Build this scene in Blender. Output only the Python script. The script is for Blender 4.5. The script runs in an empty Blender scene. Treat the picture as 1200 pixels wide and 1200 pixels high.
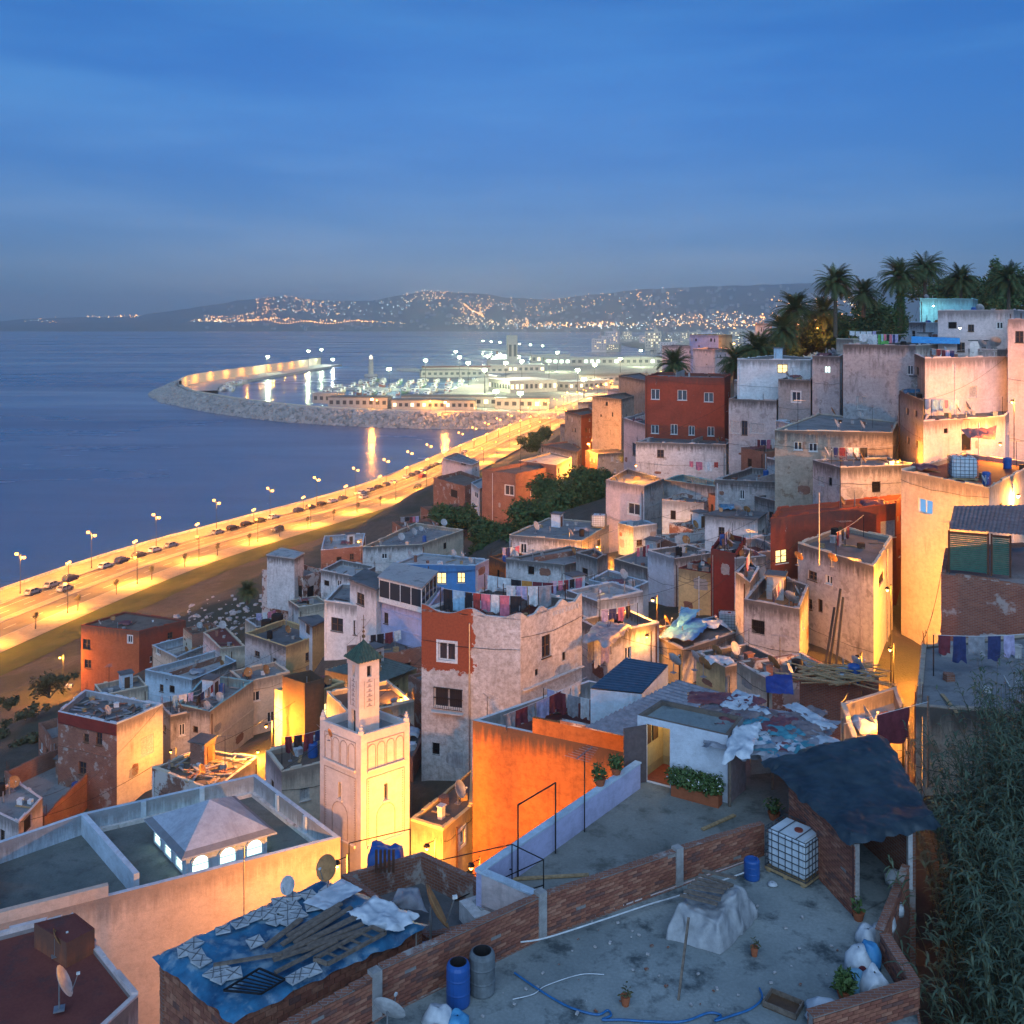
import bpy, bmesh, math, random
from mathutils import Vector, Matrix, noise
R = math.radians
rnd = random.Random(7)
scene = bpy.context.scene
COL = scene.collection

# ------------------------------------------------------------------ camera
H, F, HY = 68.0, 1152.0, 378.0            # eye height above the sea (m), focal length in photo pixels, horizon row
cd = bpy.data.cameras.new('camera'); cam = bpy.data.objects.new('camera', cd); COL.objects.link(cam)
cam.location = (0, 0, H); cam.rotation_euler = (R(90), 0, 0)
cd.sensor_width = 36; cd.lens = 36 * F / 1200; cd.shift_y = -(600 - HY) / 1200
cd.clip_start = 0.3; cd.clip_end = 60000
scene.camera = cam

# ------------------------------------------------------------------ sky, sun, exposure
SUN_EL, SUN_AZ = R(34), R(180)             # afterglow behind the camera
world = bpy.data.worlds.new('World'); scene.world = world; world.use_nodes = True
wt = world.node_tree; wt.nodes.clear()
def wn(t): return wt.nodes.new(t)
wo = wn('ShaderNodeOutputWorld'); wb = wn('ShaderNodeBackground'); sky = wn('ShaderNodeTexSky')
sky.sky_type = 'NISHITA'; sky.sun_disc = False; sky.sun_elevation = SUN_EL; sky.sun_rotation = SUN_AZ
sky.air_density = 1.0; sky.dust_density = 0.4; sky.ozone_density = 4.0; sky.altitude = 100
wb.inputs[1].default_value = 0.06
# camera white balance of the night exposure (cool), then thin long cloud streaks over the whole dome
wbal = wn('ShaderNodeMix'); wbal.data_type = 'RGBA'; wbal.blend_type = 'MULTIPLY'; wbal.inputs[0].default_value = 1
# the dome dims and loses blue towards the horizon all round (earth shadow at dusk)
tc = wn('ShaderNodeTexCoord'); sep = wn('ShaderNodeSeparateXYZ'); mr = wn('ShaderNodeMapRange'); mr.inputs['From Max'].default_value = 0.31; mr.interpolation_type = 'SMOOTHSTEP'
tint = wn('ShaderNodeMix'); tint.data_type = 'RGBA'; tint.inputs[6].default_value = (.31, .53, 1.0, 1); tint.inputs[7].default_value = (.20, .93, 1.78, 1)
wt.links.new(tc.outputs['Generated'], sep.inputs[0]); wt.links.new(sep.outputs[2], mr.inputs[0]); wt.links.new(mr.outputs[0], tint.inputs[0]); wt.links.new(tint.outputs[2], wbal.inputs[7])
mp = wn('ShaderNodeMapping'); mp.inputs['Scale'].default_value = (1.2, 1.0, 9.0)
mp.inputs['Rotation'].default_value = (R(6), R(9), 0)
nz = wn('ShaderNodeTexNoise'); nz.inputs['Scale'].default_value = 1.7; nz.inputs['Detail'].default_value = 6; nz.inputs['Roughness'].default_value = 0.55
rp = wn('ShaderNodeValToRGB'); rp.color_ramp.elements[0].position = 0.42; rp.color_ramp.elements[1].position = 0.74
rp.color_ramp.elements[1].color = (1, 1, 1, 1)
cm = wn('ShaderNodeMix'); cm.data_type = 'RGBA'; cm.blend_type = 'MIX'
cw = wn('ShaderNodeMix'); cw.data_type = 'RGBA'; cw.blend_type = 'MULTIPLY'; cw.inputs[0].default_value = 1
cw.inputs[7].default_value = (2.3, 1.42, 1.14, 1)
L = wt.links
L.new(sky.outputs[0], wbal.inputs[6]); L.new(tc.outputs['Generated'], mp.inputs[0]); L.new(mp.outputs[0], nz.inputs['Vector'])
L.new(nz.outputs[0], rp.inputs[0]); L.new(rp.outputs[0], cm.inputs[0])
L.new(wbal.outputs[2], cm.inputs[6]); L.new(wbal.outputs[2], cw.inputs[6]); L.new(cw.outputs[2], cm.inputs[7])
L.new(cm.outputs[2], wb.inputs[0]); L.new(wb.outputs[0], wo.inputs[0])

sl = bpy.data.lights.new('sun', 'SUN'); sl.energy = 2.7; sl.angle = R(85); sl.color = (0.56, 0.77, 1.0)
so = bpy.data.objects.new('sun', sl); COL.objects.link(so)
so.rotation_euler = (R(90) - SUN_EL, 0, 0); so.location = (0, -50, 200)

vs = scene.view_settings
vs.view_transform = 'Standard'; vs.look = 'None'; vs.gamma = 1; vs.use_curve_mapping = False
vs.exposure = 0.0
scene.cycles.use_denoising = True
try: scene.cycles.denoiser = 'OPENIMAGEDENOISE'
except Exception: pass
scene.cycles.max_bounces = 6; scene.cycles.diffuse_bounces = 3; scene.cycles.glossy_bounces = 3
scene.cycles.transparent_max_bounces = 6; scene.cycles.volume_bounces = 0
scene.cycles.sample_clamp_indirect = 4.0; scene.cycles.sample_clamp_direct = 0
scene.cycles.caustics_reflective = False; scene.cycles.caustics_refractive = False
SODIUM = (1.0, 0.345, 0.035); SODIUM2 = (1.0, 0.38, 0.05); COOLW = (0.85, 1.0, 0.60)

# ------------------------------------------------------------------ survey helpers: a bearing read off the photo to a place on the site
def PD(x, y, D): return Vector(((x - 600) / F * D, D, H - (y - HY) / F * D))
def PZ(x, y, z):
    D = (H - z) * F / (y - HY); return Vector(((x - 600) / F * D, D, z))
def PX(x, D, z): return Vector(((x - 600) / F * D, D, z))
def on_wall(x, y, p0, p1):
    d = Vector(((x - 600) / F, 1.0)); e = Vector((p1.x - p0.x, p1.y - p0.y))
    det = d.x * (-e.y) + e.x * d.y
    t = (p0.x * (-e.y) + e.x * p0.y) / det
    s = (d.x * p0.y - d.y * p0.x) / det
    return s * e.length, H - (y - HY) / F * t

# ------------------------------------------------------------------ materials
class NT:
    def __init__(s, name):
        s.m = bpy.data.materials.new(name); s.m.use_nodes = True; s.t = s.m.node_tree
        s.b = s.t.nodes['Principled BSDF']; s.out = s.t.nodes['Material Output']
    def n(s, t, **k):
        o = s.t.nodes.new(t)
        for a, v in k.items():
            if hasattr(o, a): setattr(o, a, v)
            else: o.inputs[a.replace('_', ' ')].default_value = v
        return o
    def l(s, a, b): s.t.links.new(a, b)
    def noise(s, vec, scale, detail=5, rough=.55):
        o = s.n('ShaderNodeTexNoise'); o.inputs['Scale'].default_value = scale
        o.inputs['Detail'].default_value = detail; o.inputs['Roughness'].default_value = rough
        s.l(vec, o.inputs['Vector']); return o.outputs[0]
    def ramp(s, fac, stops):
        o = s.n('ShaderNodeValToRGB'); r = o.color_ramp
        while len(r.elements) < len(stops): r.elements.new(.5)
        for e, (p, c) in zip(r.elements, stops):
            e.position = p; e.color = (c, c, c, 1) if isinstance(c, (int, float)) else (*c, 1)
        s.l(fac, o.inputs[0]); return o.outputs[0]
    def mix(s, fac, a, b, mode='MIX'):
        o = s.n('ShaderNodeMix'); o.data_type = 'RGBA'; o.blend_type = mode
        for v, i in ((fac, 0), (a, 6), (b, 7)):
            if isinstance(v, (int, float)): o.inputs[i].default_value = v
            elif isinstance(v, tuple): o.inputs[i].default_value = (*v[:3], 1)
            else: s.l(v, o.inputs[i])
        return o.outputs[2]
    def mapv(s, vec, sc=(1, 1, 1), rot=(0, 0, 0), loc=(0, 0, 0)):
        o = s.n('ShaderNodeMapping'); o.inputs['Scale'].default_value = sc
        o.inputs['Rotation'].default_value = rot; o.inputs['Location'].default_value = loc
        s.l(vec, o.inputs[0]); return o.outputs[0]
    def uv(s): return s.n('ShaderNodeUVMap').outputs[0]
    def pos(s): return s.n('ShaderNodeNewGeometry').outputs['Position']
    def obj(s): return s.n('ShaderNodeTexCoord').outputs['Object']
    def bump(s, h, strength=.3, dist=.02):
        o = s.n('ShaderNodeBump'); o.inputs['Strength'].default_value = strength; o.inputs['Distance'].default_value = dist
        s.l(h, o.inputs['Height']); s.l(o.outputs[0], s.b.inputs['Normal'])
    def col(s, c):
        if isinstance(c, tuple): s.b.inputs['Base Color'].default_value = (*c[:3], 1)
        else: s.l(c, s.b.inputs['Base Color'])
    def set(s, rough=None, metal=None, spec=None):
        if rough is not None: s.b.inputs['Roughness'].default_value = rough
        if metal is not None: s.b.inputs['Metallic'].default_value = metal
        if spec is not None: s.b.inputs['Specular IOR Level'].default_value = spec
MATS = {}
def dk(c, k): return tuple(min(1, v * k) for v in c)
def plaster(name, c, dirt=.6, peel=None, peel_at=.58, stain=(.06, .055, .05), seed=0):
    """limewash / paint on render: blotches, run-off streaks, flaked patches"""
    if name in MATS: return MATS[name]
    dirt = min(1, dirt * 1.35); s = NT(name); u = s.mapv(s.uv(), loc=(seed * 3.7, seed * 1.3, 0))
    big = s.noise(u, .45, 6, .6); fine = s.noise(u, 9, 4, .6)
    base = s.mix(s.ramp(big, [(.32, 0.0), (.68, 1.0)]), dk(c, .80), dk(c, 1.06))
    base = s.mix(s.ramp(fine, [(.35, .16), (.65, 0.0)]), base, dk(c, .55))
    if peel:
        pm = s.noise(u, .8, 8, .66)
        base = s.mix(s.ramp(pm, [(peel_at, 0.0), (peel_at + .03, 1.0)]), base, peel)
    st = s.noise(s.mapv(u, (1.7, .30, 1)), 1.0, 8, .70)
    where = s.noise(s.mapv(u, loc=(17, 5, 0)), .33, 3, .5)
    stm = s.mix(1.0, s.ramp(st, [(.50, 0.0), (.72, dirt)]), s.ramp(where, [(.44, 0.0), (.62, 1.0)]), 'MULTIPLY')
    base = s.mix(stm, base, dk(stain, 1.2))
    bl = s.noise(s.mapv(u, (1, .9, 1), loc=(3, 9, 0)), .8, 9, .74)
    base = s.mix(s.ramp(bl, [(.52, 0.0), (.70, dirt * .62)]), base, dk(c, .42))
    gr = s.noise(s.mapv(u, (1, 1.25, 1), loc=(2, 7, 0)), 2.6, 10, .78)
    base = s.mix(s.ramp(gr, [(.38, min(.6, .18 + dirt * .42)), (.55, 0.0)]), base, dk(c, .46))
    # black run-off under the wall top, where the rain crosses the parapet
    sp_ = s.n('ShaderNodeSeparateXYZ'); s.l(s.uv(), sp_.inputs[0]); mr_ = s.n('ShaderNodeMapRange'); mr_.inputs['From Min'].default_value = -1.8; mr_.inputs['From Max'].default_value = 0; s.l(sp_.outputs[1], mr_.inputs[0])
    lt_ = s.n('ShaderNodeMath'); lt_.operation = 'LESS_THAN'; lt_.inputs[1].default_value = .3; s.l(sp_.outputs[1], lt_.inputs[0])
    ro = s.noise(s.mapv(s.uv(), (1.6, .12, 1), loc=(seed, 0, 0)), 1.6, 9, .75)
    mm = s.n('ShaderNodeMath'); mm.operation = 'MULTIPLY_ADD'; s.l(mr_.outputs[0], mm.inputs[0]); mm.inputs[1].default_value = .62; s.l(ro, mm.inputs[2])
    k_ = s.mix(1.0, s.ramp(mm.outputs[0], [(.72, 0.0), (1.05, min(.85, dirt * 1.1))]), lt_.outputs[0], 'MULTIPLY')
    base = s.mix(k_, base, (.055, .052, .05))
    s.col(base); s.set(rough=.93, spec=.25); s.bump(s.noise(u, 11, 8, .75), .6, .03)
    MATS[name] = s.m; return s.m
def brickmat(name, c1=(.30, .125, .075), c2=(.22, .085, .055), mortar=(.25, .22, .2), w=.24, h=.085, wash=None, washat=.55):
    if name in MATS: return MATS[name]
    s = NT(name); u = s.uv()
    b = s.n('ShaderNodeTexBrick'); s.l(u, b.inputs['Vector'])
    b.inputs['Color1'].default_value = (*c1, 1); b.inputs['Color2'].default_value = (*c2, 1); b.inputs['Mortar'].default_value = (*mortar, 1)
    b.inputs['Scale'].default_value = 1; b.inputs['Mortar Size'].default_value = .009; b.inputs['Brick Width'].default_value = w; b.inputs['Row Height'].default_value = h
    big = s.noise(u, .5, 6, .65)
    c = s.mix(s.ramp(big, [(.4, 0.0), (.7, .5)]), b.outputs[0], dk(c2, .55))
    if wash:
        c = s.mix(s.ramp(s.noise(u, .6, 8, .68), [(washat, 0.0), (washat + .05, .95)]), c, wash)
    s.col(c); s.set(rough=.92, spec=.2)
    s.bump(s.mix(.3, s.ramp(b.outputs[1], [(0, 1.0), (1, 0.0)]), s.noise(u, 30)), .7, .012)
    MATS[name] = s.m; return s.m
def ground(name, c, c2, scale=.35, stain=(.04, .045, .05), amt=.6, bump=.4):
    """flat roofs, slabs, soil: world-placed blotches and puddle stains"""
    if name in MATS: return MATS[name]
    s = NT(name); p = s.pos()
    a = s.noise(p, scale, 8, .62); b = s.noise(s.mapv(p, loc=(31, 7, 3)), scale * 2.6, 8, .7); f = s.noise(p, 12, 4, .6)
    k = s.mix(s.ramp(a, [(.35, 0.0), (.65, 1.0)]), c, c2)
    k = s.mix(s.ramp(b, [(.52, 0.0), (.66, amt)]), k, stain)
    k = s.mix(s.ramp(f, [(.4, .22), (.62, 0.0)]), k, dk(c, .45))
    s.col(k); s.set(rough=.88, spec=.3); s.bump(s.noise(p, 16, 6, .7), bump, .02)
    MATS[name] = s.m; return s.m
def simple(name, c, rough=.6, metal=0, var=.25, scale=6, bump=.15, spec=.4):
    if name in MATS: return MATS[name]
    s = NT(name); p = s.obj(); n = s.noise(p, scale, 5, .6)
    s.col(s.mix(s.ramp(n, [(.35, 0.0), (.68, 1.0)]), dk(c, 1 - var), dk(c, 1 + var * .4))); s.set(rough=rough, metal=metal, spec=spec)
    if bump: s.bump(s.noise(p, scale * 4, 4, .6), bump, .01)
    MATS[name] = s.m; return s.m
def emit(name, c, k):
    if name in MATS: return MATS[name]
    s = NT(name); s.col((.02, .02, .02)); s.b.inputs['Emission Color'].default_value = (*c, 1); s.b.inputs['Emission Strength'].default_value = k
    MATS[name] = s.m; return s.m
def glassy(name, c=(.03, .035, .045), rough=.08):
    if name in MATS: return MATS[name]
    s = NT(name); s.col(c); s.set(rough=rough, spec=.8); s.bump(s.noise(s.pos(), 1.5), .05, .02); MATS[name] = s.m; return s.m

# ------------------------------------------------------------------ mesh helpers
class MB:
    def __init__(s): s.v = []; s.f = []; s.uv = []; s.mi = []; s.sm = []
    def face(s, pts, mi=0, uv=None, sm=False):
        i = len(s.v); s.v += [Vector(p) for p in pts]; s.f.append(list(range(i, i + len(pts))))
        if uv is None:
            a, b, c = [Vector(p) for p in pts[:3]]; nrm = (b - a).cross(c - a)
            ax, ay, az = abs(nrm.x), abs(nrm.y), abs(nrm.z)
            if az >= ax and az >= ay: uv = [(p[0], p[1]) for p in pts]
            elif ax >= ay: uv = [(p[1], p[2]) for p in pts]
            else: uv = [(p[0], p[2]) for p in pts]
        s.uv.append(uv); s.mi.append(mi); s.sm.append(sm); return s
    def box(s, c, d, rz=0, mi=0, M=None):
        c = Vector(c); hx, hy, hz = d[0] / 2, d[1] / 2, d[2] / 2
        m = M if M is not None else Matrix.Rotation(rz, 3, 'Z')
        P = [c + m @ Vector((x * hx, y * hy, z * hz)) for x in (-1, 1) for y in (-1, 1) for z in (-1, 1)]
        for q in ((0, 2, 3, 1), (4, 5, 7, 6), (0, 1, 5, 4), (2, 6, 7, 3), (0, 4, 6, 2), (1, 3, 7, 5)):
            s.face([P[i] for i in q[::-1]], mi)
        return s
    def bar(s, a, b, w, h=None, mi=0):
        a, b = Vector(a), Vector(b); h = h or w; z = (b - a)
        if z.length < 1e-5: return s
        q = z.to_track_quat('Z', 'Y').to_matrix()
        return s.box((a + b) / 2, (w, h, z.length), M=q, mi=mi)
    def cyl(s, a, b, r0, r1=None, n=8, mi=0, caps=True, sm=True):
        a, b = Vector(a), Vector(b); r1 = r0 if r1 is None else r1
        q = (b - a).to_track_quat('Z', 'Y').to_matrix(); L_ = (b - a).length
        ra = [a + q @ Vector((math.cos(t) * r0, math.sin(t) * r0, 0)) for t in [2 * math.pi * i / n for i in range(n)]]
        rb = [b + q @ Vector((math.cos(t) * r1, math.sin(t) * r1, 0)) for t in [2 * math.pi * i / n for i in range(n)]]
        for i in range(n):
            j = (i + 1) % n; s.face([ra[i], ra[j], rb[j], rb[i]], mi, [(i / n, 0), ((i + 1) / n, 0), ((i + 1) / n, L_), (i / n, L_)], sm)
        if caps: s.face(rb, mi); s.face(ra[::-1], mi)
        return s
    def lathe(s, prof, c, n=12, mi=0, M=None, sm=True):
        c = Vector(c); M = M or Matrix.Identity(3)
        rings = [[c + M @ Vector((r * math.cos(2 * math.pi * i / n), r * math.sin(2 * math.pi * i / n), z)) for i in range(n)] for r, z in prof]
        for k in range(len(rings) - 1):
            for i in range(n):
                j = (i + 1) % n; s.face([rings[k][i], rings[k][j], rings[k + 1][j], rings[k + 1][i]], mi, sm=sm)
        return s
    def tube(s, pts, r, n=6, mi=0):
        for a, b in zip(pts[:-1], pts[1:]): s.cyl(a, b, r, r, n, mi, caps=True)
        return s
    def prism(s, poly, z0, z1, mi=0, top=None):
        n = len(poly)
        for i in range(n):
            a, b = poly[i], poly[(i + 1) % n]; d = (Vector(b[:2]) - Vector(a[:2])).length
            s.face([(a[0], a[1], z0), (b[0], b[1], z0), (b[0], b[1], z1), (a[0], a[1], z1)], mi, [(0, z0), (d, z0), (d, z1), (0, z1)])
        s.face([(p[0], p[1], z1) for p in poly], mi if top is None else top)
        return s
    def grid(s, fn, nu, nv, mi=0, sm=True, uvs=1):
        g = [[Vector(fn(i / nu, j / nv)) for j in range(nv + 1)] for i in range(nu + 1)]
        for i in range(nu):
            for j in range(nv):
                s.face([g[i][j], g[i + 1][j], g[i + 1][j + 1], g[i][j + 1]], mi,
                       [(i / nu * uvs, j / nv * uvs), ((i + 1) / nu * uvs, j / nv * uvs), ((i + 1) / nu * uvs, (j + 1) / nv * uvs), (i / nu * uvs, (j + 1) / nv * uvs)], sm)
        return s
    def mesh(s, name, mats, o=Vector((0, 0, 0)), merge=False):
        me = bpy.data.meshes.new(name); me.from_pydata([tuple(v - o) for v in s.v], [], s.f)
        ul = me.uv_layers.new(name='UVMap'); fl = [c for u in s.uv for p in u for c in p]; ul.data.foreach_set('uv', fl)
        for m in mats: me.materials.append(m)
        me.polygons.foreach_set('material_index', s.mi); me.polygons.foreach_set('use_smooth', s.sm)
        if merge:
            b = bmesh.new(); b.from_mesh(me); bmesh.ops.remove_doubles(b, verts=b.verts, dist=1e-4); b.to_mesh(me); b.free()
        me.update(); return me
    def build(s, name, mats, parent=None, o=Vector((0, 0, 0)), merge=False):
        if not isinstance(mats, (list, tuple)): mats = [mats]
        ob = bpy.data.objects.new(name, s.mesh(name, mats, o, merge)); COL.objects.link(ob)
        if parent is not None: ob.parent = parent
        else: ob.location = o
        return ob
def tag(o, label=None, cat=None, group=None, kind=None):
    if label: o['label'] = label
    if cat: o['category'] = cat
    if group: o['group'] = group
    if kind: o['kind'] = kind
    return o
def thing(name, label, cat, loc=(0, 0, 0), group=None, rz=0):
    o = bpy.data.objects.new(name, None); COL.objects.link(o); o.location = loc; o.rotation_euler = (0, 0, rz); o.empty_display_size = .2
    return tag(o, label, cat, group)
def copy_tree(o, parent=None):
    c = o.copy(); COL.objects.link(c); c.parent = parent
    for ch in o.children: copy_tree(ch, c)
    return c
def lamp_light(parent, loc, power, color, radius=.15, name='lamp_light'):
    ld = bpy.data.lights.new(name, 'POINT'); ld.energy = power; ld.color = color; ld.shadow_soft_size = radius
    o = bpy.data.objects.new(name, ld); COL.objects.link(o); o.parent = parent; o.location = loc; return o
def structure(name, mb, mats, merge=False): return tag(mb.build(name, mats, merge=merge), kind='structure')

GROUND_PTS = []       # (x, y, z) collected from the houses, used to lay the hillside under them
# ------------------------------------------------------------------ shared materials
WHITE = plaster('white_limewash', (.74, .73, .72), .45, seed=1)
WHITE2 = plaster('grey_white_limewash', (.64, .63, .62), .75, peel=(.36, .33, .30), peel_at=.60, seed=2)
BLUEWH = plaster('blue_tinted_limewash', (.52, .63, .72), .4, seed=3)
CONC = plaster('bare_concrete_render', (.38, .365, .35), .7, seed=4)
CONC2 = plaster('weathered_concrete_render', (.50, .48, .47), .85, peel=(.30, .28, .27), peel_at=.57, seed=5)
CREAM = plaster('cream_render', (.68, .58, .45), .4, seed=6)
YELLOW = plaster('ochre_and_lamplit_render', (.66, .50, .25), .4, seed=7)
PINKW = plaster('pink_and_lamplit_render', (.72, .60, .58), .45, seed=8)
ORANGE = plaster('orange_and_lamplit_paint', (.46, .16, .05), .75, peel=(.40, .24, .15), peel_at=.70, stain=(.12, .05, .025), seed=9)
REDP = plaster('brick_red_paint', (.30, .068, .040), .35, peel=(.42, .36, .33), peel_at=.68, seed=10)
REDP2 = plaster('maroon_paint', (.20, .035, .030), .3, seed=11)
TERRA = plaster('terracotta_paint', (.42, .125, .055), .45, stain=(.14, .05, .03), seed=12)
LILAC = plaster('lilac_paint', (.50, .50, .70), .3, seed=13)
BLUEP = plaster('bright_blue_paint', (.10, .30, .62), .25, seed=14)
TURQ = plaster('turquoise_paint', (.24, .46, .50), .4, seed=15)
BRICKM = brickmat('hollow_brick')
BRICKW = brickmat('hollow_brick_smeared', wash=(.36, .32, .29), washat=.56)
BRICKP = brickmat('brick_under_limewash', wash=(.55, .50, .46), washat=.47)
BROWNW = plaster('stained_tan_render', (.44, .36, .28), .8, peel=(.24, .17, .12), peel_at=.58, seed=16)
ROOFG = ground('grey_roof_screed', (.17, .175, .18), (.26, .26, .26))
ROOFD = ground('dark_roof_screed', (.09, .095, .10), (.16, .16, .165))
ROOFR = ground('red_roof_paint', (.13, .035, .03), (.20, .06, .045))
ROOFB = ground('brown_roof_screed', (.12, .09, .07), (.19, .15, .12))
ROOFL = ground('pale_roof_screed', (.30, .31, .32), (.40, .40, .39))
FRAMEW = simple('white_window_frame', (.7, .7, .68), .5)
FRAMEB = simple('brown_wood_frame', (.10, .055, .03), .6)
IRON = simple('dark_iron', (.03, .03, .032), .55, .6)
RUST = simple('rusty_iron', (.11, .05, .03), .8, .3)
GLASS = glassy('window_glass')
DARK = simple('unlit_interior', (.012, .011, .012), .9, bump=0)
LITW = emit('lit_window_warm', (1.0, .74, .30), 2.2)
LITC = emit('lit_window_cool', (.80, 1.0, .92), 2.0)
LITB = emit('lit_window_blue', (.12, .45, .9), .9)
GREYM = simple('galvanised_metal', (.35, .36, .37), .45, .7)
PLASW = simple('white_plastic', (.62, .64, .65), .5)
WOOD = simple('grey_weathered_wood', (.17, .13, .10), .85, 0, .4, 9)
WOODY = simple('pale_scrap_wood', (.40, .27, .14), .85, 0, .4, 9)
SHUTW = simple('painted_shutter', (.55, .54, .52), .6)

def inset(poly, t):
    n = len(poly); out = []
    for i in range(n):
        p, a, b = poly[i], poly[i - 1], poly[(i + 1) % n]
        e1 = (p - a).normalized(); e2 = (b - p).normalized()
        n1 = Vector((-e1.y, e1.x)); n2 = Vector((-e2.y, e2.x)); m = n1 + n2
        k = max(.35, m.length_squared / 2)
        out.append(p + m * (t / k))
    return out
class Wall:
    """local frame of a facade: u along, v up, d outward"""
    def __init__(s, p0, p1): s.p0 = Vector((p0.x, p0.y, 0)); e = Vector((p1.x - p0.x, p1.y - p0.y, 0)); s.len = e.length; s.e = e.normalized(); s.n = Vector((s.e.y, -s.e.x, 0)); s.a, s.b = p0, p1
    def at(s, u, v, d=0): return s.p0 + s.e * u + s.n * d + Vector((0, 0, v))
    def bx(s, mb, u0, u1, v0, v1, d0, d1, mi=0):
        P = [s.at(u, v, d) for u in (u0, u1) for d in (d0, d1) for v in (v0, v1)]
        for q in ((0, 1, 3, 2), (4, 6, 7, 5), (0, 4, 5, 1), (2, 3, 7, 6), (0, 2, 6, 4), (1, 5, 7, 3)): mb.face([P[i] for i in q[::-1]], mi)
    def px(s, x0, y0, x1, y1):
        xc, yc = (x0 + x1) / 2, (y0 + y1) / 2
        u0 = on_wall(x0, yc, s.a, s.b)[0]; u1 = on_wall(x1, yc, s.a, s.b)[0]
        v1 = on_wall(xc, y0, s.a, s.b)[1]; v0 = on_wall(xc, y1, s.a, s.b)[1]
        return min(u0, u1), max(u0, u1), v0, v1
def panel(mb, w, z0, z1, ops, mi=0, rev=.14, uo=0, vo=0):
    us = sorted({0, w.len, *[o[0] for o in ops], *[o[1] for o in ops]}); vs_ = sorted({z0, z1, *[o[2] for o in ops], *[o[3] for o in ops]})
    for a, b in zip(us[:-1], us[1:]):
        for c, d in zip(vs_[:-1], vs_[1:]):
            um, vm = (a + b) / 2, (c + d) / 2
            if any(o[0] < um < o[1] and o[2] < vm < o[3] for o in ops): continue
            mb.face([w.at(a, c), w.at(b, c), w.at(b, d), w.at(a, d)], mi, [(a + uo, c - vo), (b + uo, c - vo), (b + uo, d - vo), (a + uo, d - vo)])
    for (a, b, c, d) in ops:
        for q in ([(a, c, 0), (b, c, 0), (b, c, -rev), (a, c, -rev)], [(a, d, -rev), (b, d, -rev), (b, d, 0), (a, d, 0)],
                  [(a, c, -rev), (a, d, -rev), (a, d, 0), (a, c, 0)], [(b, c, 0), (b, d, 0), (b, d, -rev), (b, c, -rev)]):
            mb.face([w.at(*p) for p in q], mi)
def window(w, u0, u1, v0, v1, style, root, o, rev=.14):
    fr = {'w': FRAMEW, 'lit': FRAMEB, 'litc': FRAMEW, 'litb': FRAMEW, 'd': FRAMEB, 'grille': FRAMEW, 'ws': FRAMEW, 'hole': FRAMEB, 'shut': SHUTW, 'door': FRAMEB, 'bars': IRON}[style]
    pane = {'lit': LITW, 'litc': LITC, 'litb': LITB, 'hole': DARK, 'bars': DARK}.get(style, GLASS)
    m = MB(); t = min(.07, (u1 - u0) * .12)
    if style == 'door':
        w.bx(m, u0, u1, v0, v1, -rev, -rev + .05); w.bx(m, u0 + t, u1 - t, v0 + .15, v0 + (v1 - v0) * .45, -rev + .05, -rev + .07); w.bx(m, u0 + t, u1 - t, v0 + (v1 - v0) * .53, v1 - .15, -rev + .05, -rev + .07)
        f = m.build('door', fr, root, o)
        k = MB(); w.bx(k, u1 - .16, u1 - .1, v0 + .95, v0 + 1.07, -rev + .07, -rev + .12); k.build('handle', GREYM, f, o); return f
    d0, d1 = -rev + .01, -rev + .07
    for q in ((u0, u0 + t, v0, v1), (u1 - t, u1, v0, v1), (u0 + t, u1 - t, v1 - t, v1), (u0 + t, u1 - t, v0, v0 + t)): w.bx(m, *q, d0, d1)
    um = (u0 + u1) / 2
    if style in ('w', 'ws', 'd', 'lit', 'litc', 'grille', 'litb'):
        w.bx(m, um - t * .6, um + t * .6, v0 + t, v1 - t, d0, d1 - .01)
        if style in ('lit', 'litc', 'd'): w.bx(m, u0 + t, um - t * .6, (v0 + v1) / 2 - .02, (v0 + v1) / 2 + .02, d0, d1 - .015); w.bx(m, um + t * .6, u1 - t, (v0 + v1) / 2 - .02, (v0 + v1) / 2 + .02, d0, d1 - .015)
    if style == 'ws':
        s = .14
        for q in ((u0 - s, u0 - .002, v0 - s, v1 + s), (u1 + .002, u1 + s, v0 - s, v1 + s), (u0 - .002, u1 + .002, v1 + .002, v1 + s), (u0 - .002, u1 + .002, v0 - s, v0 - .002)): w.bx(m, *q, 0.002, .045)
    if style == 'shut':
        for a, b in ((u0 + t, um - .01), (um + .01, u1 - t)):
            k = v0 + t
            while k < v1 - t - .04: w.bx(m, a, b, k, k + .05, d0 + .01, d1 - .02); k += .075
    f = m.build('window', fr, root, o)
    p = MB(); p.face([w.at(u0, v0, -rev + .005), w.at(u1, v0, -rev + .005), w.at(u1, v1, -rev + .005), w.at(u0, v1, -rev + .005)]); p.build('pane', pane, f, o)
    if style in ('grille', 'bars'):
        g = MB(); n = max(3, int((u1 - u0) / .14)); dd = .10 if style == 'grille' else -.02
        for i in range(n + 1): uu = u0 + (u1 - u0) * i / n; w.bx(g, uu - .012, uu + .012, v0 - .05, v1 + .03, dd, dd + .02)
        for vv in (v0 - .04, (v0 + v1) / 2, v1 + .02): w.bx(g, u0 - .02, u1 + .02, vv - .012, vv + .012, dd - (.09 if style == 'grille' else 0), dd + .03)
        g.build('grille', IRON, f, o)
    if style in ('w', 'd', 'lit', 'litc', 'shut', 'grille'):
        s = MB(); w.bx(s, u0 - .06, u1 + .06, v0 - .06, v0 - .002, .002, .08); s.build('sill', fr if style != 'lit' else FRAMEW, f, o)
    return f
HOUSES = {}
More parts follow.
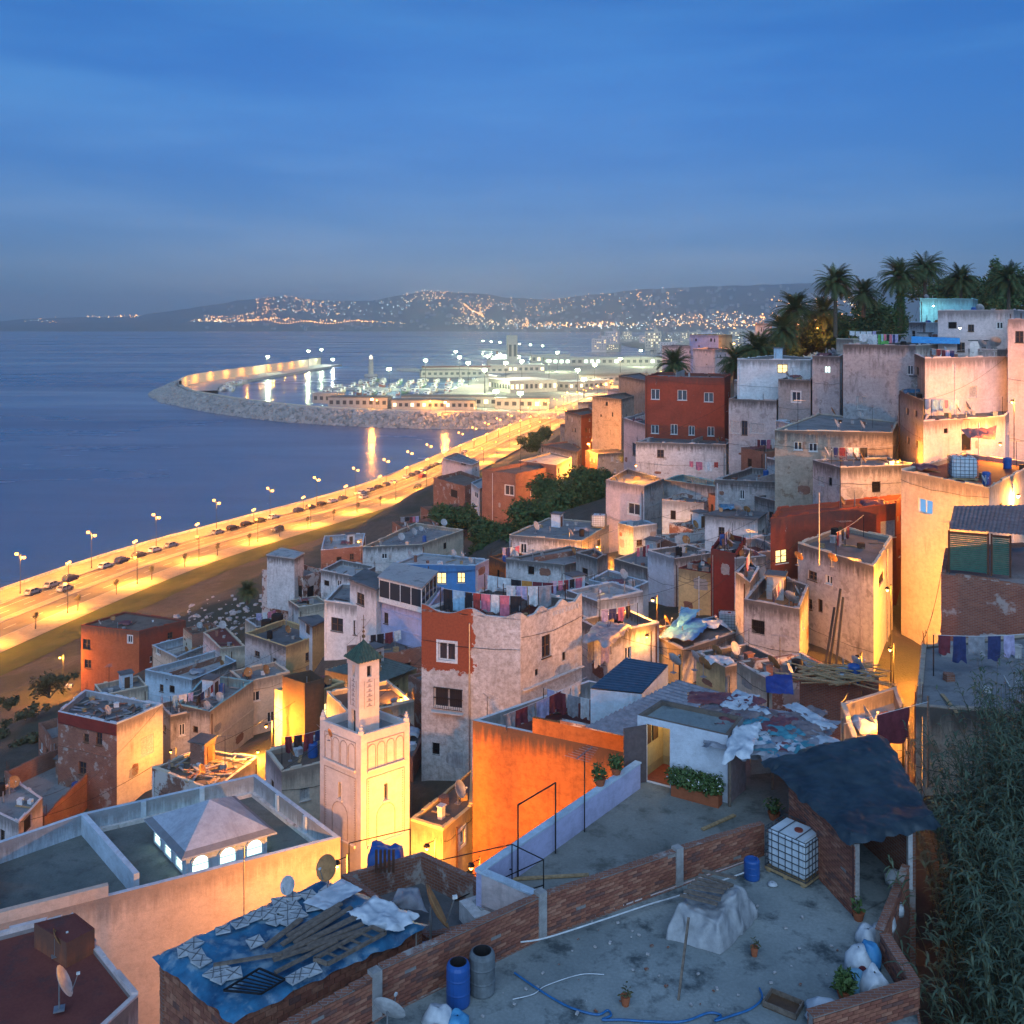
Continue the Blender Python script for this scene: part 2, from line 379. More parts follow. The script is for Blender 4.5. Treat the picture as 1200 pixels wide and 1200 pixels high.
def corners(cs, z=None, D=None):
    if D is not None and z is None: z = PD(cs[0][0], cs[0][1], D).z
    P = [PX(c[0], c[2], z) if len(c) == 3 else PZ(c[0], c[1], z) for c in cs]
    if len(P) == 3: P = [P[0], P[1], P[1] + P[2] - P[0], P[2]]
    return [Vector((p.x, p.y)) for p in P], z
def house(name, label, cs, zb, z=None, D=None, wall=WHITE, roof=ROOFG, ph=.7, t=.2, wins=(), ledge=(), cap=None, cat='house', skip=(), grd=True, plain=False, key=None):
    poly, z = corners(cs, z, D); n = len(poly)
    area = sum(poly[i].x * poly[(i + 1) % n].y - poly[(i + 1) % n].x * poly[i].y for i in range(n))
    if area < 0: print('HOUSE WRONG WINDING', label)
    c = sum(poly, Vector((0, 0))) / n; o = Vector((c.x, c.y, zb)); root = thing(name, label, cat, o)
    walls = [wall] * n if not isinstance(wall, (list, tuple)) else list(wall) + [wall[-1]] * (n - len(wall))
    W = []
    for i in range(n):
        w = Wall(poly[i], poly[(i + 1) % n]); W.append(w); w.ops = []; w.win = []
    for (wi, x0, y0, x1, y1, st) in wins:
        u0, u1, v0, v1 = W[wi].px(x0, y0, x1, y1)
        u0 = max(u0, .08); u1 = min(u1, W[wi].len - .08); v1 = min(v1, z - .08); v0 = max(v0, zb + .02)
        if u1 - u0 < .1 or v1 - v0 < .1: print('WINDOW OFF WALL', label, wi, x0, y0, u0, u1, v0, v1); continue
        W[wi].ops.append((u0, u1, v0, v1)); W[wi].win.append((u0, u1, v0, v1, st))
    hr = random.Random(label); mid = sum((p for p in poly), Vector((0, 0))) / n
    if cat == 'house' and not plain:
        for w in W:
            if w.win or w.len < 3.2 or z - zb < 3.4 or w.n.xy.dot(mid) > 0 or hr.random() < .12: continue
            for _ in range(hr.choice((2, 3, 4)) + int(w.len > 6) * 2):
                ww, hh = hr.uniform(.5, .95), hr.uniform(.6, 1.15); uu = hr.uniform(.5, w.len - 1.5); vv = z - hr.choice((1.9, 2.1, 4.4, 4.8)) - hr.uniform(0, .3)
                if vv < zb + .5 or any(abs(q[0] - uu) < 1.3 and abs(q[2] - vv) < 1.4 for q in w.ops): continue
                w.ops.append((uu, uu + ww, vv, vv + hh)); w.win.append((uu, uu + ww, vv, vv + hh, hr.choice(('d', 'w', 'hole', 'bars', 'd', 'w', 'shut', 'lit' if hr.random() < .35 else 'd'))))
    for i, w in enumerate(W):
        if i in skip: continue
        if cat == 'house' and not plain and w.n.xy.dot(mid) < 0 and w.len > 2 and z - zb > 2:
            free = lambda a_, b_, c_, d_: not any(a_ < q[1] + .1 and b_ > q[0] - .1 and c_ < q[3] + .1 and d_ > q[2] - .1 for q in w.ops)
            if hr.random() < .6:
                uu = hr.choice((.25, w.len - .3, w.len * hr.uniform(.3, .7)))
                if free(uu - .1, uu + .1, zb, z): m = MB(); m.cyl(w.at(uu, zb - .5, .07), w.at(uu, z - hr.uniform(.1, .6), .07), .05, n=6); m.build('downpipe', hr.choice((GREYM, PLASW, RUST)), root, o)
            for _ in range(hr.choice((0, 1, 1, 2))):
                v_ = hr.uniform(zb + 1, z - .4); k_ = [w.at(w.len * q / 8, v_ - .25 * 4 * (q / 8) * (1 - q / 8) + hr.uniform(-.06, .06), .05) for q in range(9)]; m = MB(); m.tube(k_, .014, 4); m.build('cable', IRON, root, o)
            for _ in range(hr.choice((0, 1, 2))):
                uu, vv, ww, hh = hr.uniform(.1, w.len * .7), hr.uniform(zb, z - 1), hr.uniform(.5, 1.8), hr.uniform(.3, 1.2); ww = min(ww, w.len - uu - .05); hh = min(hh, z - vv - .1)
                if free(uu, uu + ww, vv, vv + hh):
                    pts = []
                    for q in range(26): a_ = 2 * math.pi * q / 26; ca, sa = math.cos(a_), math.sin(a_); j_ = hr.uniform(.78, 1); pts.append(w.at(uu + ww / 2 * (1 + math.copysign(abs(ca) ** .5, ca) * j_), vv + hh / 2 * (1 + math.copysign(abs(sa) ** .5, sa) * j_), .012))
                    m = MB(); m.face(pts); m.build('render_patch', hr.choice((CONC, CONC2, CONC, BRICKW)), root, o)
            v_ = z - hr.uniform(2.7, 3.1)
            if z - zb > 5 and hr.random() < .4 and free(0, w.len, v_, v_ + .1): m = MB(); w.bx(m, -.02, w.len + .02, v_, v_ + .1, .002, .05); m.build('floor_band', walls[i], root, o)
        m = MB(); panel(m, w, zb - 4, z, w.ops, uo=i * 13.3 + c.x, vo=z); m.build('wall', walls[i], root, o)
        for q in w.win: window(w, *q, root, o)
        for y in ledge:
            v = on_wall((0), y, w.a, w.b)[1] if False else y
            m = MB(); w.bx(m, -.05, w.len + .05, v - .07, v + .07, .002, .10); m.build('ledge', walls[i], root, o)
    inn = inset(poly, t)
    if ph > 0:
        m = MB(); zr = z - ph
        for i in range(n):
            a, b, ia, ib = poly[i], poly[(i + 1) % n], inn[i], inn[(i + 1) % n]; d = (b - a).length
            ns = max(2, int(d / .7)) if (cat == 'house' and not plain) else 1; ks = [0] + sorted(hr.uniform(.05, .95) for _ in range(ns - 1)) + [1]; hs_ = [hr.choice((.02, .03, .05, .09, .14)) if ns > 1 else .001 for _ in range(ns)]
            for q in range(ns):
                p0, p1, p2, p3 = a.lerp(b, ks[q]), a.lerp(b, ks[q + 1]), ia.lerp(ib, ks[q + 1]), ia.lerp(ib, ks[q]); zt = z + hs_[q]; zt2 = zt + (hr.uniform(-.03, .03) if ns > 1 else 0); zt2 = max(zt2, z + .002)
                m.face([(*p0, zt), (*p1, zt2), (*p2, zt2), (*p3, zt)], 0)
                if ns > 1: m.face([(*p0, z), (*p1, z), (*p1, zt2), (*p0, zt)], 0); m.face([(*p2, z), (*p3, z), (*p3, zt), (*p2, zt2)], 0); m.face([(*p1, z), (*p2, z), (*p2, zt2), (*p1, zt2)], 0); m.face([(*p3, z), (*p0, z), (*p0, zt), (*p3, zt)], 0)
            m.face([(ib.x, ib.y, zr), (ia.x, ia.y, zr), (ia.x, ia.y, z), (ib.x, ib.y, z)], 0, [(d, zr - z), (0, zr - z), (0, 0), (d, 0)])
        m.build('parapet', cap or walls[0], root, o)
        m = MB(); m.face([(p.x, p.y, zr) for p in inset(poly, t * .95)]); m.build('roof', roof, root, o)
    else:
        out = inset(poly, -.12); m = MB(); m.prism([(p.x, p.y) for p in out], z, z + .16); m.face([(p.x, p.y, z) for p in out[::-1]]); m.build('roof', roof, root, o)
    if grd: GROUND_PTS.append((c.x, c.y, zb))
    h = dict(poly=poly, z=z, zr=z - ph, zb=zb, root=root, W=W, o=o, label=label); HOUSES[key or label] = h
    return h
def zat(x, y, D): return PD(x, y, D).z

# ------------------------------------------------------------------ the town, downhill on the sea side first
h_terra = house('seaside_villa', 'terracotta painted house with brown flat roof beside the grassy verge', [(163, 740), (218, 727), (147, 717), (95, 733)], 15, D=147, wall=[REDP, TERRA, TERRA, TERRA], roof=ROOFB, ph=.25,  # lamplight put into the paint: left wall brighter orange, right wall darker red
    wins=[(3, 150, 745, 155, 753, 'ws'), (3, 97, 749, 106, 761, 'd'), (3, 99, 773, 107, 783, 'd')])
house('terrace_house', 'small house with pale blue inner parapet beside the terracotta villa', [(207, 771), (240, 757), (236, 741), (178, 756)], 19, D=128, wall=[WHITE, CREAM, WHITE, CREAM], roof=ROOFG, ph=1.0, cap=BLUEWH, wins=[(3, 183, 760, 188, 767, 'w')])
house('lean_house', 'low blue-roofed house behind the debris roof', [(225, 797), (277, 775), (255, 762), (170, 785)], 21, D=112, wall=[WHITE2, CREAM, WHITE, BLUEWH], roof=ROOFL, ph=.6, cap=BLUEWH)
house('dark_roof_house', 'cream house with rust brown roof beside the grey concrete house', [(258, 760), (287, 757), (263, 733), (238, 741)], 23, D=120, wall=[CREAM, CREAM, WHITE2, PINKW], roof=ROOFR, ph=.15)
h_grey = house('concrete_house', 'grey stained concrete house with one yellow lit side and roof hut', [(335, 758), (381, 742), (333, 726), (287, 742)], 25, D=108, wall=[YELLOW, YELLOW, CONC, CONC2], roof=ROOFD, ph=.55, wins=[(0, 358, 764, 366, 774, 'd')])  # alley lamp's yellow put into the colour of the right-hand walls
house('roof_hut', 'pale blue stair hut on the grey concrete house', [(366, 735), (381, 728), (372, 722), (351, 725)], h_grey['zr'], z=h_grey['zr'] + 2.1, wall=[YELLOW, CREAM, CREAM, BLUEWH], roof=ROOFD, ph=0, cat='hut', grd=False, wins=[(3, 358, 730, 363, 743, 'door')])
h_debris = house('debris_house', 'orange lit house with rubble strewn flat roof and maroon parapet', [(137, 849), (191, 826), (100, 808), (68, 834)], 26, D=84, wall=[CREAM, CREAM, WHITE, BRICKW], roof=ROOFD, ph=.55, cap=BLUEWH, wins=[(0, 165, 862, 180, 884, 'shut')])
house('brick_shell', 'unfinished brick house with open top below the debris roof', [(52, 958), (136, 874), (88, 868), (5, 905)], 25.5, D=78, wall=[BRICKM, BRICKM, BRICKW, BRICKW], roof=ROOFG, ph=1.5, cap=BRICKM)
house('pink_shed', 'low pink walled shed with grey slab roof beside the unfinished brick house', [(22, 965), (50, 935), (20, 915), (-30, 940)], 27, D=72, wall=[PINKW, PINKW], roof=ROOFG, ph=.15, wins=[(0, 28, 957, 37, 974, 'hole')])
h_blue6 = house('corner_house', 'concrete house with turquoise inner parapet and glowing side wall', [(246, 834), (297, 798), (243, 790), (208, 826)], 26, D=92, wall=[CREAM, BLUEWH, BLUEWH, CONC], roof=ROOFG, ph=.8, cap=TURQ, wins=[(3, 226, 851, 232, 859, 'hole')])
h_ytow = house('yellow_block', 'plain ochre block with a brown walled roof terrace', [(357, 816), (404, 800), (372, 794), (322, 808)], 33, D=75, wall=[YELLOW, CREAM, CREAM, CREAM], roof=ROOFD, ph=.2)
house('roof_box', 'brown boxed terrace with a tarpaulin on the ochre block', [(357, 801), (380, 795), (364, 785), (331, 792)], h_ytow['zr'], z=h_ytow['zr'] + 1.5, wall=plaster('brown_board', (.16, .09, .05), .3), roof=ROOFG, ph=.9, t=.08, cat='roof terrace', grd=False)
house('yellow_annex', 'yellow house with green corrugated roof behind the minaret', [(445, 800), (488, 783), (440, 769), (381, 785)], 34, D=80, wall=YELLOW, roof=ROOFG, ph=.12, wins=[(0, 462, 803, 468, 812, 'd')])
h_low = house('tile_heap_house', 'low brick house with roof covered in broken tiles and planks', [(250, 927), (302, 888), (235, 878), (178, 900)], 33, D=68, wall=[CREAM, BRICKW, BRICKW, BRICKP], roof=ROOFB, ph=.1)
# blue and lilac pair
h_lil = house('lilac_house', 'lilac painted house with pink bands behind the minaret', [(443, 696), (503, 712), (520, 690), (460, 676)], 35.5, D=95, wall=[LILAC, LILAC, LILAC, WHITE], roof=ROOFL, ph=.5, wins=[(0, 450, 718, 455, 731, 'd'), (0, 450, 757, 456, 770, 'litc'), (0, 469, 762, 479, 776, 'd')], ledge=(40.4, 36.9))
h_whi = house('white_house', 'white house with framed square windows left of the lilac house', [(443, 714), (470, 690), (400, 684), (380, 704)], 35.5, D=95.3, wall=[WHITE, WHITE, WHITE, WHITE], roof=ROOFG, ph=.35, wins=[(3, 388, 724, 402, 740, 'd'), (3, 414, 728, 428, 745, 'd')])
house('roof_room', 'white rooftop room with a small window on the white house', [(441, 692), (458, 682), (428, 668), (410, 680)], h_whi['zr'], z=h_whi['zr'] + 2.6, wall=WHITE, roof=ROOFD, ph=0, cat='roof room', grd=False, wins=[(3, 418, 695, 427, 709, 'd')])
h_blu = house('blue_house', 'bright blue house with two lit windows and flat pale roof', [(557, 663), (573, 656), (495, 648), (461, 661)], 36.5, D=112, wall=[LILAC, LILAC, BLUEP, BLUEP], roof=ROOFL, ph=.25, cap=BLUEWH, wins=[(3, 512, 671, 523, 684, 'lit'), (3, 536, 671, 545, 683, 'lit'), (3, 489, 668, 493, 676, 'lit')])
house('roof_house', 'long house with many satellite dishes on its grey roof', [(495, 638), (543, 621), (487, 613), (425, 641)], 27, D=150, wall=[CREAM, BROWNW, WHITE2, WHITE2], roof=ROOFG, ph=.5)
house('low_house', 'low brick house with a bright lamp on its roof edge', [(376, 645), (425, 640), (428, 625), (380, 628)], 26, D=158, wall=[BRICKW, BRICKM, BRICKM, BRICKW], roof=ROOFL, ph=.9, cap=BLUEWH)
h_ruin = house('ruined_house', 'half collapsed brick and plaster house with gaping arched openings', [(355, 677), (379, 668), (345, 659), (307, 668)], 24.5, D=138, wall=[BRICKP, BRICKP, BRICKM, BRICKP], roof=ROOFG, ph=.6, wins=[(3, 335, 688, 346, 704, 'hole'), (3, 348, 686, 354, 700, 'hole'), (0, 360, 687, 368, 700, 'hole')])
house('ruin_upper_room', 'whitewashed upper room standing on the ruined house', [(345, 655), (356, 649), (330, 643), (313, 651)], h_ruin['zr'], z=h_ruin['zr'] + 3.4, wall=WHITE2, roof=ROOFL, ph=0, cat='roof room', grd=False)
house('back_house', 'low white walled house behind the half collapsed house', [(416, 676), (440, 664), (400, 656), (376, 668)], 30, D=130, wall=WHITE2, roof=ROOFL, ph=.6)
# brick houses along the shore road
house('shore_house', 'pale pink stepped house above the seafront road', [(553, 545), (562, 541), (535, 530), (518, 537)], 23, D=262, wall=[WHITE, PINKW, PINKW, PINKW], roof=ROOFG, ph=.8, wins=[(3, 528, 556, 541, 566, 'd'), (3, 540, 539, 546, 545, 'd')])
house('shore_terrace', 'low brick terrace in front of the pale pink stepped house', [(545, 570), (568, 562), (540, 552), (508, 560)], 22, D=240, wall=BRICKW, roof=ROOFB, ph=.8, wins=[(3, 528, 574, 536, 583, 'hole')])
house('white_stair_house', 'narrow white house between the brick houses', [(562, 573), (572, 568), (566, 560), (552, 566)], 22, D=225, wall=BLUEWH, roof=ROOFL, ph=.5, wins=[(3, 556, 577, 560, 583, 'w')])
h_s2 = house('brick_tenement', 'tall brick tenement with white painted ground floor', [(604, 556), (640, 548), (628, 540), (565, 551)], 22, D=215, wall=[BRICKM, BRICKM, BRICKW, BRICKM], roof=ROOFB, ph=.7, wins=[(3, 592, 569, 602, 580, 'ws'), (0, 622, 573, 628, 580, 'ws')])
house('brick_house', 'brick house with one orange glowing gable beside the tenement', [(652, 545), (670, 536), (645, 530), (608, 540)], 26, D=228, wall=[CREAM, CREAM, BRICKM, BRICKM], roof=ROOFL, ph=.4)
house('brick_house', 'low dark brick house between the trees and the tall tenements', [(676, 530), (682, 526), (668, 517), (634, 521)], 27, D=250, wall=[BRICKM, BROWNW, BRICKW, BROWNW], roof=ROOFB, ph=.3)
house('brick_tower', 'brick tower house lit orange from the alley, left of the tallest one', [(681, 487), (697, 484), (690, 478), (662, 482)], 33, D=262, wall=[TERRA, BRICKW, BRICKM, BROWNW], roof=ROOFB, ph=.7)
house('brick_tower', 'tallest tan brick tower house below the red house', [(728, 468), (743, 464), (733, 460), (694, 465)], 33, D=248, wall=[BROWNW, BROWNW, BRICKM, BROWNW], roof=ROOFB, ph=.7)
house('brown_flat', 'brown flat fronted house behind the tan tower house', [(757, 446), (765, 443), (750, 437), (725, 440)], 38, D=275, wall=BROWNW, roof=ROOFD, ph=.4)
house('white_slim_house', 'slim white house with one brown window against the red house', [(757, 498), (768, 494), (754, 484), (731, 490)], 42, D=160, wall=[WHITE, WHITE, WHITE, PINKW], roof=ROOFD, ph=.2, wins=[(3, 741, 520, 750, 535, 'd')])
# middle of the slope
h_m1 = house('gable_house', 'house with dark flat roof, half ochre and half white front', [(682, 634), (717, 613), (643, 607), (597, 627)], 38, D=120, wall=[CREAM, CREAM, WHITE, WHITE2], roof=ROOFG, ph=.15, wins=[(3, 610, 637, 617, 648, 'ws'), (0, 700, 632, 704, 641, 'd')])
h_m2 = house('patched_house', 'grey and white patched house with a rough slab roof', [(662, 662), (712, 650), (668, 640), (593, 655)], 38.5, D=106, wall=[CONC, CONC, WHITE2, WHITE2], roof=ROOFG, ph=.2, wins=[(3, 619, 664, 626, 673, 'bars')])
house('grey_annex', 'dark grey rendered box at the end of the patched house', [(700, 655), (708, 650), (695, 643), (675, 648)], 38.5, D=102, wall=CONC, roof=ROOFD, ph=.3)
h_m3 = house('tall_white_house', 'tall white house glowing orange below, with two windows on its front', [(755, 570), (778, 575, 131), (735, 565, 140), (710, 572, 130)], 36, D=125, wall=[CONC2, CONC, PINKW, PINKW], roof=ROOFG, ph=.6, wins=[(3, 736, 590, 750, 603, 'ws'), (3, 733, 626, 745, 637, 'd')])
house('turquoise_house', 'pale turquoise house with terrace laundry right of the tall white house', [(838, 570), (846, 566), (800, 556), (778, 562)], 42, D=128, wall=[TURQ, TURQ, BLUEWH, CONC2], roof=ROOFG, ph=.9, cap=TURQ)
house('half_brick_house', 'house with limewashed top and bare brick foot below the turquoise terrace', [(825, 590), (838, 585), (800, 578), (776, 586)], 42, D=116, wall=[BRICKP, BRICKP, BLUEWH, BLUEWH], roof=ROOFD, ph=.4)
house('long_concrete_house', 'long blank concrete wall house with mouldy grey front', [(940, 566), (962, 555), (880, 548), (838, 562)], 45, D=108, wall=[CONC2, CONC, CONC, CONC2], roof=ROOFG, ph=.7)
h_graf = house('graffiti_house', 'small white house with scribbled front and flat slab roof', [(888, 609), (898, 602), (850, 597), (826, 604)], 44, D=98, wall=[WHITE, WHITE, WHITE2, WHITE], roof=ROOFD, ph=.0)
house('balcony_house', 'white house with balcony rail standing behind the maroon house', [(1005, 573), (1024, 566), (985, 553), (943, 563)], 46, D=96, wall=[BLUEWH, BLUEWH, WHITE, WHITE], roof=ROOFR, ph=.4, wins=[(3, 955, 577, 967, 592, 'd')])
h_mar = house('maroon_house', 'long maroon house with one lit window and one pale shutter', [(1050, 590), (1058, 585, 86), (912, 575, 80), (903, 608)], 46, D=82, wall=[REDP, REDP, REDP, REDP], roof=ROOFR, ph=.3, wins=[(3, 1032, 610, 1053, 630, 'shut'), (3, 909, 644, 923, 660, 'lit'), (3, 942, 646, 957, 652, 'lit')])
house('red_block', 'dark red block beside the blue tarpaulin', [(863, 650), (874, 645, 88), (845, 640, 90), (833, 648, 84)], 42, D=82, wall=REDP2, roof=ROOFD, ph=.3)
house('red_low_house', 'low maroon house with faded yellow upper panel', [(833, 672), (840, 664), (822, 656), (795, 666)], 42, D=86, wall=[REDP2, REDP2, REDP2, YELLOW], roof=ground('green_roof', (.06, .10, .10), (.1, .15, .15)), ph=.1)
h_c1 = house('ruin_block', 'pale rendered house with mould runs and glowing alley side', [(1024, 664), (1046, 656, 76), (985, 655, 80), (935, 664, 74)], 44.5, D=67, wall=[CREAM, CREAM, CONC, CONC2], roof=ROOFD, ph=.25, wins=[(0, 1030, 672, 1036, 684, 'hole')])
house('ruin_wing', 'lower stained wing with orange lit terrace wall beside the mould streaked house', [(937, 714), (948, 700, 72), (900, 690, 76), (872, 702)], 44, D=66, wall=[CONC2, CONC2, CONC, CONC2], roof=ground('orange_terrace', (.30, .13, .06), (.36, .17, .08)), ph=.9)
house('ruin_side_tower', 'slim plastered stair tower left of the stained wing', [(879, 683), (890, 677, 74), (878, 670, 77), (862, 676, 73)], 43, D=70, wall=WHITE2, roof=ROOFG, ph=.4)
h_p1 = house('tall_cream_house', 'tall cream house glowing yellow above the alley lamp', [(1159, 572), (1215, 545, 80), (1130, 540, 86), (1056, 569, 76)], 42, D=68, wall=[CREAM, CREAM, CREAM, CREAM], roof=ROOFR, ph=.35, wins=[(3, 1076, 585, 1093, 602, 'litb'), (3, 1056, 782, 1082, 800, 'door')])
h_p2 = house('brick_house', 'big bare brick house with green shuttered rooftop shelter', [(1103, 675, 52), (1240, 675, 49), (1260, 675, 60), (1108, 675, 58)], 47, z=zat(1103, 673, 52), wall=[BRICKW, BRICKM, BRICKM, BRICKM], roof=ROOFG, ph=.15)
h_p3 = house('slab_house', 'house with broad grey slab roof beside the cane thicket', [(1073, 830, 37), (1250, 830, 36), (1250, 790, 46), (1080, 790, 44)], 46, z=zat(1073, 828, 37), wall=[BROWNW, BROWNW, PINKW, BRICKP], roof=ROOFG, ph=.1)
# upper town
h_red = house('red_house', 'tall brick red house with white windows in two rows below a palm', [(849, 443), (856, 441, 152), (770, 440, 158), (756, 441, 146)], 47, D=142, wall=[REDP, REDP, REDP, REDP], roof=ROOFG, ph=.4,
    wins=[(3, 763, 456, 773, 468, 'w'), (3, 794, 457, 805, 469, 'w'), (3, 825, 460, 836, 471, 'w'), (3, 763, 498, 772, 508, 'w'), (3, 786, 497, 794, 509, 'w'), (3, 807, 499, 814, 510, 'w'), (3, 829, 500, 837, 511, 'w')])
house('lower_house', 'whitewashed lower storey house under the red house', [(851, 521), (860, 516), (780, 508), (745, 518)], 44, D=137, wall=WHITE2, roof=ROOFD, ph=.1, wins=[(3, 770, 527, 778, 536, 'd')])
house('grey_lane_house', 'grey house with open whitewashed loggia right of the red house', [(910, 470), (916, 468, 136), (870, 468, 140), (854, 470, 132)], 48, D=128, wall=[CONC, CONC, CONC, CONC2], roof=ROOFG, ph=.5, wins=[(3, 869, 493, 876, 510, 'd'), (3, 857, 493, 867, 508, 'shut'), (3, 879, 496, 896, 508, 'shut')])
house('white_house', 'white rooftop house with one yellow lit window', [(950, 422), (954, 421, 140), (905, 421, 150), (864, 427, 134)], 55, D=131, wall=[WHITE, WHITE, WHITE, WHITE], roof=ROOFG, ph=.4, wins=[(3, 911, 427, 923, 437, 'lit')])
house('grey_house', 'small grey house with a white window below the white rooftop house', [(950, 446), (954, 445, 134), (930, 444, 136), (912, 447, 128)], 52, D=125, wall=CONC, roof=ROOFD, ph=.2, wins=[(3, 928, 459, 938, 471, 'ws')])
house('grey_house', 'plain grey block with a single cool lit window beside the big grey wall', [(984, 418), (988, 417, 130), (960, 417, 132), (952, 418, 124)], 54, D=121, wall=[CONC2, CONC2, CONC, CONC2], roof=ROOFD, ph=.3, wins=[(3, 966, 429, 973, 437, 'litc')])
h_u2 = house('big_grey_house', 'broad grey mould stained house with one small window high up', [(1073, 405), (1140, 403, 122), (1100, 400, 130), (988, 404, 114)], 54, D=107, wall=[CONC2, CONC2, CONC, CONC2], roof=ROOFG, ph=.5, wins=[(3, 1063, 428, 1070, 439, 'w'), (3, 1004, 464, 1016, 480, 'shut')])
h_u1 = house('pink_house', 'pink washed house with a narrow shuttered window and mould flecks', [(1084, 420), (1181, 420, 98), (1185, 418, 112), (1068, 417, 112)], 55, D=93, wall=[PINKW, PINKW, PINKW, BROWNW], roof=ROOFG, ph=.3, wins=[(0, 1136, 452, 1145, 466, 'shut'), (3, 1074, 430, 1077, 440, 'hole')])  # pink cast of the lamps is put into the wash colour
house('long_brown_house', 'long tan stained house with flat grey roof strip below the big grey wall', [(1046, 507), (1052, 503, 108), (960, 494, 118), (908, 504)], 50, D=98, wall=[CREAM, CREAM, BROWNW, BROWNW], roof=ROOFG, ph=.1)
house('brown_flank', 'tall brown flank house with rows of small holes facing the lane', [(1082, 470), (1086, 468, 104), (1076, 462, 108), (1054, 462, 104)], 50, D=90, wall=[BROWNW, BROWNW, BROWNW, BROWNW], roof=ROOFD, ph=.2, wins=[(3, 1062, 478, 1065, 486, 'hole'), (3, 1072, 481, 1075, 489, 'hole'), (3, 1063, 512, 1066, 520, 'hole'), (3, 1073, 516, 1076, 524, 'hole')])
house('white_yard_house', 'low white house with dark eaves below the pink house', [(1082, 494), (1178, 494, 92), (1185, 490, 98), (1088, 490, 95)], 54.5, D=87, wall=PINKW, roof=ROOFD, ph=.1, wins=[(0, 1106, 502, 1111, 508, 'hole'), (0, 1127, 508, 1138, 528, 'hole')])
house('long_pink_house', 'long pink house on the crest below the park', [(1099, 366, 112), (1188, 366, 106), (1200, 364, 118), (1105, 363, 126)], 60, z=zat(1099, 364, 112), wall=PINKW, roof=ROOFG, ph=.5)
house('lane_house', 'pink lane house at the edge of town glowing from a hidden lamp', [(1181, 372, 96), (1260, 372, 92), (1270, 372, 106), (1186, 372, 108)], 55, z=zat(1181, 374, 96), wall=[PINKW, PINKW, PINKW, CREAM], roof=ROOFG, ph=.4)
house('turquoise_wall_house', 'low turquoise lit house among the palms', [(1078, 350, 150), (1140, 348, 150), (1146, 348, 162), (1082, 348, 162)], 63, z=zat(1078, 350, 150), wall=TURQ, roof=ROOFL, ph=.4)
house('distant_house', 'pale lilac house in the distance below the palms', [(842, 392, 300), (858, 392, 315), (830, 392, 330), (808, 392, 315)], 54, z=zat(842, 393, 300), wall=[YELLOW, PINKW, PINKW, LILAC], roof=ROOFG, ph=.3)
house('distant_house', 'pink house in the distance standing over the port', [(838, 410, 270), (856, 410, 280), (830, 410, 295), (812, 410, 280)], 52, z=zat(838, 410, 270), wall=[PINKW, PINKW, PINKW, PINKW], roof=ROOFR, ph=.3)
house('distant_house', 'white distant house beside the garden palms', [(905, 380, 260), (930, 380, 265), (930, 380, 285), (885, 380, 275)], 58, z=zat(905, 379, 260), wall=WHITE, roof=ROOFG, ph=.3)
house('distant_house', 'tan distant house behind the red house', [(800, 405, 310), (820, 405, 320), (790, 405, 335), (776, 405, 320)], 48, z=zat(800, 406, 310), wall=[PINKW], roof=ROOFB, ph=.3)
# ------------------------------------------------------------------ the mosque and its minaret
def V2(v): return Vector((v.x, v.y))
h_mos = house('mosque', 'mosque with two walled flat roof terraces and pink outer wall', [(-20, 1088), (399, 981), (300, 907), (95, 953), (-20, 992)], 37, z=44.3, wall=[plaster('mosque_wall', (.62, .49, .40), .3, seed=21), PINKW, WHITE], roof=ground('mosque_roof', (.10, .12, .115), (.17, .185, .175), .5, amt=.5), ph=.95, t=.22, cap=BLUEWH, cat='mosque')
w = h_debris['W'][3]; m = MB(); w.bx(m, .02, w.len - .02, h_debris['z'] - 1.0, h_debris['z'] - .02, .003, .03); m.build('maroon_band', REDP2, h_debris['root'], h_debris['o'])
zr = h_mos['zr']; mo = h_mos['o']
def wall_run(parent, o, name, p0, p1, z0, z1, t, mat):
    w = Wall(p0, p1); m = MB(); w.bx(m, 0, w.len, z0, z1, -t / 2, t / 2); return m.build(name, mat, parent, o)
a = V2(PZ(97, 953, 44.3)); b = V2(PZ(160, 1024, 44.3)); wall_run(h_mos['root'], mo, 'divider_wall', a, b, zr, 44.32, .24, BLUEWH)
wf = h_mos['W'][0]
u1 = wf.px(5, 1070, 127, 1060)[1]
m = MB(); wf.bx(m, .3, u1, 44.302, 44.75, -.26, .012); m.build('raised_parapet', plaster('mosque_wall', None), h_mos['root'], mo)
for i, w in enumerate(h_mos['W']):                                   # pilaster strips and plinth on the inner faces
    if i in (1, 2):
        for k in range(1, 3): m = MB(); w.bx(m, w.len * k / 3 - .12, w.len * k / 3 + .12, zr, 44.31, -.31, -.22); m.build('pilaster', BLUEWH, h_mos['root'], mo)
        m = MB(); w.bx(m, .3, w.len - .3, zr, zr + .18, -.42, -.23); m.build('kerb', WHITE2, h_mos['root'], mo)
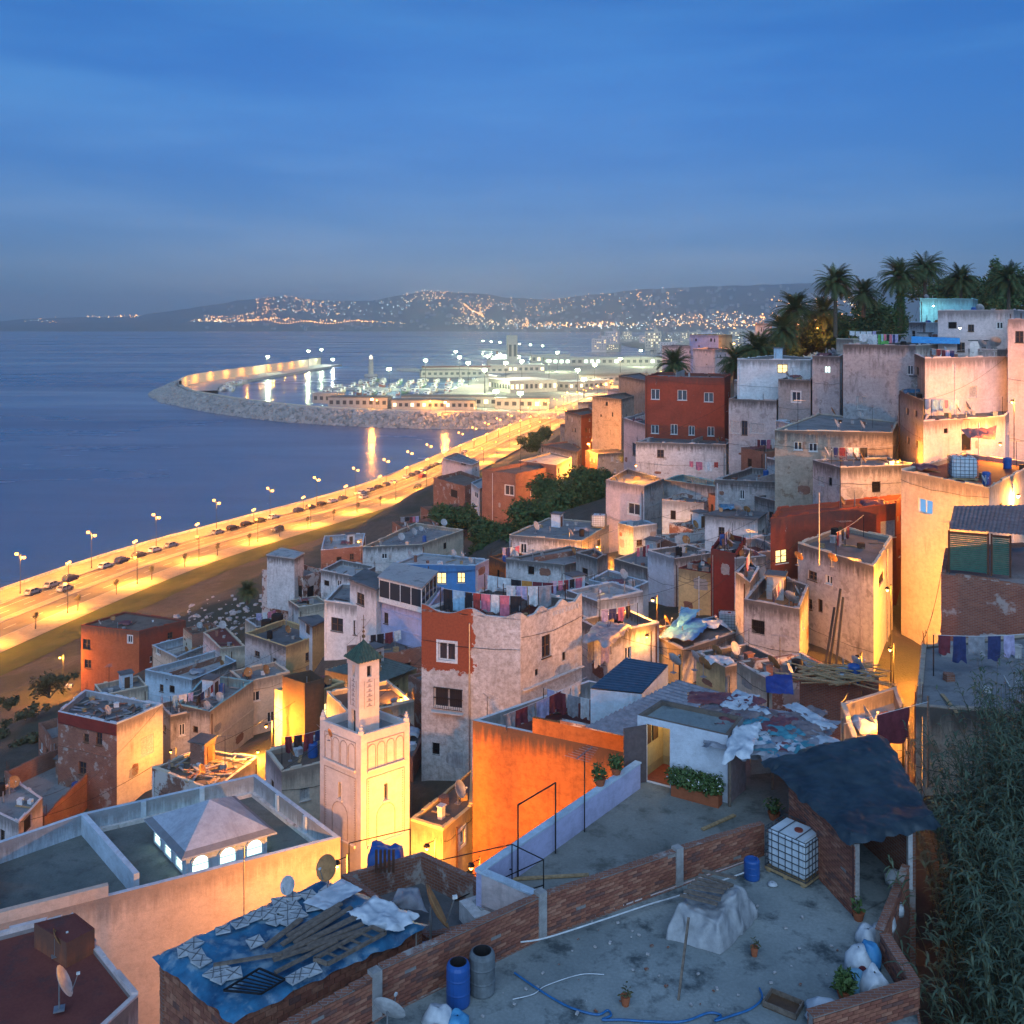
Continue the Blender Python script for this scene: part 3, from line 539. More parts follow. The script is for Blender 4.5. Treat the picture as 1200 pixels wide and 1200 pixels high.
# pyramid roofed lantern pavilion
pa, pc, pb = [V2(PZ(x, y, zr)) for x, y in ((218, 1028), (313, 1000), (180, 986))]
pp = [pa, pc, pc + pb - pa, pb]; cc = (pa + pc + pp[2] + pb) / 4; po = Vector((cc.x, cc.y, zr))
pav = thing('lantern_pavilion', 'white pavilion with pyramid roof and glowing arched windows on the mosque roof', 'pavilion', po)
ez = zr + 1.0
def arch_pts(u, v0, w_, h_, n=8):
    r = w_ / 2; P = [(u - r, v0), (u + r, v0), (u + r, v0 + h_ - r)]
    for k in range(1, n): t_ = math.pi * k / n; P.append((u + r * math.cos(t_), v0 + h_ - r + r * math.sin(t_)))
    P.append((u - r, v0 + h_ - r)); return P
def arch_frame(w, u, v0, w_, h_, t_, d0, d1, mb):
    A = arch_pts(u, v0, w_, h_); B = arch_pts(u, v0 - t_, w_ + 2 * t_, h_ + 2 * t_); n = len(A)
    for k in range(n):
        j = (k + 1) % n
        mb.face([w.at(*A[k], d1), w.at(*B[k], d1), w.at(*B[j], d1), w.at(*A[j], d1)][::-1])
        mb.face([w.at(*B[k], d0), w.at(*B[j], d0), w.at(*B[j], d1), w.at(*B[k], d1)]); mb.face([w.at(*A[k], d1), w.at(*A[j], d1), w.at(*A[j], d0), w.at(*A[k], d0)])
PAVW = emit('pavilion_window_glow', (.70, 1.0, .86), 2.4)
for i in range(4):
    w = Wall(pp[i], pp[(i + 1) % 4]); m = MB(); panel(m, w, zr, ez, [], uo=i * 5); m.build('wall', BLUEWH, pav, po)
    for k in range(3):
        u = w.len * (k + .5) / 3; f = MB(); arch_frame(w, u, zr + .14, w.len * .19, .68, .09, .002, .07, f); fo = f.build('window', BLUEWH, pav, po)
        g = MB(); g.face([w.at(x, y, .012) for x, y in arch_pts(u, zr + .14, w.len * .19, .68)]); g.build('pane', PAVW, fo, po)
        g = MB(); w.bx(g, u - w.len * .095, u + w.len * .095, zr + .42, zr + .45, .014, .04); g.build('glazing_bar', FRAMEW, fo, po)
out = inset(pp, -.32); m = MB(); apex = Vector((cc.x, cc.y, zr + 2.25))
for i in range(4):
    A, B = out[i], out[(i + 1) % 4]; d = (B - A).length
    m.face([(A.x, A.y, ez + .02), (B.x, B.y, ez + .02), apex], 0, [(0, 0), (d, 0), (d / 2, 2.4)])
    m.face([(A.x, A.y, ez - .06), (B.x, B.y, ez - .06), (B.x, B.y, ez + .02), (A.x, A.y, ez + .02)])
m.face([(p.x, p.y, ez - .06) for p in out[::-1]])
m.build('roof', plaster('lantern_roof', (.40, .46, .54), .4, seed=31), pav, po)

mz = zat(423, 862, 48); mpoly, _ = corners([(423, 862), (480, 845), (375, 843)], z=mz)
MINW = plaster('minaret_limewash', (.66, .60, .56), .22, seed=41)
mc = sum(mpoly, Vector((0, 0))) / 4; mio = Vector((mc.x, mc.y, 38.5))
mina = thing('minaret', 'square white minaret with carved arch panels and green tiled cap', 'minaret', mio)
LINE = simple('carved_groove', (.36, .30, .27), .9)
for i in range(4):
    w = Wall(mpoly[i], mpoly[(i + 1) % 4]); m = MB(); um = w.len / 2; ops = [(um - .13, um + .13, mz - 3.55, mz - 2.75)]
    panel(m, w, 36, mz, ops, rev=.25, uo=i * 4); wall = m.build('wall', MINW, mina, mio)
    g = MB(); g.face([w.at(um - .13, mz - 3.55, -.24), w.at(um + .13, mz - 3.55, -.24), w.at(um + .13, mz - 2.75, -.24), w.at(um - .13, mz - 2.75, -.24)])
    s_ = g.build('slit_window', DARK, mina, mio); g = MB(); w.bx(g, um - .2, um + .2, mz - 3.66, mz - 3.56, .002, .1); g.build('sill', MINW, s_, mio)
    k = MB(); arch_frame(w, um, mz - 3.54, .2, .84, .05, .002, .03, k); k.build('arch_surround', MINW, mina, mio)
    lo, hi = w.len * .12, w.len * .88; g = MB()
    w.bx(g, lo, hi, mz - 1.92, mz - 1.80, .002, .12); g.build('shelf', MINW, mina, mio)
    g = MB(); w.bx(g, lo, hi, mz - 5.62, mz - 5.50, .002, .12); g.build('shelf', MINW, mina, mio)
    g = MB()
    for a_, b_, v0, v1 in ((lo - .03, lo, mz - 5.5, mz - 2.2), (hi, hi + .03, mz - 5.5, mz - 2.2), (lo, hi, mz - 2.23, mz - 2.2), (lo, lo + .03, mz - 1.8, mz - .45), (hi - .03, hi, mz - 1.8, mz - .45), (lo + .03, hi - .03, mz - .48, mz - .45)): w.bx(g, a_, b_, v0, v1, .002, .03)
    v = mz - 5.4
    while v < mz - 2.4: w.bx(g, lo + .06, lo + .11, v, v + .06, .002, .025); w.bx(g, hi - .11, hi - .06, v, v + .06, .002, .025); v += .12
    g.build('border_moulding', LINE, mina, mio)
    for q in range(4):
        g = MB(); arch_frame(w, lo + (hi - lo) * (q + .5) / 4, mz - 1.78, (hi - lo) / 4 - .14, 1.18, .035, .002, .03, g); g.build('blind_arch', LINE, mina, mio)
    g = MB(); arch_frame(w, um, mz - 5.48, w.len * .36, 1.75, .04, .002, .03, g); g.build('blind_arch', LINE, mina, mio)
inn = inset(mpoly, .16); m = MB()
for i in range(4):
    A, B, C, D_ = mpoly[i], mpoly[(i + 1) % 4], inn[(i + 1) % 4], inn[i]
    m.face([(A.x, A.y, mz), (B.x, B.y, mz), (C.x, C.y, mz), (D_.x, D_.y, mz)]); m.face([(C.x, C.y, mz - .35), (D_.x, D_.y, mz - .35), (D_.x, D_.y, mz), (C.x, C.y, mz)])
m.build('parapet', MINW, mina, mio); m = MB(); m.face([(p.x, p.y, mz - .35) for p in inset(mpoly, .15)]); m.build('roof', ROOFG, mina, mio)
for p in mpoly:                                                     # stepped corner merlons
    q = mc + (p - mc) * .93; m = MB(); m.box((q.x, q.y, mz + .1), (.26, .26, .2)); m.box((q.x, q.y, mz + .28), (.17, .17, .16)); m.box((q.x, q.y, mz + .42), (.08, .08, .12)); m.build('merlon', MINW, mina, mio)
ang = math.atan2(mpoly[1].y - mpoly[0].y, mpoly[1].x - mpoly[0].x)
sc = V2(PD(426, 800, 49.3)); side = 1.14; M3 = Matrix.Rotation(ang, 2)
sp = [sc + M3 @ Vector(q) * side / 2 for q in ((-1, -1), (1, -1), (1, 1), (-1, 1))]; sz0, sz1 = mz - .35, zat(426, 772, 49)
for i in range(4):
    w = Wall(sp[i], sp[(i + 1) % 4]); um = w.len / 2
    m = MB(); ops = [(um - .13, um + .13, sz1 - .85, sz1 - .3)] + ([(um - .2, um + .2, sz0 + .02, sz0 + 1.25)] if i == 3 else []); panel(m, w, sz0, sz1, ops, rev=.16, uo=i * 3); m.build('shaft_wall', MINW, mina, mio)
    for o_ in ops: g = MB(); g.face([w.at(o_[0], o_[2], -.15), w.at(o_[1], o_[2], -.15), w.at(o_[1], o_[3], -.15), w.at(o_[0], o_[3], -.15)]); g.build('dark_opening', DARK, mina, mio)
    g = MB()
    for uu in (um - .3, um + .28): w.bx(g, uu, uu + .02, sz0 + 1.4, sz1 - 1.0, .002, .025)
    v = sz0 + 1.45
    while v < sz1 - 1.1: w.bx(g, um - .16, um + .16, v, v + .03, .002, .022); w.bx(g, um - .05, um + .05, v + .06, v + .14, .002, .022); v += .24
    g.build('shaft_moulding', LINE, mina, mio)
out = [sc + M3 @ Vector(q) * (side / 2 + .16) for q in ((-1, -1), (1, -1), (1, 1), (-1, 1))]; ap = Vector((sc.x, sc.y, sz1 + .85))
TILEG = simple('green_glazed_tile', (.06, .10, .07), .4, 0, .4, 5)
m = MB(); m.face([(p.x, p.y, sz1) for p in out[::-1]])
for i in range(4): m.face([(out[i].x, out[i].y, sz1), (out[(i + 1) % 4].x, out[(i + 1) % 4].y, sz1), ap])
cap_ = m.build('cap_roof', TILEG, mina, mio)
for i in range(4):
    A, B = Vector((*out[i], sz1)), Vector((*out[(i + 1) % 4], sz1)); n_ = 9
    for k in range(n_):
        f = (k + .5) / n_; p = A.lerp(B, f); tp = p.lerp(ap, 1) if k == n_ // 2 else p + (ap - (A + B) / 2) * (1 - abs(2 * f - 1)) * .97
        t_ = MB(); t_.cyl(p + Vector((0, 0, -.02)), tp, .055, .035, 5); t_.build('tile', TILEG, cap_, mio)
m = MB(); m.cyl(ap - Vector((0, 0, .05)), ap + Vector((0, 0, 1.25)), .018, n=5)
for z_, r_ in ((.18, .1), (.42, .075), (.62, .055)): m.lathe([(0, z_ - r_), (r_ * .8, z_ - r_ * .6), (r_, z_), (r_ * .8, z_ + r_ * .6), (0, z_ + r_)], ap, 8)
m.box(ap + Vector((0, 0, 1.0)), (.24, .02, .02)); m.build('finial', simple('tarnished_brass', (.12, .09, .06), .5, .7), mina, mio)

# ------------------------------------------------------------------ the big red and white house with the roof laundry
mpx = [(610, 727), (682, 703), (572, 690), (494, 716)]; mp_, mzz = corners(mpx, D=60); mcx = sum(mp_, Vector((0, 0))) / 4
s = NT('flaked_white_and_red_render'); u = s.uv(); sx = s.n('ShaderNodeSeparateXYZ'); s.l(u, sx.inputs[0])
nn = s.noise(u, 1.1, 8, .65); big = s.noise(u, .45, 6); fine = s.noise(u, 7, 6, .7)
def math2(op, a, b):
    o_ = s.n('ShaderNodeMath'); o_.operation = op
    for v, i in ((a, 0), (b, 1)):
        if isinstance(v, (int, float)): o_.inputs[i].default_value = v
        else: s.l(v, o_.inputs[i])
    return o_.outputs[0]
wob = math2('MULTIPLY', math2('SUBTRACT', nn, .5), 2.2)
e1 = math2('LESS_THAN', math2('ADD', sx.outputs[0], wob), 3 * 13.3 + mcx.x + 3.45); e2 = math2('GREATER_THAN', math2('ADD', sx.outputs[1], wob), zat(520, 785, 61.7) - mzz)
white = s.mix(s.ramp(big, [(.35, 0.0), (.7, 1.0)]), (.52, .47, .43), (.70, .66, .63))
gr_ = s.noise(u, 2.4, 10, .78); white = s.mix(s.ramp(gr_, [(.40, .7), (.57, 0.0)]), white, (.26, .22, .19)); white = s.mix(s.ramp(fine, [(.36, .6), (.50, 0.0)]), white, (.34, .28, .23))
st_ = s.noise(s.mapv(u, (2.4, .3, 1)), 1.2, 7, .65); white = s.mix(s.ramp(st_, [(.55, 0.0), (.75, .5)]), white, (.2, .17, .15))
red = s.mix(s.ramp(fine, [(.35, .6), (.6, 0.0)]), (.33, .085, .04), (.20, .05, .03))
e3 = math2('GREATER_THAN', sx.outputs[0], 3 * 13.3 + mcx.x - .5)
s.col(s.mix(math2('MULTIPLY', math2('MULTIPLY', e1, e3), e2), white, red)); s.set(rough=.93, spec=.2); s.bump(s.noise(u, 9, 6, .7), .6, .03)
MAINW = s.m
h_main = house('corner_townhouse', 'tall flaking white townhouse with a red painted corner and laundry on its roof', mpx, 40, D=60, wall=[MAINW, MAINW, WHITE2, MAINW], roof=ROOFR, ph=.75, cap=WHITE2,
    wins=[(3, 514, 753, 534, 774, 'ws'), (3, 509, 807, 542, 830, 'grille'), (3, 507, 871, 515, 884, 'bars'), (0, 635, 744, 645, 770, 'd'), (0, 659, 764, 663, 774, 'hole'), (0, 627, 784, 631, 792, 'hole')])
for i in (0, 3):
    w = h_main['W'][i]; m = MB(); n_ = 28; z0 = h_main['z']; segs = 2 if i == 3 else 3
    pr = [(w.len * k / n_, z0 + .02 + .42 * abs(math.cos(math.pi * segs * k / n_)) ** 3) for k in range(n_ + 1)]
    for (ua, va), (ub, vb) in zip(pr[:-1], pr[1:]):
        m.face([w.at(ua, z0, 0), w.at(ub, z0, 0), w.at(ub, vb, 0), w.at(ua, va, 0)], 0, [(ua + i * 13.3 + mcx.x, 0), (ub + i * 13.3 + mcx.x, 0), (ub + i * 13.3 + mcx.x, vb - z0), (ua + i * 13.3 + mcx.x, va - z0)]); m.face([w.at(ub, z0, -.18), w.at(ua, z0, -.18), w.at(ua, va, -.18), w.at(ub, vb, -.18)])
        m.face([w.at(ua, va, 0), w.at(ub, vb, 0), w.at(ub, vb, -.18), w.at(ua, va, -.18)])
    m.build('scalloped_parapet', MAINW, h_main['root'], h_main['o'])
w = h_main['W'][0]
for k in range(9):                                                 # pierced blocks along the far end of the parapet
    u_ = w.len * (.52 + .05 * k); m = MB(); w.bx(m, u_, u_ + .08, h_main['z'] - .42, h_main['z'] - .12, .002, .05); m.build('baluster', WHITE2, h_main['root'], h_main['o'])
m = MB(); v_ = zat(640, 790, 63); w.bx(m, .2, w.len, v_, v_ + .07, .002, .2); m.build('ledge', WHITE2, h_main['root'], h_main['o'])
m = MB(); w = h_main['W'][3]; vb = w.px(509, 800, 542, 832)
w.bx(m, vb[0] - .1, vb[1] + .1, vb[2] - .14, vb[2] - .07, .002, .35); m.build('window_box_shelf', WHITE2, h_main['root'], h_main['o'])
# ------------------------------------------------------------------ orange house, little alley house
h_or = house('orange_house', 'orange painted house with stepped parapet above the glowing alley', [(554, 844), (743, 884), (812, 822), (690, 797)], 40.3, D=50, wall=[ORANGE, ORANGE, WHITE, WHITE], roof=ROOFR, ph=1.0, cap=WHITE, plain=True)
w = h_or['W'][0]; uo_ = w.px(624, 860, 742, 870)[0]
m = MB(); w.bx(m, uo_, w.len, h_or['z'] + .002, h_or['z'] + .75, -.2, .003); m.build('raised_parapet', ORANGE, h_or['root'], h_or['o'])
m = MB(); w.bx(m, uo_ + 1.5, w.len, h_or['z'] + .752, h_or['z'] + .9, -.24, .02); m.build('brick_coping', BRICKP, h_or['root'], h_or['o'])
house('alley_house', 'small yellow lit house with brown roof squeezed beside the orange house', [(519, 974), (554, 944), (553, 902), (481, 962)], 39.8, D=48.5, wall=[YELLOW, CREAM, CREAM, YELLOW], roof=ROOFB, ph=.1, wins=[(0, 538, 972, 544, 990, 'ws')])  # yellow alley lamplight is put into the wall colours
h_back = house('tin_roof_house', 'low dark roofed house behind the minaret top', [(484, 890), (497, 862), (470, 838), (440, 848)], 39, D=62, wall=[BRICKW, BRICKW], roof=ROOFD, ph=.12)
h_gap = house('courtyard_house', 'low grey roofed house in the gap below the scalloped townhouse', [(452, 960), (480, 945), (470, 885), (440, 900)], 38.5, z=41.2, wall=[BRICKW, BRICKW], roof=ROOFB, ph=.2)

# ------------------------------------------------------------------ foreground roofs
ZA, ZB = 52.5, 52.58
SLABA = ground('terrace_screed', (.17, .20, .20), (.29, .32, .31), .42, stain=(.045, .06, .065), amt=.95)
house('terrace_building', 'concrete roof terrace strewn with barrels, bags and hoses', [(250, 1330), (1100, 1330), (1076, 1180), (1036, 1118), (1066, 1040), (1015, 985), (897, 1000), (640, 1096), (448, 1190)], 44, z=ZA + .02, wall=[BRICKW], roof=SLABA, ph=.02, t=.05, cat='roof terrace', key='A')
tb = [V2(PZ(558, 1020, 53.4)), V2(PZ(634, 1052, 53.4))] + [V2(PZ(x, y, ZB)) for x, y in ((650, 1088), (897, 999), (1010, 975), (960, 905), (905, 885), (752, 912))]
pB = [(p.x, p.y) for p in tb]
SLABB = ground('upper_terrace_screed', (.17, .18, .165), (.255, .265, .245), .5, stain=(.06, .065, .055), amt=.7)
rb = thing('terrace_building', 'bare concrete roof terrace around the white shed', 'roof terrace', (tb[0].x, tb[0].y, 46))
m = MB(); m.prism(pB, 38, ZB - .03, 0); m.build('wall', PINKW, rb, Vector(rb.location)); m = MB(); m.face([(x, y, ZB) for x, y in pB]); m.build('roof', SLABB, rb, Vector(rb.location)); GROUND_PTS.append((tb[3].x, tb[3].y + 2, 44)); GROUND_PTS.append((tb[0].x, tb[0].y, 40))
def low_wall(name, label, p0, p1, z0, z1, t, mat, cat='wall', cope=None):
    w = Wall(p0, p1); o = Vector((p0.x, p0.y, z0)); r = thing(name, label, cat, o); m = MB(); w.bx(m, 0, w.len, z0, z1, -t, 0); m.build('wall', mat, r, o)
    if cope: m = MB(); w.bx(m, -.02, w.len + .02, z1 + .002, z1 + .05, -t - .03, .03); m.build('coping', cope, r, o)
    return r
low_wall('parapet_wall', 'lilac white parapet along the alley side of the bare terrace', V2(PZ(745, 893, 53.4)), tb[0], ZB - 2.5, 53.4, .18, LILAC, cope=BLUEWH)
low_wall('parapet_wall', 'short orange lit parapet at the corner of the bare terrace', tb[0], tb[1], ZB - 6, 53.36, .18, PINKW, cope=BLUEWH)
# bricks laid one by one
BR = [simple('brick_red_a', (.30, .115, .07), .9, 0, .35, 8, .4), simple('brick_red_b', (.24, .085, .055), .9, 0, .35, 8, .4), simple('brick_red_c', (.36, .16, .10), .9, 0, .35, 8, .4), simple('brick_soot', (.16, .075, .06), .9, 0, .35, 8, .4)]
MORT = ground('mortar', (.22, .20, .19), (.30, .28, .26), 1.5)
BME = {}
def brick_mesh(k, bl, bh):
    key = (k, round(bl, 3), round(bh, 3))
    if key not in BME:
        m = MB(); h = .028; e = .008
        o_ = [(-bl / 2, -h, -bh / 2), (bl / 2, -h, -bh / 2), (bl / 2, -h, bh / 2), (-bl / 2, -h, bh / 2)]
        o_ = [Vector((x, h, z)) for x, y, z in o_]; f_ = [Vector((p.x * (1 - 2 * e / bl), -h, p.z * (1 - 2 * e / bh))) for p in o_]; md = [Vector((p.x, -h + .007, p.z)) for p in o_]
        m.face(f_)
        for i in range(4): j = (i + 1) % 4; m.face([md[i], md[j], f_[j], f_[i]]); m.face([o_[i], o_[j], md[j], md[i]])
        BME[key] = m.mesh('brick', [BR[k]])
    return BME[key]
def brick_face(root, o, w, u0, u1, z0, ztop, d, budget, bl=.29, bh=.072, gap=.012, rnd_=rnd, miss=.0):
    """courses on a facade; ztop(u) gives the top. The first `budget` become parts, the rest one joined part"""
    rest = MB(); row = 0; z = z0; q = Matrix((w.e, -w.n, Vector((0, 0, 1)))).transposed().to_euler(); cnt = 0; cells = []
    zmax = max(ztop(u0), ztop(u1), ztop((u0 + u1) / 2))
    while z < zmax:
        u = u0 - (bl + gap) / 2 * (row % 2)
        while u < u1:
            a, b = max(u, u0), min(u + bl, u1)
            if b - a > .06 and z + bh < ztop((a + b) / 2) + .02 and rnd_.random() > miss: cells.append((a, b, z))
            u += bl + gap
        row += 1; z += bh + gap
    cells.sort(key=lambda c: (-c[2] if budget < len(cells) else 0))
    for a, b, z in cells:
        c = w.at((a + b) / 2, z + bh / 2, d + rnd_.uniform(-.006, .008)); k = rnd_.choices((0, 1, 2, 3), (5, 4, 2, 1.5))[0]
        L_ = b - a
        if cnt < budget and abs(L_ - bl) < .01 or cnt < budget * .9:
            ob = bpy.data.objects.new('brick', brick_mesh(k, L_ if abs(L_ - bl) > .01 else bl, bh)); COL.objects.link(ob); ob.parent = root; ob.location = c - o; ob.rotation_euler = q; cnt += 1
        else: w.bx(rest, a, b, z, z + bh, d - .02, d + rnd_.uniform(.02, .034), k)
    if rest.f: tag(rest.build('brickwork', BR, root, o), kind='stuff')
def brick_run(label, x0, y0, x1, y1, zt0, zt1, t=.18, budget=280, zbase=ZA, back=True, post=True):
    p0, p1 = V2(PZ(x0, y0, zbase)), V2(PZ(x1, y1, zbase)); w = Wall(p0, p1); o = Vector((p0.x, p0.y, zbase))
    r = thing('brick_wall', label, 'wall', o); m = MB()
    top = lambda u: zt0 + (zt1 - zt0) * u / w.len
    for k in range(6):
        a, b = w.len * k / 6, w.len * (k + 1) / 6; w.bx(m, a, b, zbase - .02, min(top(a), top(b)) - .01, -t, -.028)
    m.build('mortar_core', MORT, r, o); brick_face(r, o, w, 0, w.len, zbase + .005, top, -.03, budget, miss=.01)
    m = MB(); n_ = 10
    for k in range(n_):
        a, b = w.len * k / n_, w.len * (k + 1) / n_; w.bx(m, a + .004, b - .004, top((a + b) / 2), top((a + b) / 2) + rnd.uniform(.012, .03), -t - .012, .012)
    m.build('coping', BRICKW, r, o)
    if post: m = MB(); w.bx(m, w.len - .24, w.len + .002, zbase, zt1 + .1, -t - .02, .035); m.build('concrete_post', CONC, r, o)
    return r, w, o
brick_run('brick wall run between the blue barrel and the first concrete post', 448, 1190, 640, 1097, ZA + 1.05, ZA + 1.05)
brick_run('brick wall run behind the covered heap', 641, 1096, 800, 1037, ZA + 1.0, ZA + .95)
brick_run('brick wall run behind the caged tank', 801, 1036, 896, 1003, ZA + .95, ZA + .92, budget=200, post=False)
brick_run('lower stepped brick wall run beside the blue tarpaulin roof', 262, 1288, 447, 1191, ZA + .70, ZA + .95, budget=200)
# ------------------------------------------------------------------ brick house under the blue tarpaulin
TZ = 53.2; tp_, _ = corners([(275, 1190), (495, 1085), (382, 1033), (187, 1120)], z=TZ); tpo = Vector((tp_[0].x, tp_[0].y, 46))
tr = thing('brick_house', 'brick house whose roof is a blue tarpaulin weighted with tiles and planks', 'house', tpo)
for i in range(4):
    w = Wall(tp_[i], tp_[(i + 1) % 4]); m = MB(); w.bx(m, 0, w.len, 42, TZ - .03, -.2, -.028); m.build('wall', MORT if i in (0, 3) else BRICKW, tr, tpo)
    if i in (0, 3): brick_face(tr, tpo, w, 0, w.len, TZ - (2.9 if i == 3 else 2.2), lambda u: TZ - .03, -.03, 150, bl=.27, bh=.125, gap=.016)
GROUND_PTS.append((-5, 24, 42)); GROUND_PTS.append((-12, 30, 41))
def crease(s, p, sc):
    """sharp folds of plastic sheet"""
    a_ = s.n('ShaderNodeTexNoise'); a_.noise_type = 'RIDGED_MULTIFRACTAL'; a_.inputs['Scale'].default_value = sc; a_.inputs['Detail'].default_value = 5; a_.inputs['Distortion'].default_value = .6; s.l(p, a_.inputs['Vector']); s.bump(a_.outputs[0], .9, .10)
s = NT('blue_tarpaulin'); p = s.pos(); a = s.noise(p, 1.3, 7, .65); b = s.noise(s.mapv(p, (1, 1, 1), (0, 0, .7)), 2.6, 6, .6)
k = s.mix(s.ramp(a, [(.36, 0.0), (.64, 1.0)]), (.010, .05, .115), (.035, .17, .30)); k = s.mix(s.ramp(b, [(.50, 0.0), (.66, .85)]), k, (.22, .30, .35))
s.col(k); s.set(rough=.45, spec=.5); crease(s, p, 1.6); TARPB = s.m
s = NT('black_blue_tarpaulin'); p = s.pos(); a = s.noise(p, 1.2, 7, .65)
s.col(s.mix(s.ramp(a, [(.36, 0.0), (.64, 1.0)]), (.012, .022, .03), (.035, .055, .068))); s.set(rough=.55, spec=.4); crease(s, p, 1.3); TARPD = s.m
def tarp_mat(name, c1, c2):
    s = NT(name); p = s.pos(); a = s.noise(p, 2.2, 7, .65); s.col(s.mix(s.ramp(a, [(.36, 0.0), (.64, 1.0)]), c1, c2)); s.set(rough=.5, spec=.4); crease(s, p, 2.4); MATS[name] = s.m; return s.m
TARPW = tarp_mat('white_plastic_sheet', (.30, .35, .40), (.52, .56, .60)); TARPM = tarp_mat('maroon_sheet', (.10, .03, .04), (.2, .07, .07)); TARPG = tarp_mat('grey_sheet', (.16, .17, .2), (.28, .29, .32)); TARPT = tarp_mat('teal_sheet', (.04, .17, .22), (.08, .28, .34)); TARPN = tarp_mat('brown_sheet', (.12, .09, .09), (.22, .18, .18)); TARPY = tarp_mat('sand_sheet', (.36, .27, .16), (.5, .4, .26))
def drape(corn, nu, nv, amp, fq, seed=0, edge=0, sag=0):
    """a crumpled sheet over four corner points, its rim hanging by `edge`"""
    A, B, C, D_ = corn
    def fn(u, v):
        p = A.lerp(B, u).lerp(D_.lerp(C, u), v); q = Vector((p.x * fq, p.y * fq, seed))
        z = amp * (noise.noise(q) + .6 * noise.noise(q * 2.3) + .3 * noise.noise(q * 5)); rim = min(u, v, 1 - u, 1 - v)
        z -= sag * 4 * u * (1 - u)
        if edge and rim < .06: z -= edge * (1 - rim / .06) * (.6 + .6 * noise.noise(q * 1.7)); p += Vector((noise.noise(q * 3) * .12, noise.noise(q * 3 + Vector((9, 9, 9))) * .12, 0))
        return p + Vector((0, 0, z))
    return MB().grid(fn, nu, nv)
ex = inset(tp_, -.14); cor = [Vector((p.x, p.y, TZ + .10)) for p in ex]
drape(cor, 60, 46, .055, .9, 3, edge=.22).build('tarpaulin', TARPB, tr, tpo, merge=True)
ta, tb_, tc_, td = cor
def on_tarp(u, v, h=.0): return ta.lerp(tb_, u).lerp(td.lerp(tc_, u), v) + Vector((0, 0, .05 + h))
def px_tarp(x, y):
    p = PZ(x, y, TZ + .16); return p
TILE = simple('grey_cement_tile', (.40, .42, .43), .8, 0, .3, 4)
m = MB(); m.box((0, 0, 0), (.34, .34, .035)); m.bar((-.15, -.15, .022), (.15, .15, .022), .02, .012, 1); m.bar((-.15, .15, .022), (.15, -.15, .022), .02, .012, 1); tile_me = m.mesh('cement_tile', [TILE, simple('tile_groove', (.13, .14, .15), .9)])
for x, y in [(227, 1107), (217, 1116), (230, 1120), (236, 1128), (261, 1091), (281, 1084), (296, 1076), (307, 1070), (315, 1072), (326, 1066), (327, 1058), (337, 1069), (323, 1080), (337, 1080), (343, 1063), (350, 1073), (343, 1053), (366, 1064), (370, 1055), (299, 1105), (250, 1142), (258, 1138), (274, 1142), (259, 1147), (345, 1148), (352, 1144), (366, 1138), (384, 1045), (362, 1050)]:
    p = px_tarp(x, y) + Vector((0, 0, .03)); ob = bpy.data.objects.new('roof_tile', tile_me); COL.objects.link(ob); ob.location = p; ob.rotation_euler = (rnd.uniform(-.1, .1), rnd.uniform(-.1, .1), R(42) + rnd.uniform(-.4, .4)); tag(ob, 'loose square cement tile weighing down the blue tarpaulin', 'tile', 'tiles on the blue tarpaulin')
for x0, y0, x1, y1, wd in [(310, 1113, 353, 1082, .14), (337, 1100, 400, 1064, .13), (345, 1108, 412, 1068, .12), (330, 1121, 420, 1078, .16), (360, 1112, 425, 1086, .13), (250, 1134, 330, 1122, .10), (320, 1128, 400, 1102, .12), (322, 1143, 395, 1108, .10), (330, 1110, 398, 1070, .13), (352, 1118, 430, 1092, .12)]:
    A, B = px_tarp(x0, y0), px_tarp(x1, y1); m = MB(); m.bar(A + Vector((0, 0, .06)), B + Vector((0, 0, .07 + rnd.uniform(0, .05))), wd, .04); tag(m.build('plank', WOOD, o=A), 'grey weathered plank lying on the blue tarpaulin', 'plank', 'planks on the blue tarpaulin')
def grate(label, pts, n, mat, t=.035, rise=.1, cat='grate', name='iron_grate'):
    A, B, C, D_ = [px_tarp(x, y) + Vector((0, 0, rise)) for x, y in pts]; r = thing(name, label, cat, A); m = MB()
    for a_, b_ in ((A, B), (B, C), (C, D_), (D_, A)): m.bar(a_, b_, t)
    m.build('frame', mat, r, A)
    for k in range(1, n): m = MB(); m.bar(A.lerp(B, k / n), D_.lerp(C, k / n), t * .6); m.build('bar', mat, r, A)
grate('black iron window grate lying on the blue tarpaulin', [(262, 1166), (304, 1140), (334, 1153), (306, 1170)], 7, IRON)
grate('wooden pallet frame lying on the blue tarpaulin', [(368, 1128), (436, 1090), (452, 1097), (384, 1134)], 5, WOOD, .07, .08, 'pallet', 'wooden_pallet')
m = drape([px_tarp(405, 1075) + Vector((0, 0, .2)), px_tarp(440, 1060) + Vector((0, 0, .25)), px_tarp(492, 1080) + Vector((0, 0, .2)), px_tarp(460, 1096) + Vector((0, 0, .1))], 22, 16, .09, 2.5, 9, edge=.15); tag(m.build('plastic_sheet', TARPW, merge=True), 'crumpled white plastic sheet at the end of the blue tarpaulin', 'sheet')
m = drape([px_tarp(355, 1062) + Vector((0, 0, .1)), px_tarp(400, 1035) + Vector((0, 0, .12)), px_tarp(425, 1048) + Vector((0, 0, .12)), px_tarp(380, 1072) + Vector((0, 0, .1))], 16, 12, .04, 2, 4); tag(m.build('plastic_sheet', TARPW, merge=True), 'flat white plastic sheet along the back edge of the blue tarpaulin', 'sheet')

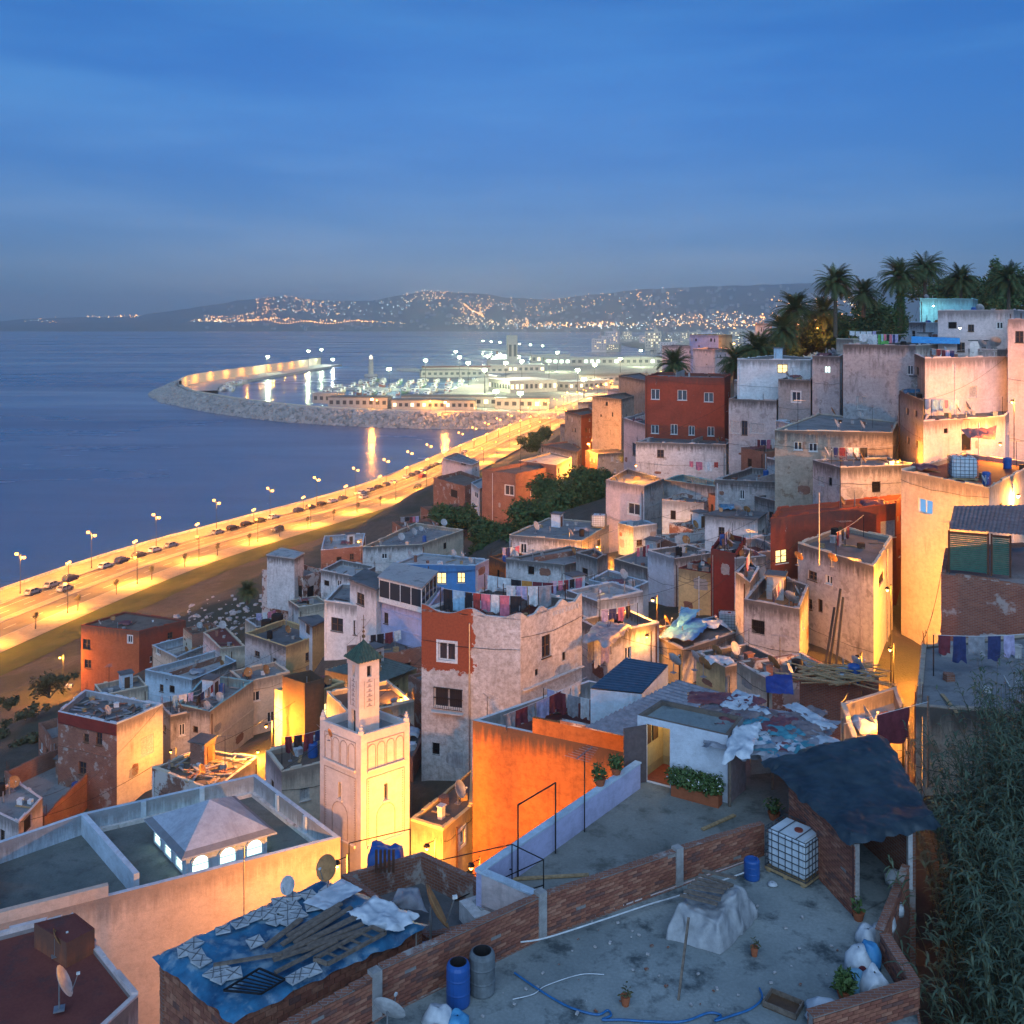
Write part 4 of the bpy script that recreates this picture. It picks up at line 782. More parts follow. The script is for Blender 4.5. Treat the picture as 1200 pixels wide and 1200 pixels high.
# ------------------------------------------------------------------ white shed with the open lit door
sh_px = [(747, 838), (853, 862), (871, 840), (775, 820)]
h_sh = house('white_shed', 'white flat roofed shed with an open lit doorway on the bare terrace', sh_px, ZB, z=54.75, wall=[WHITE, WHITE, WHITE, WHITE], roof=ground('shed_roof', (.15, .19, .20), (.24, .28, .28)), ph=.14, t=.12, cap=ROOFB, cat='shed', grd=False)
so_, sr = h_sh['o'], h_sh['root']; w = h_sh['W'][0]
for ch in list(sr.children):
    if ch.name.startswith('wall'): bpy.data.objects.remove(ch); break
u0, u1, v0, v1 = w.px(757, 863, 785, 926); v0 = ZB + .01; v1 = ZB + 1.95
m = MB(); panel(m, w, ZB - .5, h_sh['z'], [(u0, u1, v0, v1)], rev=.12); m.build('wall', plaster('shed_front', (.62, .66, .72), .3, seed=51), sr, so_)
ip = inset(h_sh['poly'], .14); INY = plaster('shed_inner_yellow', (.62, .48, .22), .2, seed=52)
for i in range(1, 4):
    a_, b_ = ip[i], ip[(i + 1) % 4]; m = MB(); m.face([(b_.x, b_.y, ZB), (a_.x, a_.y, ZB), (a_.x, a_.y, 54.6), (b_.x, b_.y, 54.6)], 0, [(0, 0), (2, 0), (2, 2), (0, 2)]); m.build('inner_wall', INY, sr, so_)
m = MB(); m.face([(p.x, p.y, ZB + .012) for p in ip]); m.build('tile_floor', simple('red_floor_tile', (.28, .07, .04), .5), sr, so_)
hd = Wall(V2(w.at(u0, 0, .0)), V2(w.at(u0 - .55, 0, .72))); m = MB(); hd.bx(m, 0, .85, ZB + .02, ZB + 1.92, -.04, 0); m.bar(hd.at(.05, ZB + .1, .01), hd.at(.8, ZB + 1.8, .01), .05, .02); m.build('door', simple('brown_door', (.12, .085, .08), .7), sr, so_)
inw = Wall(ip[3], ip[0]); m = MB()
for a_ in (.45, .95): inw.bx(m, a_, a_ + .36, ZB + 1.1, ZB + 1.75, -.05, -.02)
m.build('inner_window', FRAMEB, sr, so_)
lamp_light(sr, Vector((w.at(u0 + .6, ZB + 1.7, -.9))) - so_, 26, (1, .66, .28), .08)
cb = thing('ceiling_bulb', 'bare bulb hanging inside the white shed', 'bulb', w.at(u0 + .6, ZB + 1.82, -.9)); m = MB(); m.lathe([(0, -.05), (.04, -.02), (.03, .04), (0, .05)], cb.location, 8); m.build('bulb', emit('bulb_glow', (1, .7, .3), 12), cb, Vector(cb.location)); m = MB(); m.cyl(Vector(cb.location) + Vector((0, 0, .05)), Vector(cb.location) + Vector((0, 0, .17)), .008, n=4); m.build('flex', IRON, cb, Vector(cb.location))

# ------------------------------------------------------------------ brick shed under the black tarpaulin
ba, bb = V2(PZ(1000, 1075, ZA)), V2(PZ(924, 992, ZA)); w = Wall(bb, ba); bo = Vector((ba.x, ba.y, ZA)); bs = thing('brick_shed', 'brick shed with sagging black tarpaulin roof and dark open front', 'shed', bo)
m = MB(); w.bx(m, 0, w.len, ZA, ZA + 1.9, -.18, -.028); m.build('mortar_core', MORT, bs, bo); brick_face(bs, bo, w, 0, w.len, ZA + .005, lambda u: ZA + 1.9, -.03, 295, miss=.004)
br_, bq = V2(PZ(1066, 1042, ZA)), V2(PZ(1012, 968, ZA)); 
w2 = Wall(br_, br_ + (bb - ba) * .9); m = MB(); w2.bx(m, 0, w2.len, ZA - 3, ZA + 1.7, -.001, .18); m.build('wall', BRICKW, bs, bo)
w3 = Wall(bb + Vector((.25, 0)), br_ + (bb - ba) * .9); m = MB(); w3.bx(m, 0, w3.len, ZA - 1, ZA + 1.75, 0, .18); m.build('wall', BRICKW, bs, bo)
m = MB(); m.face([(p.x, p.y, ZA + .03) for p in (ba, br_, br_ + (bb - ba) * .9, bb)]); m.build('floor', SLABA, bs, bo)
m = MB(); e_ = (br_ - ba).normalized(); w4 = Wall(ba + e_ * .02 - Vector((0, .02)), ba + e_ * .5 + Vector((0, .35))); w4.bx(m, 0, .6, ZA + .02, ZA + 1.82, -.05, 0); m.build('door', simple('dark_red_door', (.06, .022, .02), .8), bs, bo)
m = MB(); m.box((br_.x - .02, br_.y - .05, ZA + .95), (.12, .12, 1.9)); m.build('corner_post', WHITE2, bs, bo)
for k in range(4): m = MB(); a_ = w.at(w.len * (1 - (k + .5) / 4), ZA + 1.72, -.1); b_ = Vector((w2.at(w2.len * (k + .5) / 4, ZA + 1.62, .1))); m.bar(a_, b_, .07); m.build('rafter', WOOD, bs, bo)
def dk_tarp():
    A = Vector((ba.x - .15, ba.y - .25, ZA + 2.12)); B = Vector((br_.x + .75, br_.y - .25, ZA + 2.02)); C = Vector((br_.x + 1.05, br_.y + 4.6, ZA + 2.05)); D_ = Vector((bb.x - .5, bb.y + 1.3, ZA + 2.1))
    m = drape([A, B, C, D_], 80, 80, .09, 1.0, 17, edge=.28, sag=.0)
    for v in m.v:                                                   # ridge where the rear pole lifts the sheet
        d = (Vector((v.x, v.y)) - Vector((bb.x + 2.6, bb.y + 1.9))).length; v.z += .42 * math.exp(-(d / 1.9) ** 2)
    return m
dk_tarp().build('tarpaulin', TARPD, bs, bo, merge=True)
brick_run('low brick parapet from the black tarpaulin shed to the terrace corner', 1035, 1122, 1066, 1047, ZA + .62, ZA + .75, budget=90, post=False)
def low_brick(label, a, b, z0, z1, budget):
    p0, p1 = V2(PZ(*a, ZA)), V2(PZ(*b, ZA)); w = Wall(p0, p1); o = Vector((p0.x, p0.y, ZA)); r = thing('brick_wall', label, 'wall', o)
    m = MB(); w.bx(m, 0, w.len, ZA - .02, z1, -.09, .09); m.build('mortar_core', MORT, r, o); brick_face(r, o, w, 0, w.len, ZA, lambda u: z1, .092, budget)
    wi = Wall(p1, p0); brick_face(r, o, wi, 0, wi.len, ZA, lambda u: z1, .092, budget); m = MB(); w.bx(m, -.02, w.len + .02, z1 + .002, z1 + .03, -.13, .13); m.build('coping', BRICKM, r, o)
low_brick('low brick parapet beside the white sacks', (1072, 1182), (1037, 1124), ZA, ZA + .6, 60)
low_brick('low brick parapet at the terrace corner over the canes', (950, 1222), (1072, 1184), ZA, ZA + .62, 110)

# patchwork lean-to between the two sheds
pr = thing('patchwork_lean_to', 'lean-to roof patched from torn plastic and cloth sheets', 'lean-to', PZ(880, 935, ZB)); pro = Vector(pr.location)
def quadpx(l, z): return [PZ(x, y, z) if not isinstance(z, (list, tuple)) else PZ(x, y, z[i]) for i, (x, y) in enumerate(l)]
base_q = [PZ(868, 885, 54.3), PZ(950, 884, 54.2), PZ(985, 842, 54.5), PZ(815, 812, 54.6)]
m = drape(base_q, 40, 30, .06, 1.4, 5, edge=.2); m.build('sheet', TARPG, pr, pro, merge=True)
for i in range(46):
    u_, v_ = rnd.random(), rnd.random(); c_ = base_q[0].lerp(base_q[1], u_).lerp(base_q[3].lerp(base_q[2], u_), v_); a_ = rnd.uniform(0, 6.28); l_, k_ = rnd.uniform(.5, 1.3), rnd.uniform(.25, .6)
    ex_ = Vector((math.cos(a_), math.sin(a_), 0)) * l_; ey_ = Vector((-math.sin(a_), math.cos(a_), 0)) * k_; c_ = c_ + Vector((0, 0, .06 + .002 * i))
    m = drape([c_ - ex_ - ey_, c_ + ex_ - ey_, c_ + ex_ + ey_, c_ - ex_ + ey_], 14, 10, .10, 3.2, i, edge=.10); m.build('patch', rnd.choice([TARPG, TARPM, TARPW, TARPT, TARPB, TARPG, TARPN, TARPG, TARPW, TARPN]), pr, pro, merge=True)
m = drape([PZ(845, 885, 54.5), PZ(880, 884, 54.6), PZ(893, 845, 54.85), PZ(862, 848, 55.0)], 20, 20, .1, 2, 8, edge=.25); m.build('white_sheet', TARPW, pr, pro, merge=True)
m = MB(); q = [PZ(873, 888, 54.05), PZ(920, 891, 53.95), PZ(912, 868, 54.3), PZ(880, 868, 54.3)]; m.grid(lambda u, v: q[0].lerp(q[1], u).lerp(q[3].lerp(q[2], u), v) + Vector((0, 0, .02 * math.sin(u * 40))), 48, 4); m.build('corrugated_sheet', GREYM, pr, pro)
for x, y in ((855, 945), (905, 925), (948, 920)): p = PZ(x, y, ZB); m = MB(); m.bar(p, p + Vector((0, 0, 1.6)), .08); m.build('post', WOOD, pr, pro)
m = MB(); w = Wall(V2(PZ(854, 943, ZB)), V2(PZ(874, 925, ZB))); w.bx(m, 0, w.len, ZB, ZB + 1.65, -.04, 0); m.build('board_wall', simple('pink_board', (.30, .22, .22), .8), pr, pro)
m = MB(); w = Wall(V2(PZ(880, 908, ZB)), V2(PZ(960, 900, ZB))); w.bx(m, 0, w.len, ZB, ZB + 1.6, -.05, 0); m.build('back_wall', CONC, pr, pro)

# corrugated and tarpaulin roofs beyond the shed
def corr_roof(name, label, q, mat, amp=.04, per=.2, wallmat=None, wall_h=2.2, cat='roof', thick=.03, edges=(0, 1, 2, 3)):
    A, B, C, D_ = q; r = thing(name, label, cat, A); n_ = max(8, int((B - A).length / per * 4)); m = MB(); n_ = min(n_, 260)
    m.grid(lambda u, v: A.lerp(B, u).lerp(D_.lerp(C, u), v) + Vector((0, 0, amp * math.sin(u * (B - A).length / per * 6.283))), n_, 3, sm=True); m.build('roof_sheet', mat, r, A)
    if wallmat:
        for k in edges:
            p0, p1 = q[k], q[(k + 1) % 4]; w = Wall(V2(p0), V2(p1)); m = MB()
            m.face([w.at(0, p0.z - wall_h), w.at(w.len, p1.z - wall_h), w.at(w.len, p1.z - .06), w.at(0, p0.z - .06)], 0, [(0, p0.z - wall_h), (w.len, p0.z - wall_h), (w.len, p0.z), (0, p0.z)]); m.build('wall', wallmat, r, A)
    return r
TIN = simple('pale_tin', (.30, .30, .33), .55, .4, .35, 3); TINB = simple('blue_tin', (.035, .085, .14), .5, .2, .3, 3)
zc = 49.2
corr_roof('tin_roof_shelter', 'broad corrugated tin roof behind the white shed', [PZ(747, 866, zc), PZ(850, 812, zc + .2), PZ(795, 796, zc + .3), PZ(686, 852, zc)], TIN, .045, .34, WHITE2, 3, edges=(0,))
corr_roof('tin_roof_shelter', 'dark blue sheet roof over a white wall above the orange house', [PZ(752, 812, 49.4), PZ(783, 779, 49.6), PZ(733, 771, 49.9), PZ(692, 806, 49.7)], TINB, .012, .3, BLUEWH, 2.4)
corr_roof('tin_roof_shelter', 'green grey corrugated roof on the yellow annex', [PZ(446, 800, zat(445, 800, 80) + .25), PZ(489, 783, zat(445, 800, 80) + .25), PZ(441, 768, zat(445, 800, 80) + .35), PZ(380, 785, zat(445, 800, 80) + .35)], simple('green_tin', (.10, .13, .12), .6, .2, .3, 2), .05, .35)
zp = h_p2['z']
q = [PX(1112, 52.5, zp + 2.3), PX(1245, 50, zp + 2.35), PX(1250, 58, zp + 2.6), PX(1118, 58, zp + 2.5)]
corr_roof('rooftop_shelter', 'corrugated rooftop shelter with green louvred sides on the bare brick house', q, simple('dull_tin', (.15, .155, .165), .7, .2, .4, 2), .022, .2)
for k, (x0, x1) in enumerate(((1112, 1158), (1162, 1184))):
    w = Wall(V2(PX(x0, 52.6 - (x0 - 1112) * .018, 0)), V2(PX(x1, 52.6 - (x1 - 1112) * .018, 0))); o = w.at(0, zp + .1); r = thing('louvre_screen', ('wide' if k == 0 else 'narrow') + ' green louvred screen under the rooftop shelter', 'screen', o)
    m = MB(); w.bx(m, -.05, .05, zp, zp + 2.2, -.1, 0); w.bx(m, w.len - .05, w.len + .05, zp, zp + 2.2, -.1, 0); w.bx(m, .05, w.len - .05, zp + 2.05, zp + 2.15, -.08, -.02); m.build('frame', RUST, r, o)
    v = zp + .1
    while v < zp + 2.0: m = MB(); w.bx(m, .06, w.len - .06, v, v + .085, -.07, -.045); m.build('slat', simple('green_slat', (.03, .12, .085), .6), r, o); v += .105
# ------------------------------------------------------------------ closer packing: more houses between the ones above
def fill(name, label, x, y, D, wd, dp, hgt, a, wall, roof, ph=.4, wins=(), cap=None):
    n_ = PD(x, y, D); e1 = Vector((math.cos(R(a)), math.sin(R(a)))); e2 = Vector((-e1.y, e1.x)); c = V2(n_); P_ = [c, c + e1 * wd, c + e1 * wd + e2 * dp, c + e2 * dp]
    return house(name, label, [(600 + p.x / p.y * F, 0, p.y) for p in P_], n_.z - hgt, z=n_.z, wall=wall, roof=roof, ph=ph, wins=wins, cap=cap)
fill('lane_house', 'grey slab house between the laundry lane and the patched house', 655, 708, 84, 6, 5, 4.5, 30, [CONC2, CONC], ROOFG)
fill('lane_house', 'whitewashed box house under the grey awning', 712, 742, 68, 4.5, 3.6, 4, 30, [WHITE2, PINKW, WHITE2, WHITE2], ROOFG, .6)
fill('lane_house', 'low turquoise roofed house behind the grey awning', 700, 705, 80, 5, 4, 3.6, 35, [BLUEWH, WHITE2], ROOFL, .3)
fill('lane_house', 'rough brick house behind the dark red block', 800, 640, 100, 6, 5, 6, 25, [BRICKP, BRICKM], ROOFG, .3)
fill('lane_house', 'pale house with a parapet over the maroon low house', 790, 655, 92, 5, 4, 5, 30, [WHITE2, CONC2, WHITE, BLUEWH], ROOFG, .5)
fill('lane_house', 'pale lilac terrace house left of the maroon house', 888, 648, 84, 3.2, 5, 6, 20, [PINKW, WHITE2], ROOFR, .7)
fill('lane_house', 'tan box house in front of the half brick house', 812, 622, 106, 5, 4, 5, 30, [BRICKP, BRICKP], ROOFG, .4)
fill('lane_house', 'small white terrace house beside the scribbled house', 905, 640, 92, 5, 4, 4, 25, [WHITE, LILAC, WHITE, WHITE], ROOFL, .6)
fill('lane_house', 'narrow grey house right of the scribbled house', 920, 590, 104, 5, 5, 7, 25, [CONC2, CONC], ROOFG, .4)
fill('lane_house', 'white terrace house below the long tan house', 930, 545, 112, 9, 6, 6, 15, [WHITE2, BLUEWH, WHITE, WHITE2], ROOFG, .4)
fill('lane_house', 'blue tinted house below the big grey wall', 935, 498, 116, 6, 5, 6, 15, [BLUEWH, WHITE2, WHITE, BLUEWH], ROOFL, .6)
fill('lane_house', 'long slab roofed house before the long tan house', 985, 548, 90, 8, 5, 5, 12, [CONC2, CONC, WHITE2, CONC2], ROOFG, .15)
fill('lane_house', 'brick topped house beside the grey lane house', 895, 530, 122, 5, 5, 6, 20, [BRICKM, BRICKW, BRICKM, BRICKM], ROOFB, .4)
fill('lane_house', 'grey white house under the white rooftop house', 880, 448, 140, 6, 5, 9, 15, [WHITE, BLUEWH, WHITE, WHITE], ROOFG, .5)
fill('lane_house', 'tan house tucked behind the tall white house', 775, 545, 145, 7, 6, 9, 20, [PINKW, WHITE2], ROOFG, .5)
fill('lane_house', 'orange walled house beside the bright blue house', 592, 660, 118, 4, 4, 5, 30, [ORANGE, ORANGE, ORANGE, ORANGE], ROOFG, .3)  # orange lamplight on this wall is put into its paint
fill('lane_house', 'tin topped house between the yellow annex and the lilac house', 425, 772, 88, 6, 4, 4.5, 30, [BRICKW, CREAM, CREAM, WHITE2], ROOFD, .3)
fill('lane_house', 'low dark roofed house behind the green tin roof', 500, 805, 78, 4, 3, 5, 35, [BRICKM, BRICKW], ROOFD, .2)
fill('lane_house', 'stone walled yard house right of the ochre block', 410, 838, 70, 5, 5, 5, 30, [CREAM, CREAM], ROOFB, .3)
fill('lane_house', 'low cream house in the lane below the ochre block', 330, 905, 60, 4, 3.5, 4, 30, [CREAM, PINKW], ROOFB, .3)
fill('lane_house', 'small pale house between the debris roof and the turquoise parapet', 200, 840, 92, 4, 4, 5, 35, [CONC2, CREAM], ROOFG, .5)
fill('lane_house', 'grey white house behind the turquoise parapet', 285, 800, 100, 5, 4, 6, 35, [CREAM, WHITE2, WHITE2, WHITE2], ROOFG, .4)
fill('lane_house', 'low brick yard house left of the debris roof', 60, 868, 92, 5, 5, 3.5, 38, [BRICKM, BRICKW], ROOFG, .7)
fill('lane_house', 'low whitewashed house at the edge of the waste ground', 120, 815, 112, 5, 4, 3, 35, [CREAM, WHITE2], ROOFG, .5)
fill('lane_house', 'brick house behind the dish roof near the shore', 470, 618, 172, 7, 5, 5, 25, [BRICKM, CREAM, BRICKM, BRICKM], ROOFB, .4)
fill('lane_house', 'low brick house on the slope below the pale pink stepped house', 505, 600, 195, 8, 6, 5, 25, [BRICKM, BROWNW, BRICKM, BRICKW], ROOFB, .5)
fill('lane_house', 'tan house under the tall tan tower', 700, 532, 236, 9, 7, 7, 20, [BROWNW, BRICKW], ROOFB, .4)
fill('lane_house', 'tan house at the bend of the shore road', 668, 500, 300, 10, 8, 9, 20, [BROWNW, BROWNW], ROOFB, .4)
fill('lane_house', 'brown house beside the bend of the shore road', 690, 474, 330, 12, 9, 9, 20, [BRICKW, CREAM], ROOFB, .4)
fill('lane_house', 'pale house above the bend of the shore road', 725, 458, 340, 12, 9, 9, 20, [PINKW, PINKW], ROOFG, .4)
fill('lane_house', 'junk yard house left of the scrap timber', 905, 800, 54, 4.5, 3.5, 4, 20, [BRICKP, CREAM], ROOFD, .5)
fill('lane_house', 'small plastered house behind the row of rusty dishes', 850, 782, 60, 4, 3, 4.5, 25, [CONC2, CREAM, CONC2, YELLOW], ROOFD, .5)
fill('lane_house', 'white terrace house at the right edge below the crest', 1168, 410, 103, 6, 5, 8, 8, [PINKW, PINKW], ROOFG, .6)
fill('lane_house', 'blue tinted crest house right of the ivy palm', 1085, 378, 125, 5, 4, 6, 8, [BLUEWH, WHITE2], ROOFL, .6)
fill('lane_house', 'pink low house among the garden palms', 1000, 398, 135, 6, 5, 6, 8, [CREAM, PINKW, WHITE, CREAM], ROOFG, .5)
fill('lane_house', 'small blue tinted house on the slope above the patched house', 742, 618, 118, 3.6, 3, 4, 30, [BLUEWH, WHITE2], ROOFG, .4)
fill('lane_house', 'brick storey stacked behind the scribbled house', 850, 585, 112, 4, 3.5, 5, 22, [BRICKM, BRICKW], ROOFB, .4)
fill('lane_house', 'white stair house behind the slim plastered stair tower', 862, 655, 82, 3, 3, 5, 20, [WHITE, BLUEWH], ROOFL, .5)
fill('lane_house', 'low plastered house beside the laundry lane mouth', 640, 735, 72, 4, 3.2, 4, 32, [WHITE2, CONC2], ROOFG, .5)
fill('lane_house', 'tan stacked house left of the lilac stepped terrace', 350, 712, 128, 4, 4, 5, 32, [CREAM, WHITE2], ROOFG, .4)
fill('lane_house', 'whitewashed stacked house behind the grey concrete house', 300, 735, 126, 4, 4, 5, 35, [WHITE2, CREAM], ROOFG, .5)
fill('lane_house', 'brick stacked house beside the red roofed cream house', 225, 745, 132, 4, 4, 4, 35, [BRICKW, CREAM], ROOFB, .4)
# ------------------------------------------------------------------ shore line, road, hillside, sea
SHORE = [Vector(p) for p in ((-190, -60), (-150, 90), (-131, 170), (-118, 227), (-107.6, 265), (-88.9, 303), (-62, 357), (-50, 392), (-17, 529), (20, 668), (65, 820), (130, 1000), (240, 1200))]
def resample(poly, step):
    out = [poly[0]]; acc = 0
    for a, b in zip(poly[:-1], poly[1:]):
        L_ = (b - a).length; t = step - acc
        while t <= L_: out.append(a.lerp(b, t / L_)); t += step
        acc = (acc + L_) % step
    return out
def smooth(P, k=3):
    for _ in range(k): P = [P[0]] + [(P[i - 1] + P[i] * 2 + P[i + 1]) / 4 for i in range(1, len(P) - 1)] + [P[-1]]
    return P
ROAD = smooth(resample(SHORE, 8), 10)
def nrm(i):
    a, b = ROAD[max(0, i - 1)], ROAD[min(len(ROAD) - 1, i + 1)]; e = (b - a).normalized(); return Vector((e.y, -e.x)), e
def off(i, d): n_, e = nrm(i); return ROAD[i] + n_ * d
def strip(d0, d1, z0, z1=None):
    m = MB(); z1 = z0 if z1 is None else z1
    for i in range(len(ROAD) - 1):
        a, b, c, d = off(i, d0), off(i, d1), off(i + 1, d1), off(i + 1, d0); m.face([(*a, z0), (*b, z1), (*c, z1), (*d, z0)])
    return m
RZ = 6.0
ASPH = ground('asphalt', (.12, .105, .085), (.17, .15, .12), .2, amt=.3, bump=.15); PAVE = ground('promenade_paving', (.26, .215, .15), (.34, .285, .20), .5, amt=.3)
KERB = simple('kerb_stone', (.36, .34, .31), .85); LINEW = simple('road_paint', (.55, .54, .5), .7)
structure('promenade', strip(0, 7.5, RZ + .12), PAVE)
m = strip(7.5, 7.501, RZ + .12, RZ); structure('road', strip(7.5, 15.5, RZ), ASPH); structure('central_reservation', strip(15.5, 17.3, RZ + .13), PAVE); structure('inner_road', strip(17.3, 24.5, RZ), ASPH); structure('pavement', strip(24.5, 31, RZ + .12), PAVE)
km = MB()
for d in (7.5, 15.5, 17.3, 24.5):
    for i in range(len(ROAD) - 1):
        a, b = off(i, d), off(i + 1, d); km.bar((*a, RZ + .06), (*b, RZ + .06), .18, .16)
structure('kerb', km, KERB)
lm = MB()
for d in (9.7, 12.6, 20.9):
    for i in range(0, len(ROAD) - 1):
        a, b = off(i, d), off(i + 1, d); b = a.lerp(b, .45 if d != 9.7 else 1); n_, e = nrm(i)
        lm.face([(*(a - n_ * .07), RZ + .006), (*(a + n_ * .07), RZ + .006), (*(b + n_ * .07), RZ + .006), (*(b - n_ * .07), RZ + .006)])
structure('road_marking', lm, LINEW)
sw = MB()
for i in range(len(ROAD) - 1):
    a, b = off(i, -.45), off(i + 1, -.45); c, d = off(i + 1, 0), off(i, 0); z0, z1 = -2, RZ + .75
    sw.face([(*b, z0), (*a, z0), (*a, z1), (*b, z1)]); sw.face([(*a, z1), (*d, z1), (*c, z1), (*b, z1)]); sw.face([(*d, RZ), (*c, RZ), (*c, z1), (*d, z1)])
tag(sw.build('sea_wall', CONC2), 'long concrete sea wall edging the promenade', 'wall')

# hillside: inverse-distance surface through the house footings and the shore road
ctl = list(GROUND_PTS)
for i in range(0, len(ROAD), 3):
    for d, z in ((31, 5.9), (39, 7.0)): p = off(i, d); ctl.append((p.x, p.y, z))
for p in ((60, 170, 52), (75, 165, 56), (90, 170, 60), (60, 260, 52), (120, 200, 62), (160, 300, 60), (110, 420, 42), (200, 500, 48), (150, 700, 30), (300, 400, 60), (26, 22, 44), (40, 40, 48), (22, 10, 42), (0, 5, 44), (-40, 10, 34), (-60, 60, 24), (-75, 110, 14), (-66, 135, 11), (-62, 150, 10), (-48, 170, 14), (-40, 200, 15), (-36, 230, 15), (-20, 260, 18), (-10, 300, 18), (10, 350, 20), (30, 420, 22), (25, 190, 31), (8, 170, 32), (0, 185, 27), (35, 150, 40), (-5, 205, 21)): ctl.append(p)
def road_d(x, y):
    best = 1e9; s_ = 0
    for i in range(0, len(ROAD) - 1, 2):
        dx, dy = x - ROAD[i].x, y - ROAD[i].y; q = dx * dx + dy * dy
        if q < best: best = q; n_, e = nrm(i); s_ = dx * n_.x + dy * n_.y
    return s_
_tc = {}
def terrain(x, y):
    k = (round(x, 1), round(y, 1))
    if k in _tc: return _tc[k]
    d = road_d(x, y)
    if d < 31.5: z = 5.6
    else:
        W_ = S_ = 0
        for px, py, pz in ctl:
            q = (x - px) ** 2 + (y - py) ** 2 + 9; w_ = 1 / (q * q) ; W_ += w_; S_ += w_ * pz
        z = S_ / W_; f = min(1, (d - 31.5) / 14); z = 5.8 + (z - 5.8) * f * f * (3 - 2 * f)
        z += .5 * noise.noise(Vector((x * .12, y * .12, 0))) * f
    _tc[k] = z; return z
xs = [-230 + 5 * i for i in range(23)] + [-115 + 3 * i for i in range(75)] + [110 + 12 * i for i in range(46)]
ys = [-60 + 6 * i for i in range(10)] + [0 + 3 * i for i in range(95)] + [285 + 12 * i for i in range(78)]
tv = []; idx = {}
g = MB(); V_ = []; Fc = []
for i, x in enumerate(xs):
    for j, y in enumerate(ys):
        V_.append((x, y, terrain(x, y) if road_d(x, y) > -1 else -3))
nj = len(ys)
for i in range(len(xs) - 1):
    for j in range(nj - 1):
        q = [i * nj + j, (i + 1) * nj + j, (i + 1) * nj + j + 1, i * nj + j + 1]
        if max(V_[k][2] for k in q) > -2.9 or True: Fc.append(q)
me = bpy.data.meshes.new('hillside'); me.from_pydata(V_, [], Fc); me.update()
for pl in me.polygons: pl.use_smooth = True
s = NT('hillside_soil'); p = s.pos(); a = s.noise(p, .09, 7, .6); b = s.noise(p, .6, 8, .7); f = s.noise(p, 5, 5, .7)
k = s.mix(s.ramp(b, [(.35, 0.0), (.65, 1.0)]), (.065, .05, .036), (.115, .092, .07)); k = s.mix(s.ramp(a, [(.46, 0.0), (.58, .8)]), k, (.032, .042, .018)); k = s.mix(s.ramp(f, [(.4, .5), (.6, 0.0)]), k, (.05, .045, .035))
s.col(k); s.set(rough=.95); s.bump(f, .8, .2); me.materials.append(s.m)
hs = bpy.data.objects.new('hillside', me); COL.objects.link(hs); tag(hs, kind='structure')
gz = ground('verge_grass', (.035, .060, .010), (.065, .085, .018), .25, stain=(.06, .05, .025), amt=.7)
gm = MB()
for i in range(0, len(ROAD) - 1):
    if not 4 < i < 62: continue
    for k in range(4):
        d0, d1 = 31 + k * 2.6, 31 + (k + 1) * 2.6; a, b, c, d = off(i, d0), off(i, d1), off(i + 1, d1), off(i + 1, d0); gm.face([(*q, max(RZ + .05, terrain(q.x, q.y) + .08)) for q in (a, b, c, d)])
structure('grass_verge', gm, gz)

s = NT('sea_water'); p = s.pos()
n1 = s.noise(s.mapv(p, (.5, 1.1, 1), (0, 0, .3)), .05, 6, .6); n2 = s.noise(s.mapv(p, (.4, 1.2, 1), (0, 0, .3)), .4, 5, .6)
s.col(s.mix(s.ramp(s.noise(s.mapv(p, (.25, 1.3, 1)), .006, 6, .6), [(.38, 0.0), (.66, 1.0)]), (.018, .062, .15), (.055, .125, .23)))
s.set(rough=.20, spec=.5); s.l(s.ramp(s.noise(s.mapv(p, (.35, 1.5, 1), (0, 0, .25)), .004, 7, .6), [(.35, .13), (.65, .34)]), s.b.inputs['Roughness']); s.b.inputs['IOR'].default_value = 1.33; s.bump(s.mix(.35, n1, n2), .10, .5)
m = MB(); xs_ = [-26000, -3000, -900, -300, 200, 900, 4000, 26000]; ys_ = [-3000, 0, 300, 700, 1200, 2000, 5000, 12000, 32000]
for i in range(len(xs_) - 1):
    for j in range(len(ys_) - 1): m.face([(xs_[i], ys_[j], 0), (xs_[i + 1], ys_[j], 0), (xs_[i + 1], ys_[j + 1], 0), (xs_[i], ys_[j + 1], 0)])
structure('sea', m, s.m)

# ------------------------------------------------------------------ far shore
prof = [(-260, 376), (-60, 378.5), (0, 376.5), (30, 373.5), (90, 372), (150, 371), (200, 364.5), (250, 357), (290, 351), (330, 347), (380, 352), (430, 353), (475, 345), (500, 341), (560, 344), (600, 349), (640, 351), (700, 345), (750, 339), (850, 335), (950, 332), (1100, 330), (1250, 334), (1500, 340)]
def prof_y(x):
    for (a, b), (c, d) in zip(prof[:-1], prof[1:]):
        if a <= x <= c: t = (x - a) / (c - a); t = t * t * (3 - 2 * t) * .5 + t * .5; return b + (d - b) * t
    return 378
HD0, HD1, HD2 = 7600., 9600., 12500.
def shore_D(x): return 7600 - 1500 * min(1, max(0, (x - 500) / 500)) + 250 * noise.noise(Vector((x * .012, 3, 0)))
def hill_pt(x, t):
    """bearing x, t 0 shore .. 1 crest .. 1.4 behind"""
    Ds = shore_D(x); Dc = Ds + 2300; zc = H + (HY - prof_y(x)) / F * Dc
    zc = max(zc, 12)
    if t <= 1:
        D = Ds + (Dc - Ds) * t; r = min(1, t / .08) * 22 + (zc - 22) * (t ** 1.25)
        r += (1 - abs(2 * t - 1)) * min(40, zc * .22) * noise.noise(Vector((x * .02, t * 4, 1))) * 1.4
        if t == 0: r = -4
        return D, r
    return Dc + (t - 1) * 5000, zc * (1.4 - t) / .4 - 5
hm = MB(); n_ = 190; rows = [0, .03, .08, .15, .25, .35, .45, .55, .65, .75, .85, .93, 1.0, 1.1, 1.4]
def hx(i): return -260 + (1760) * i / n_
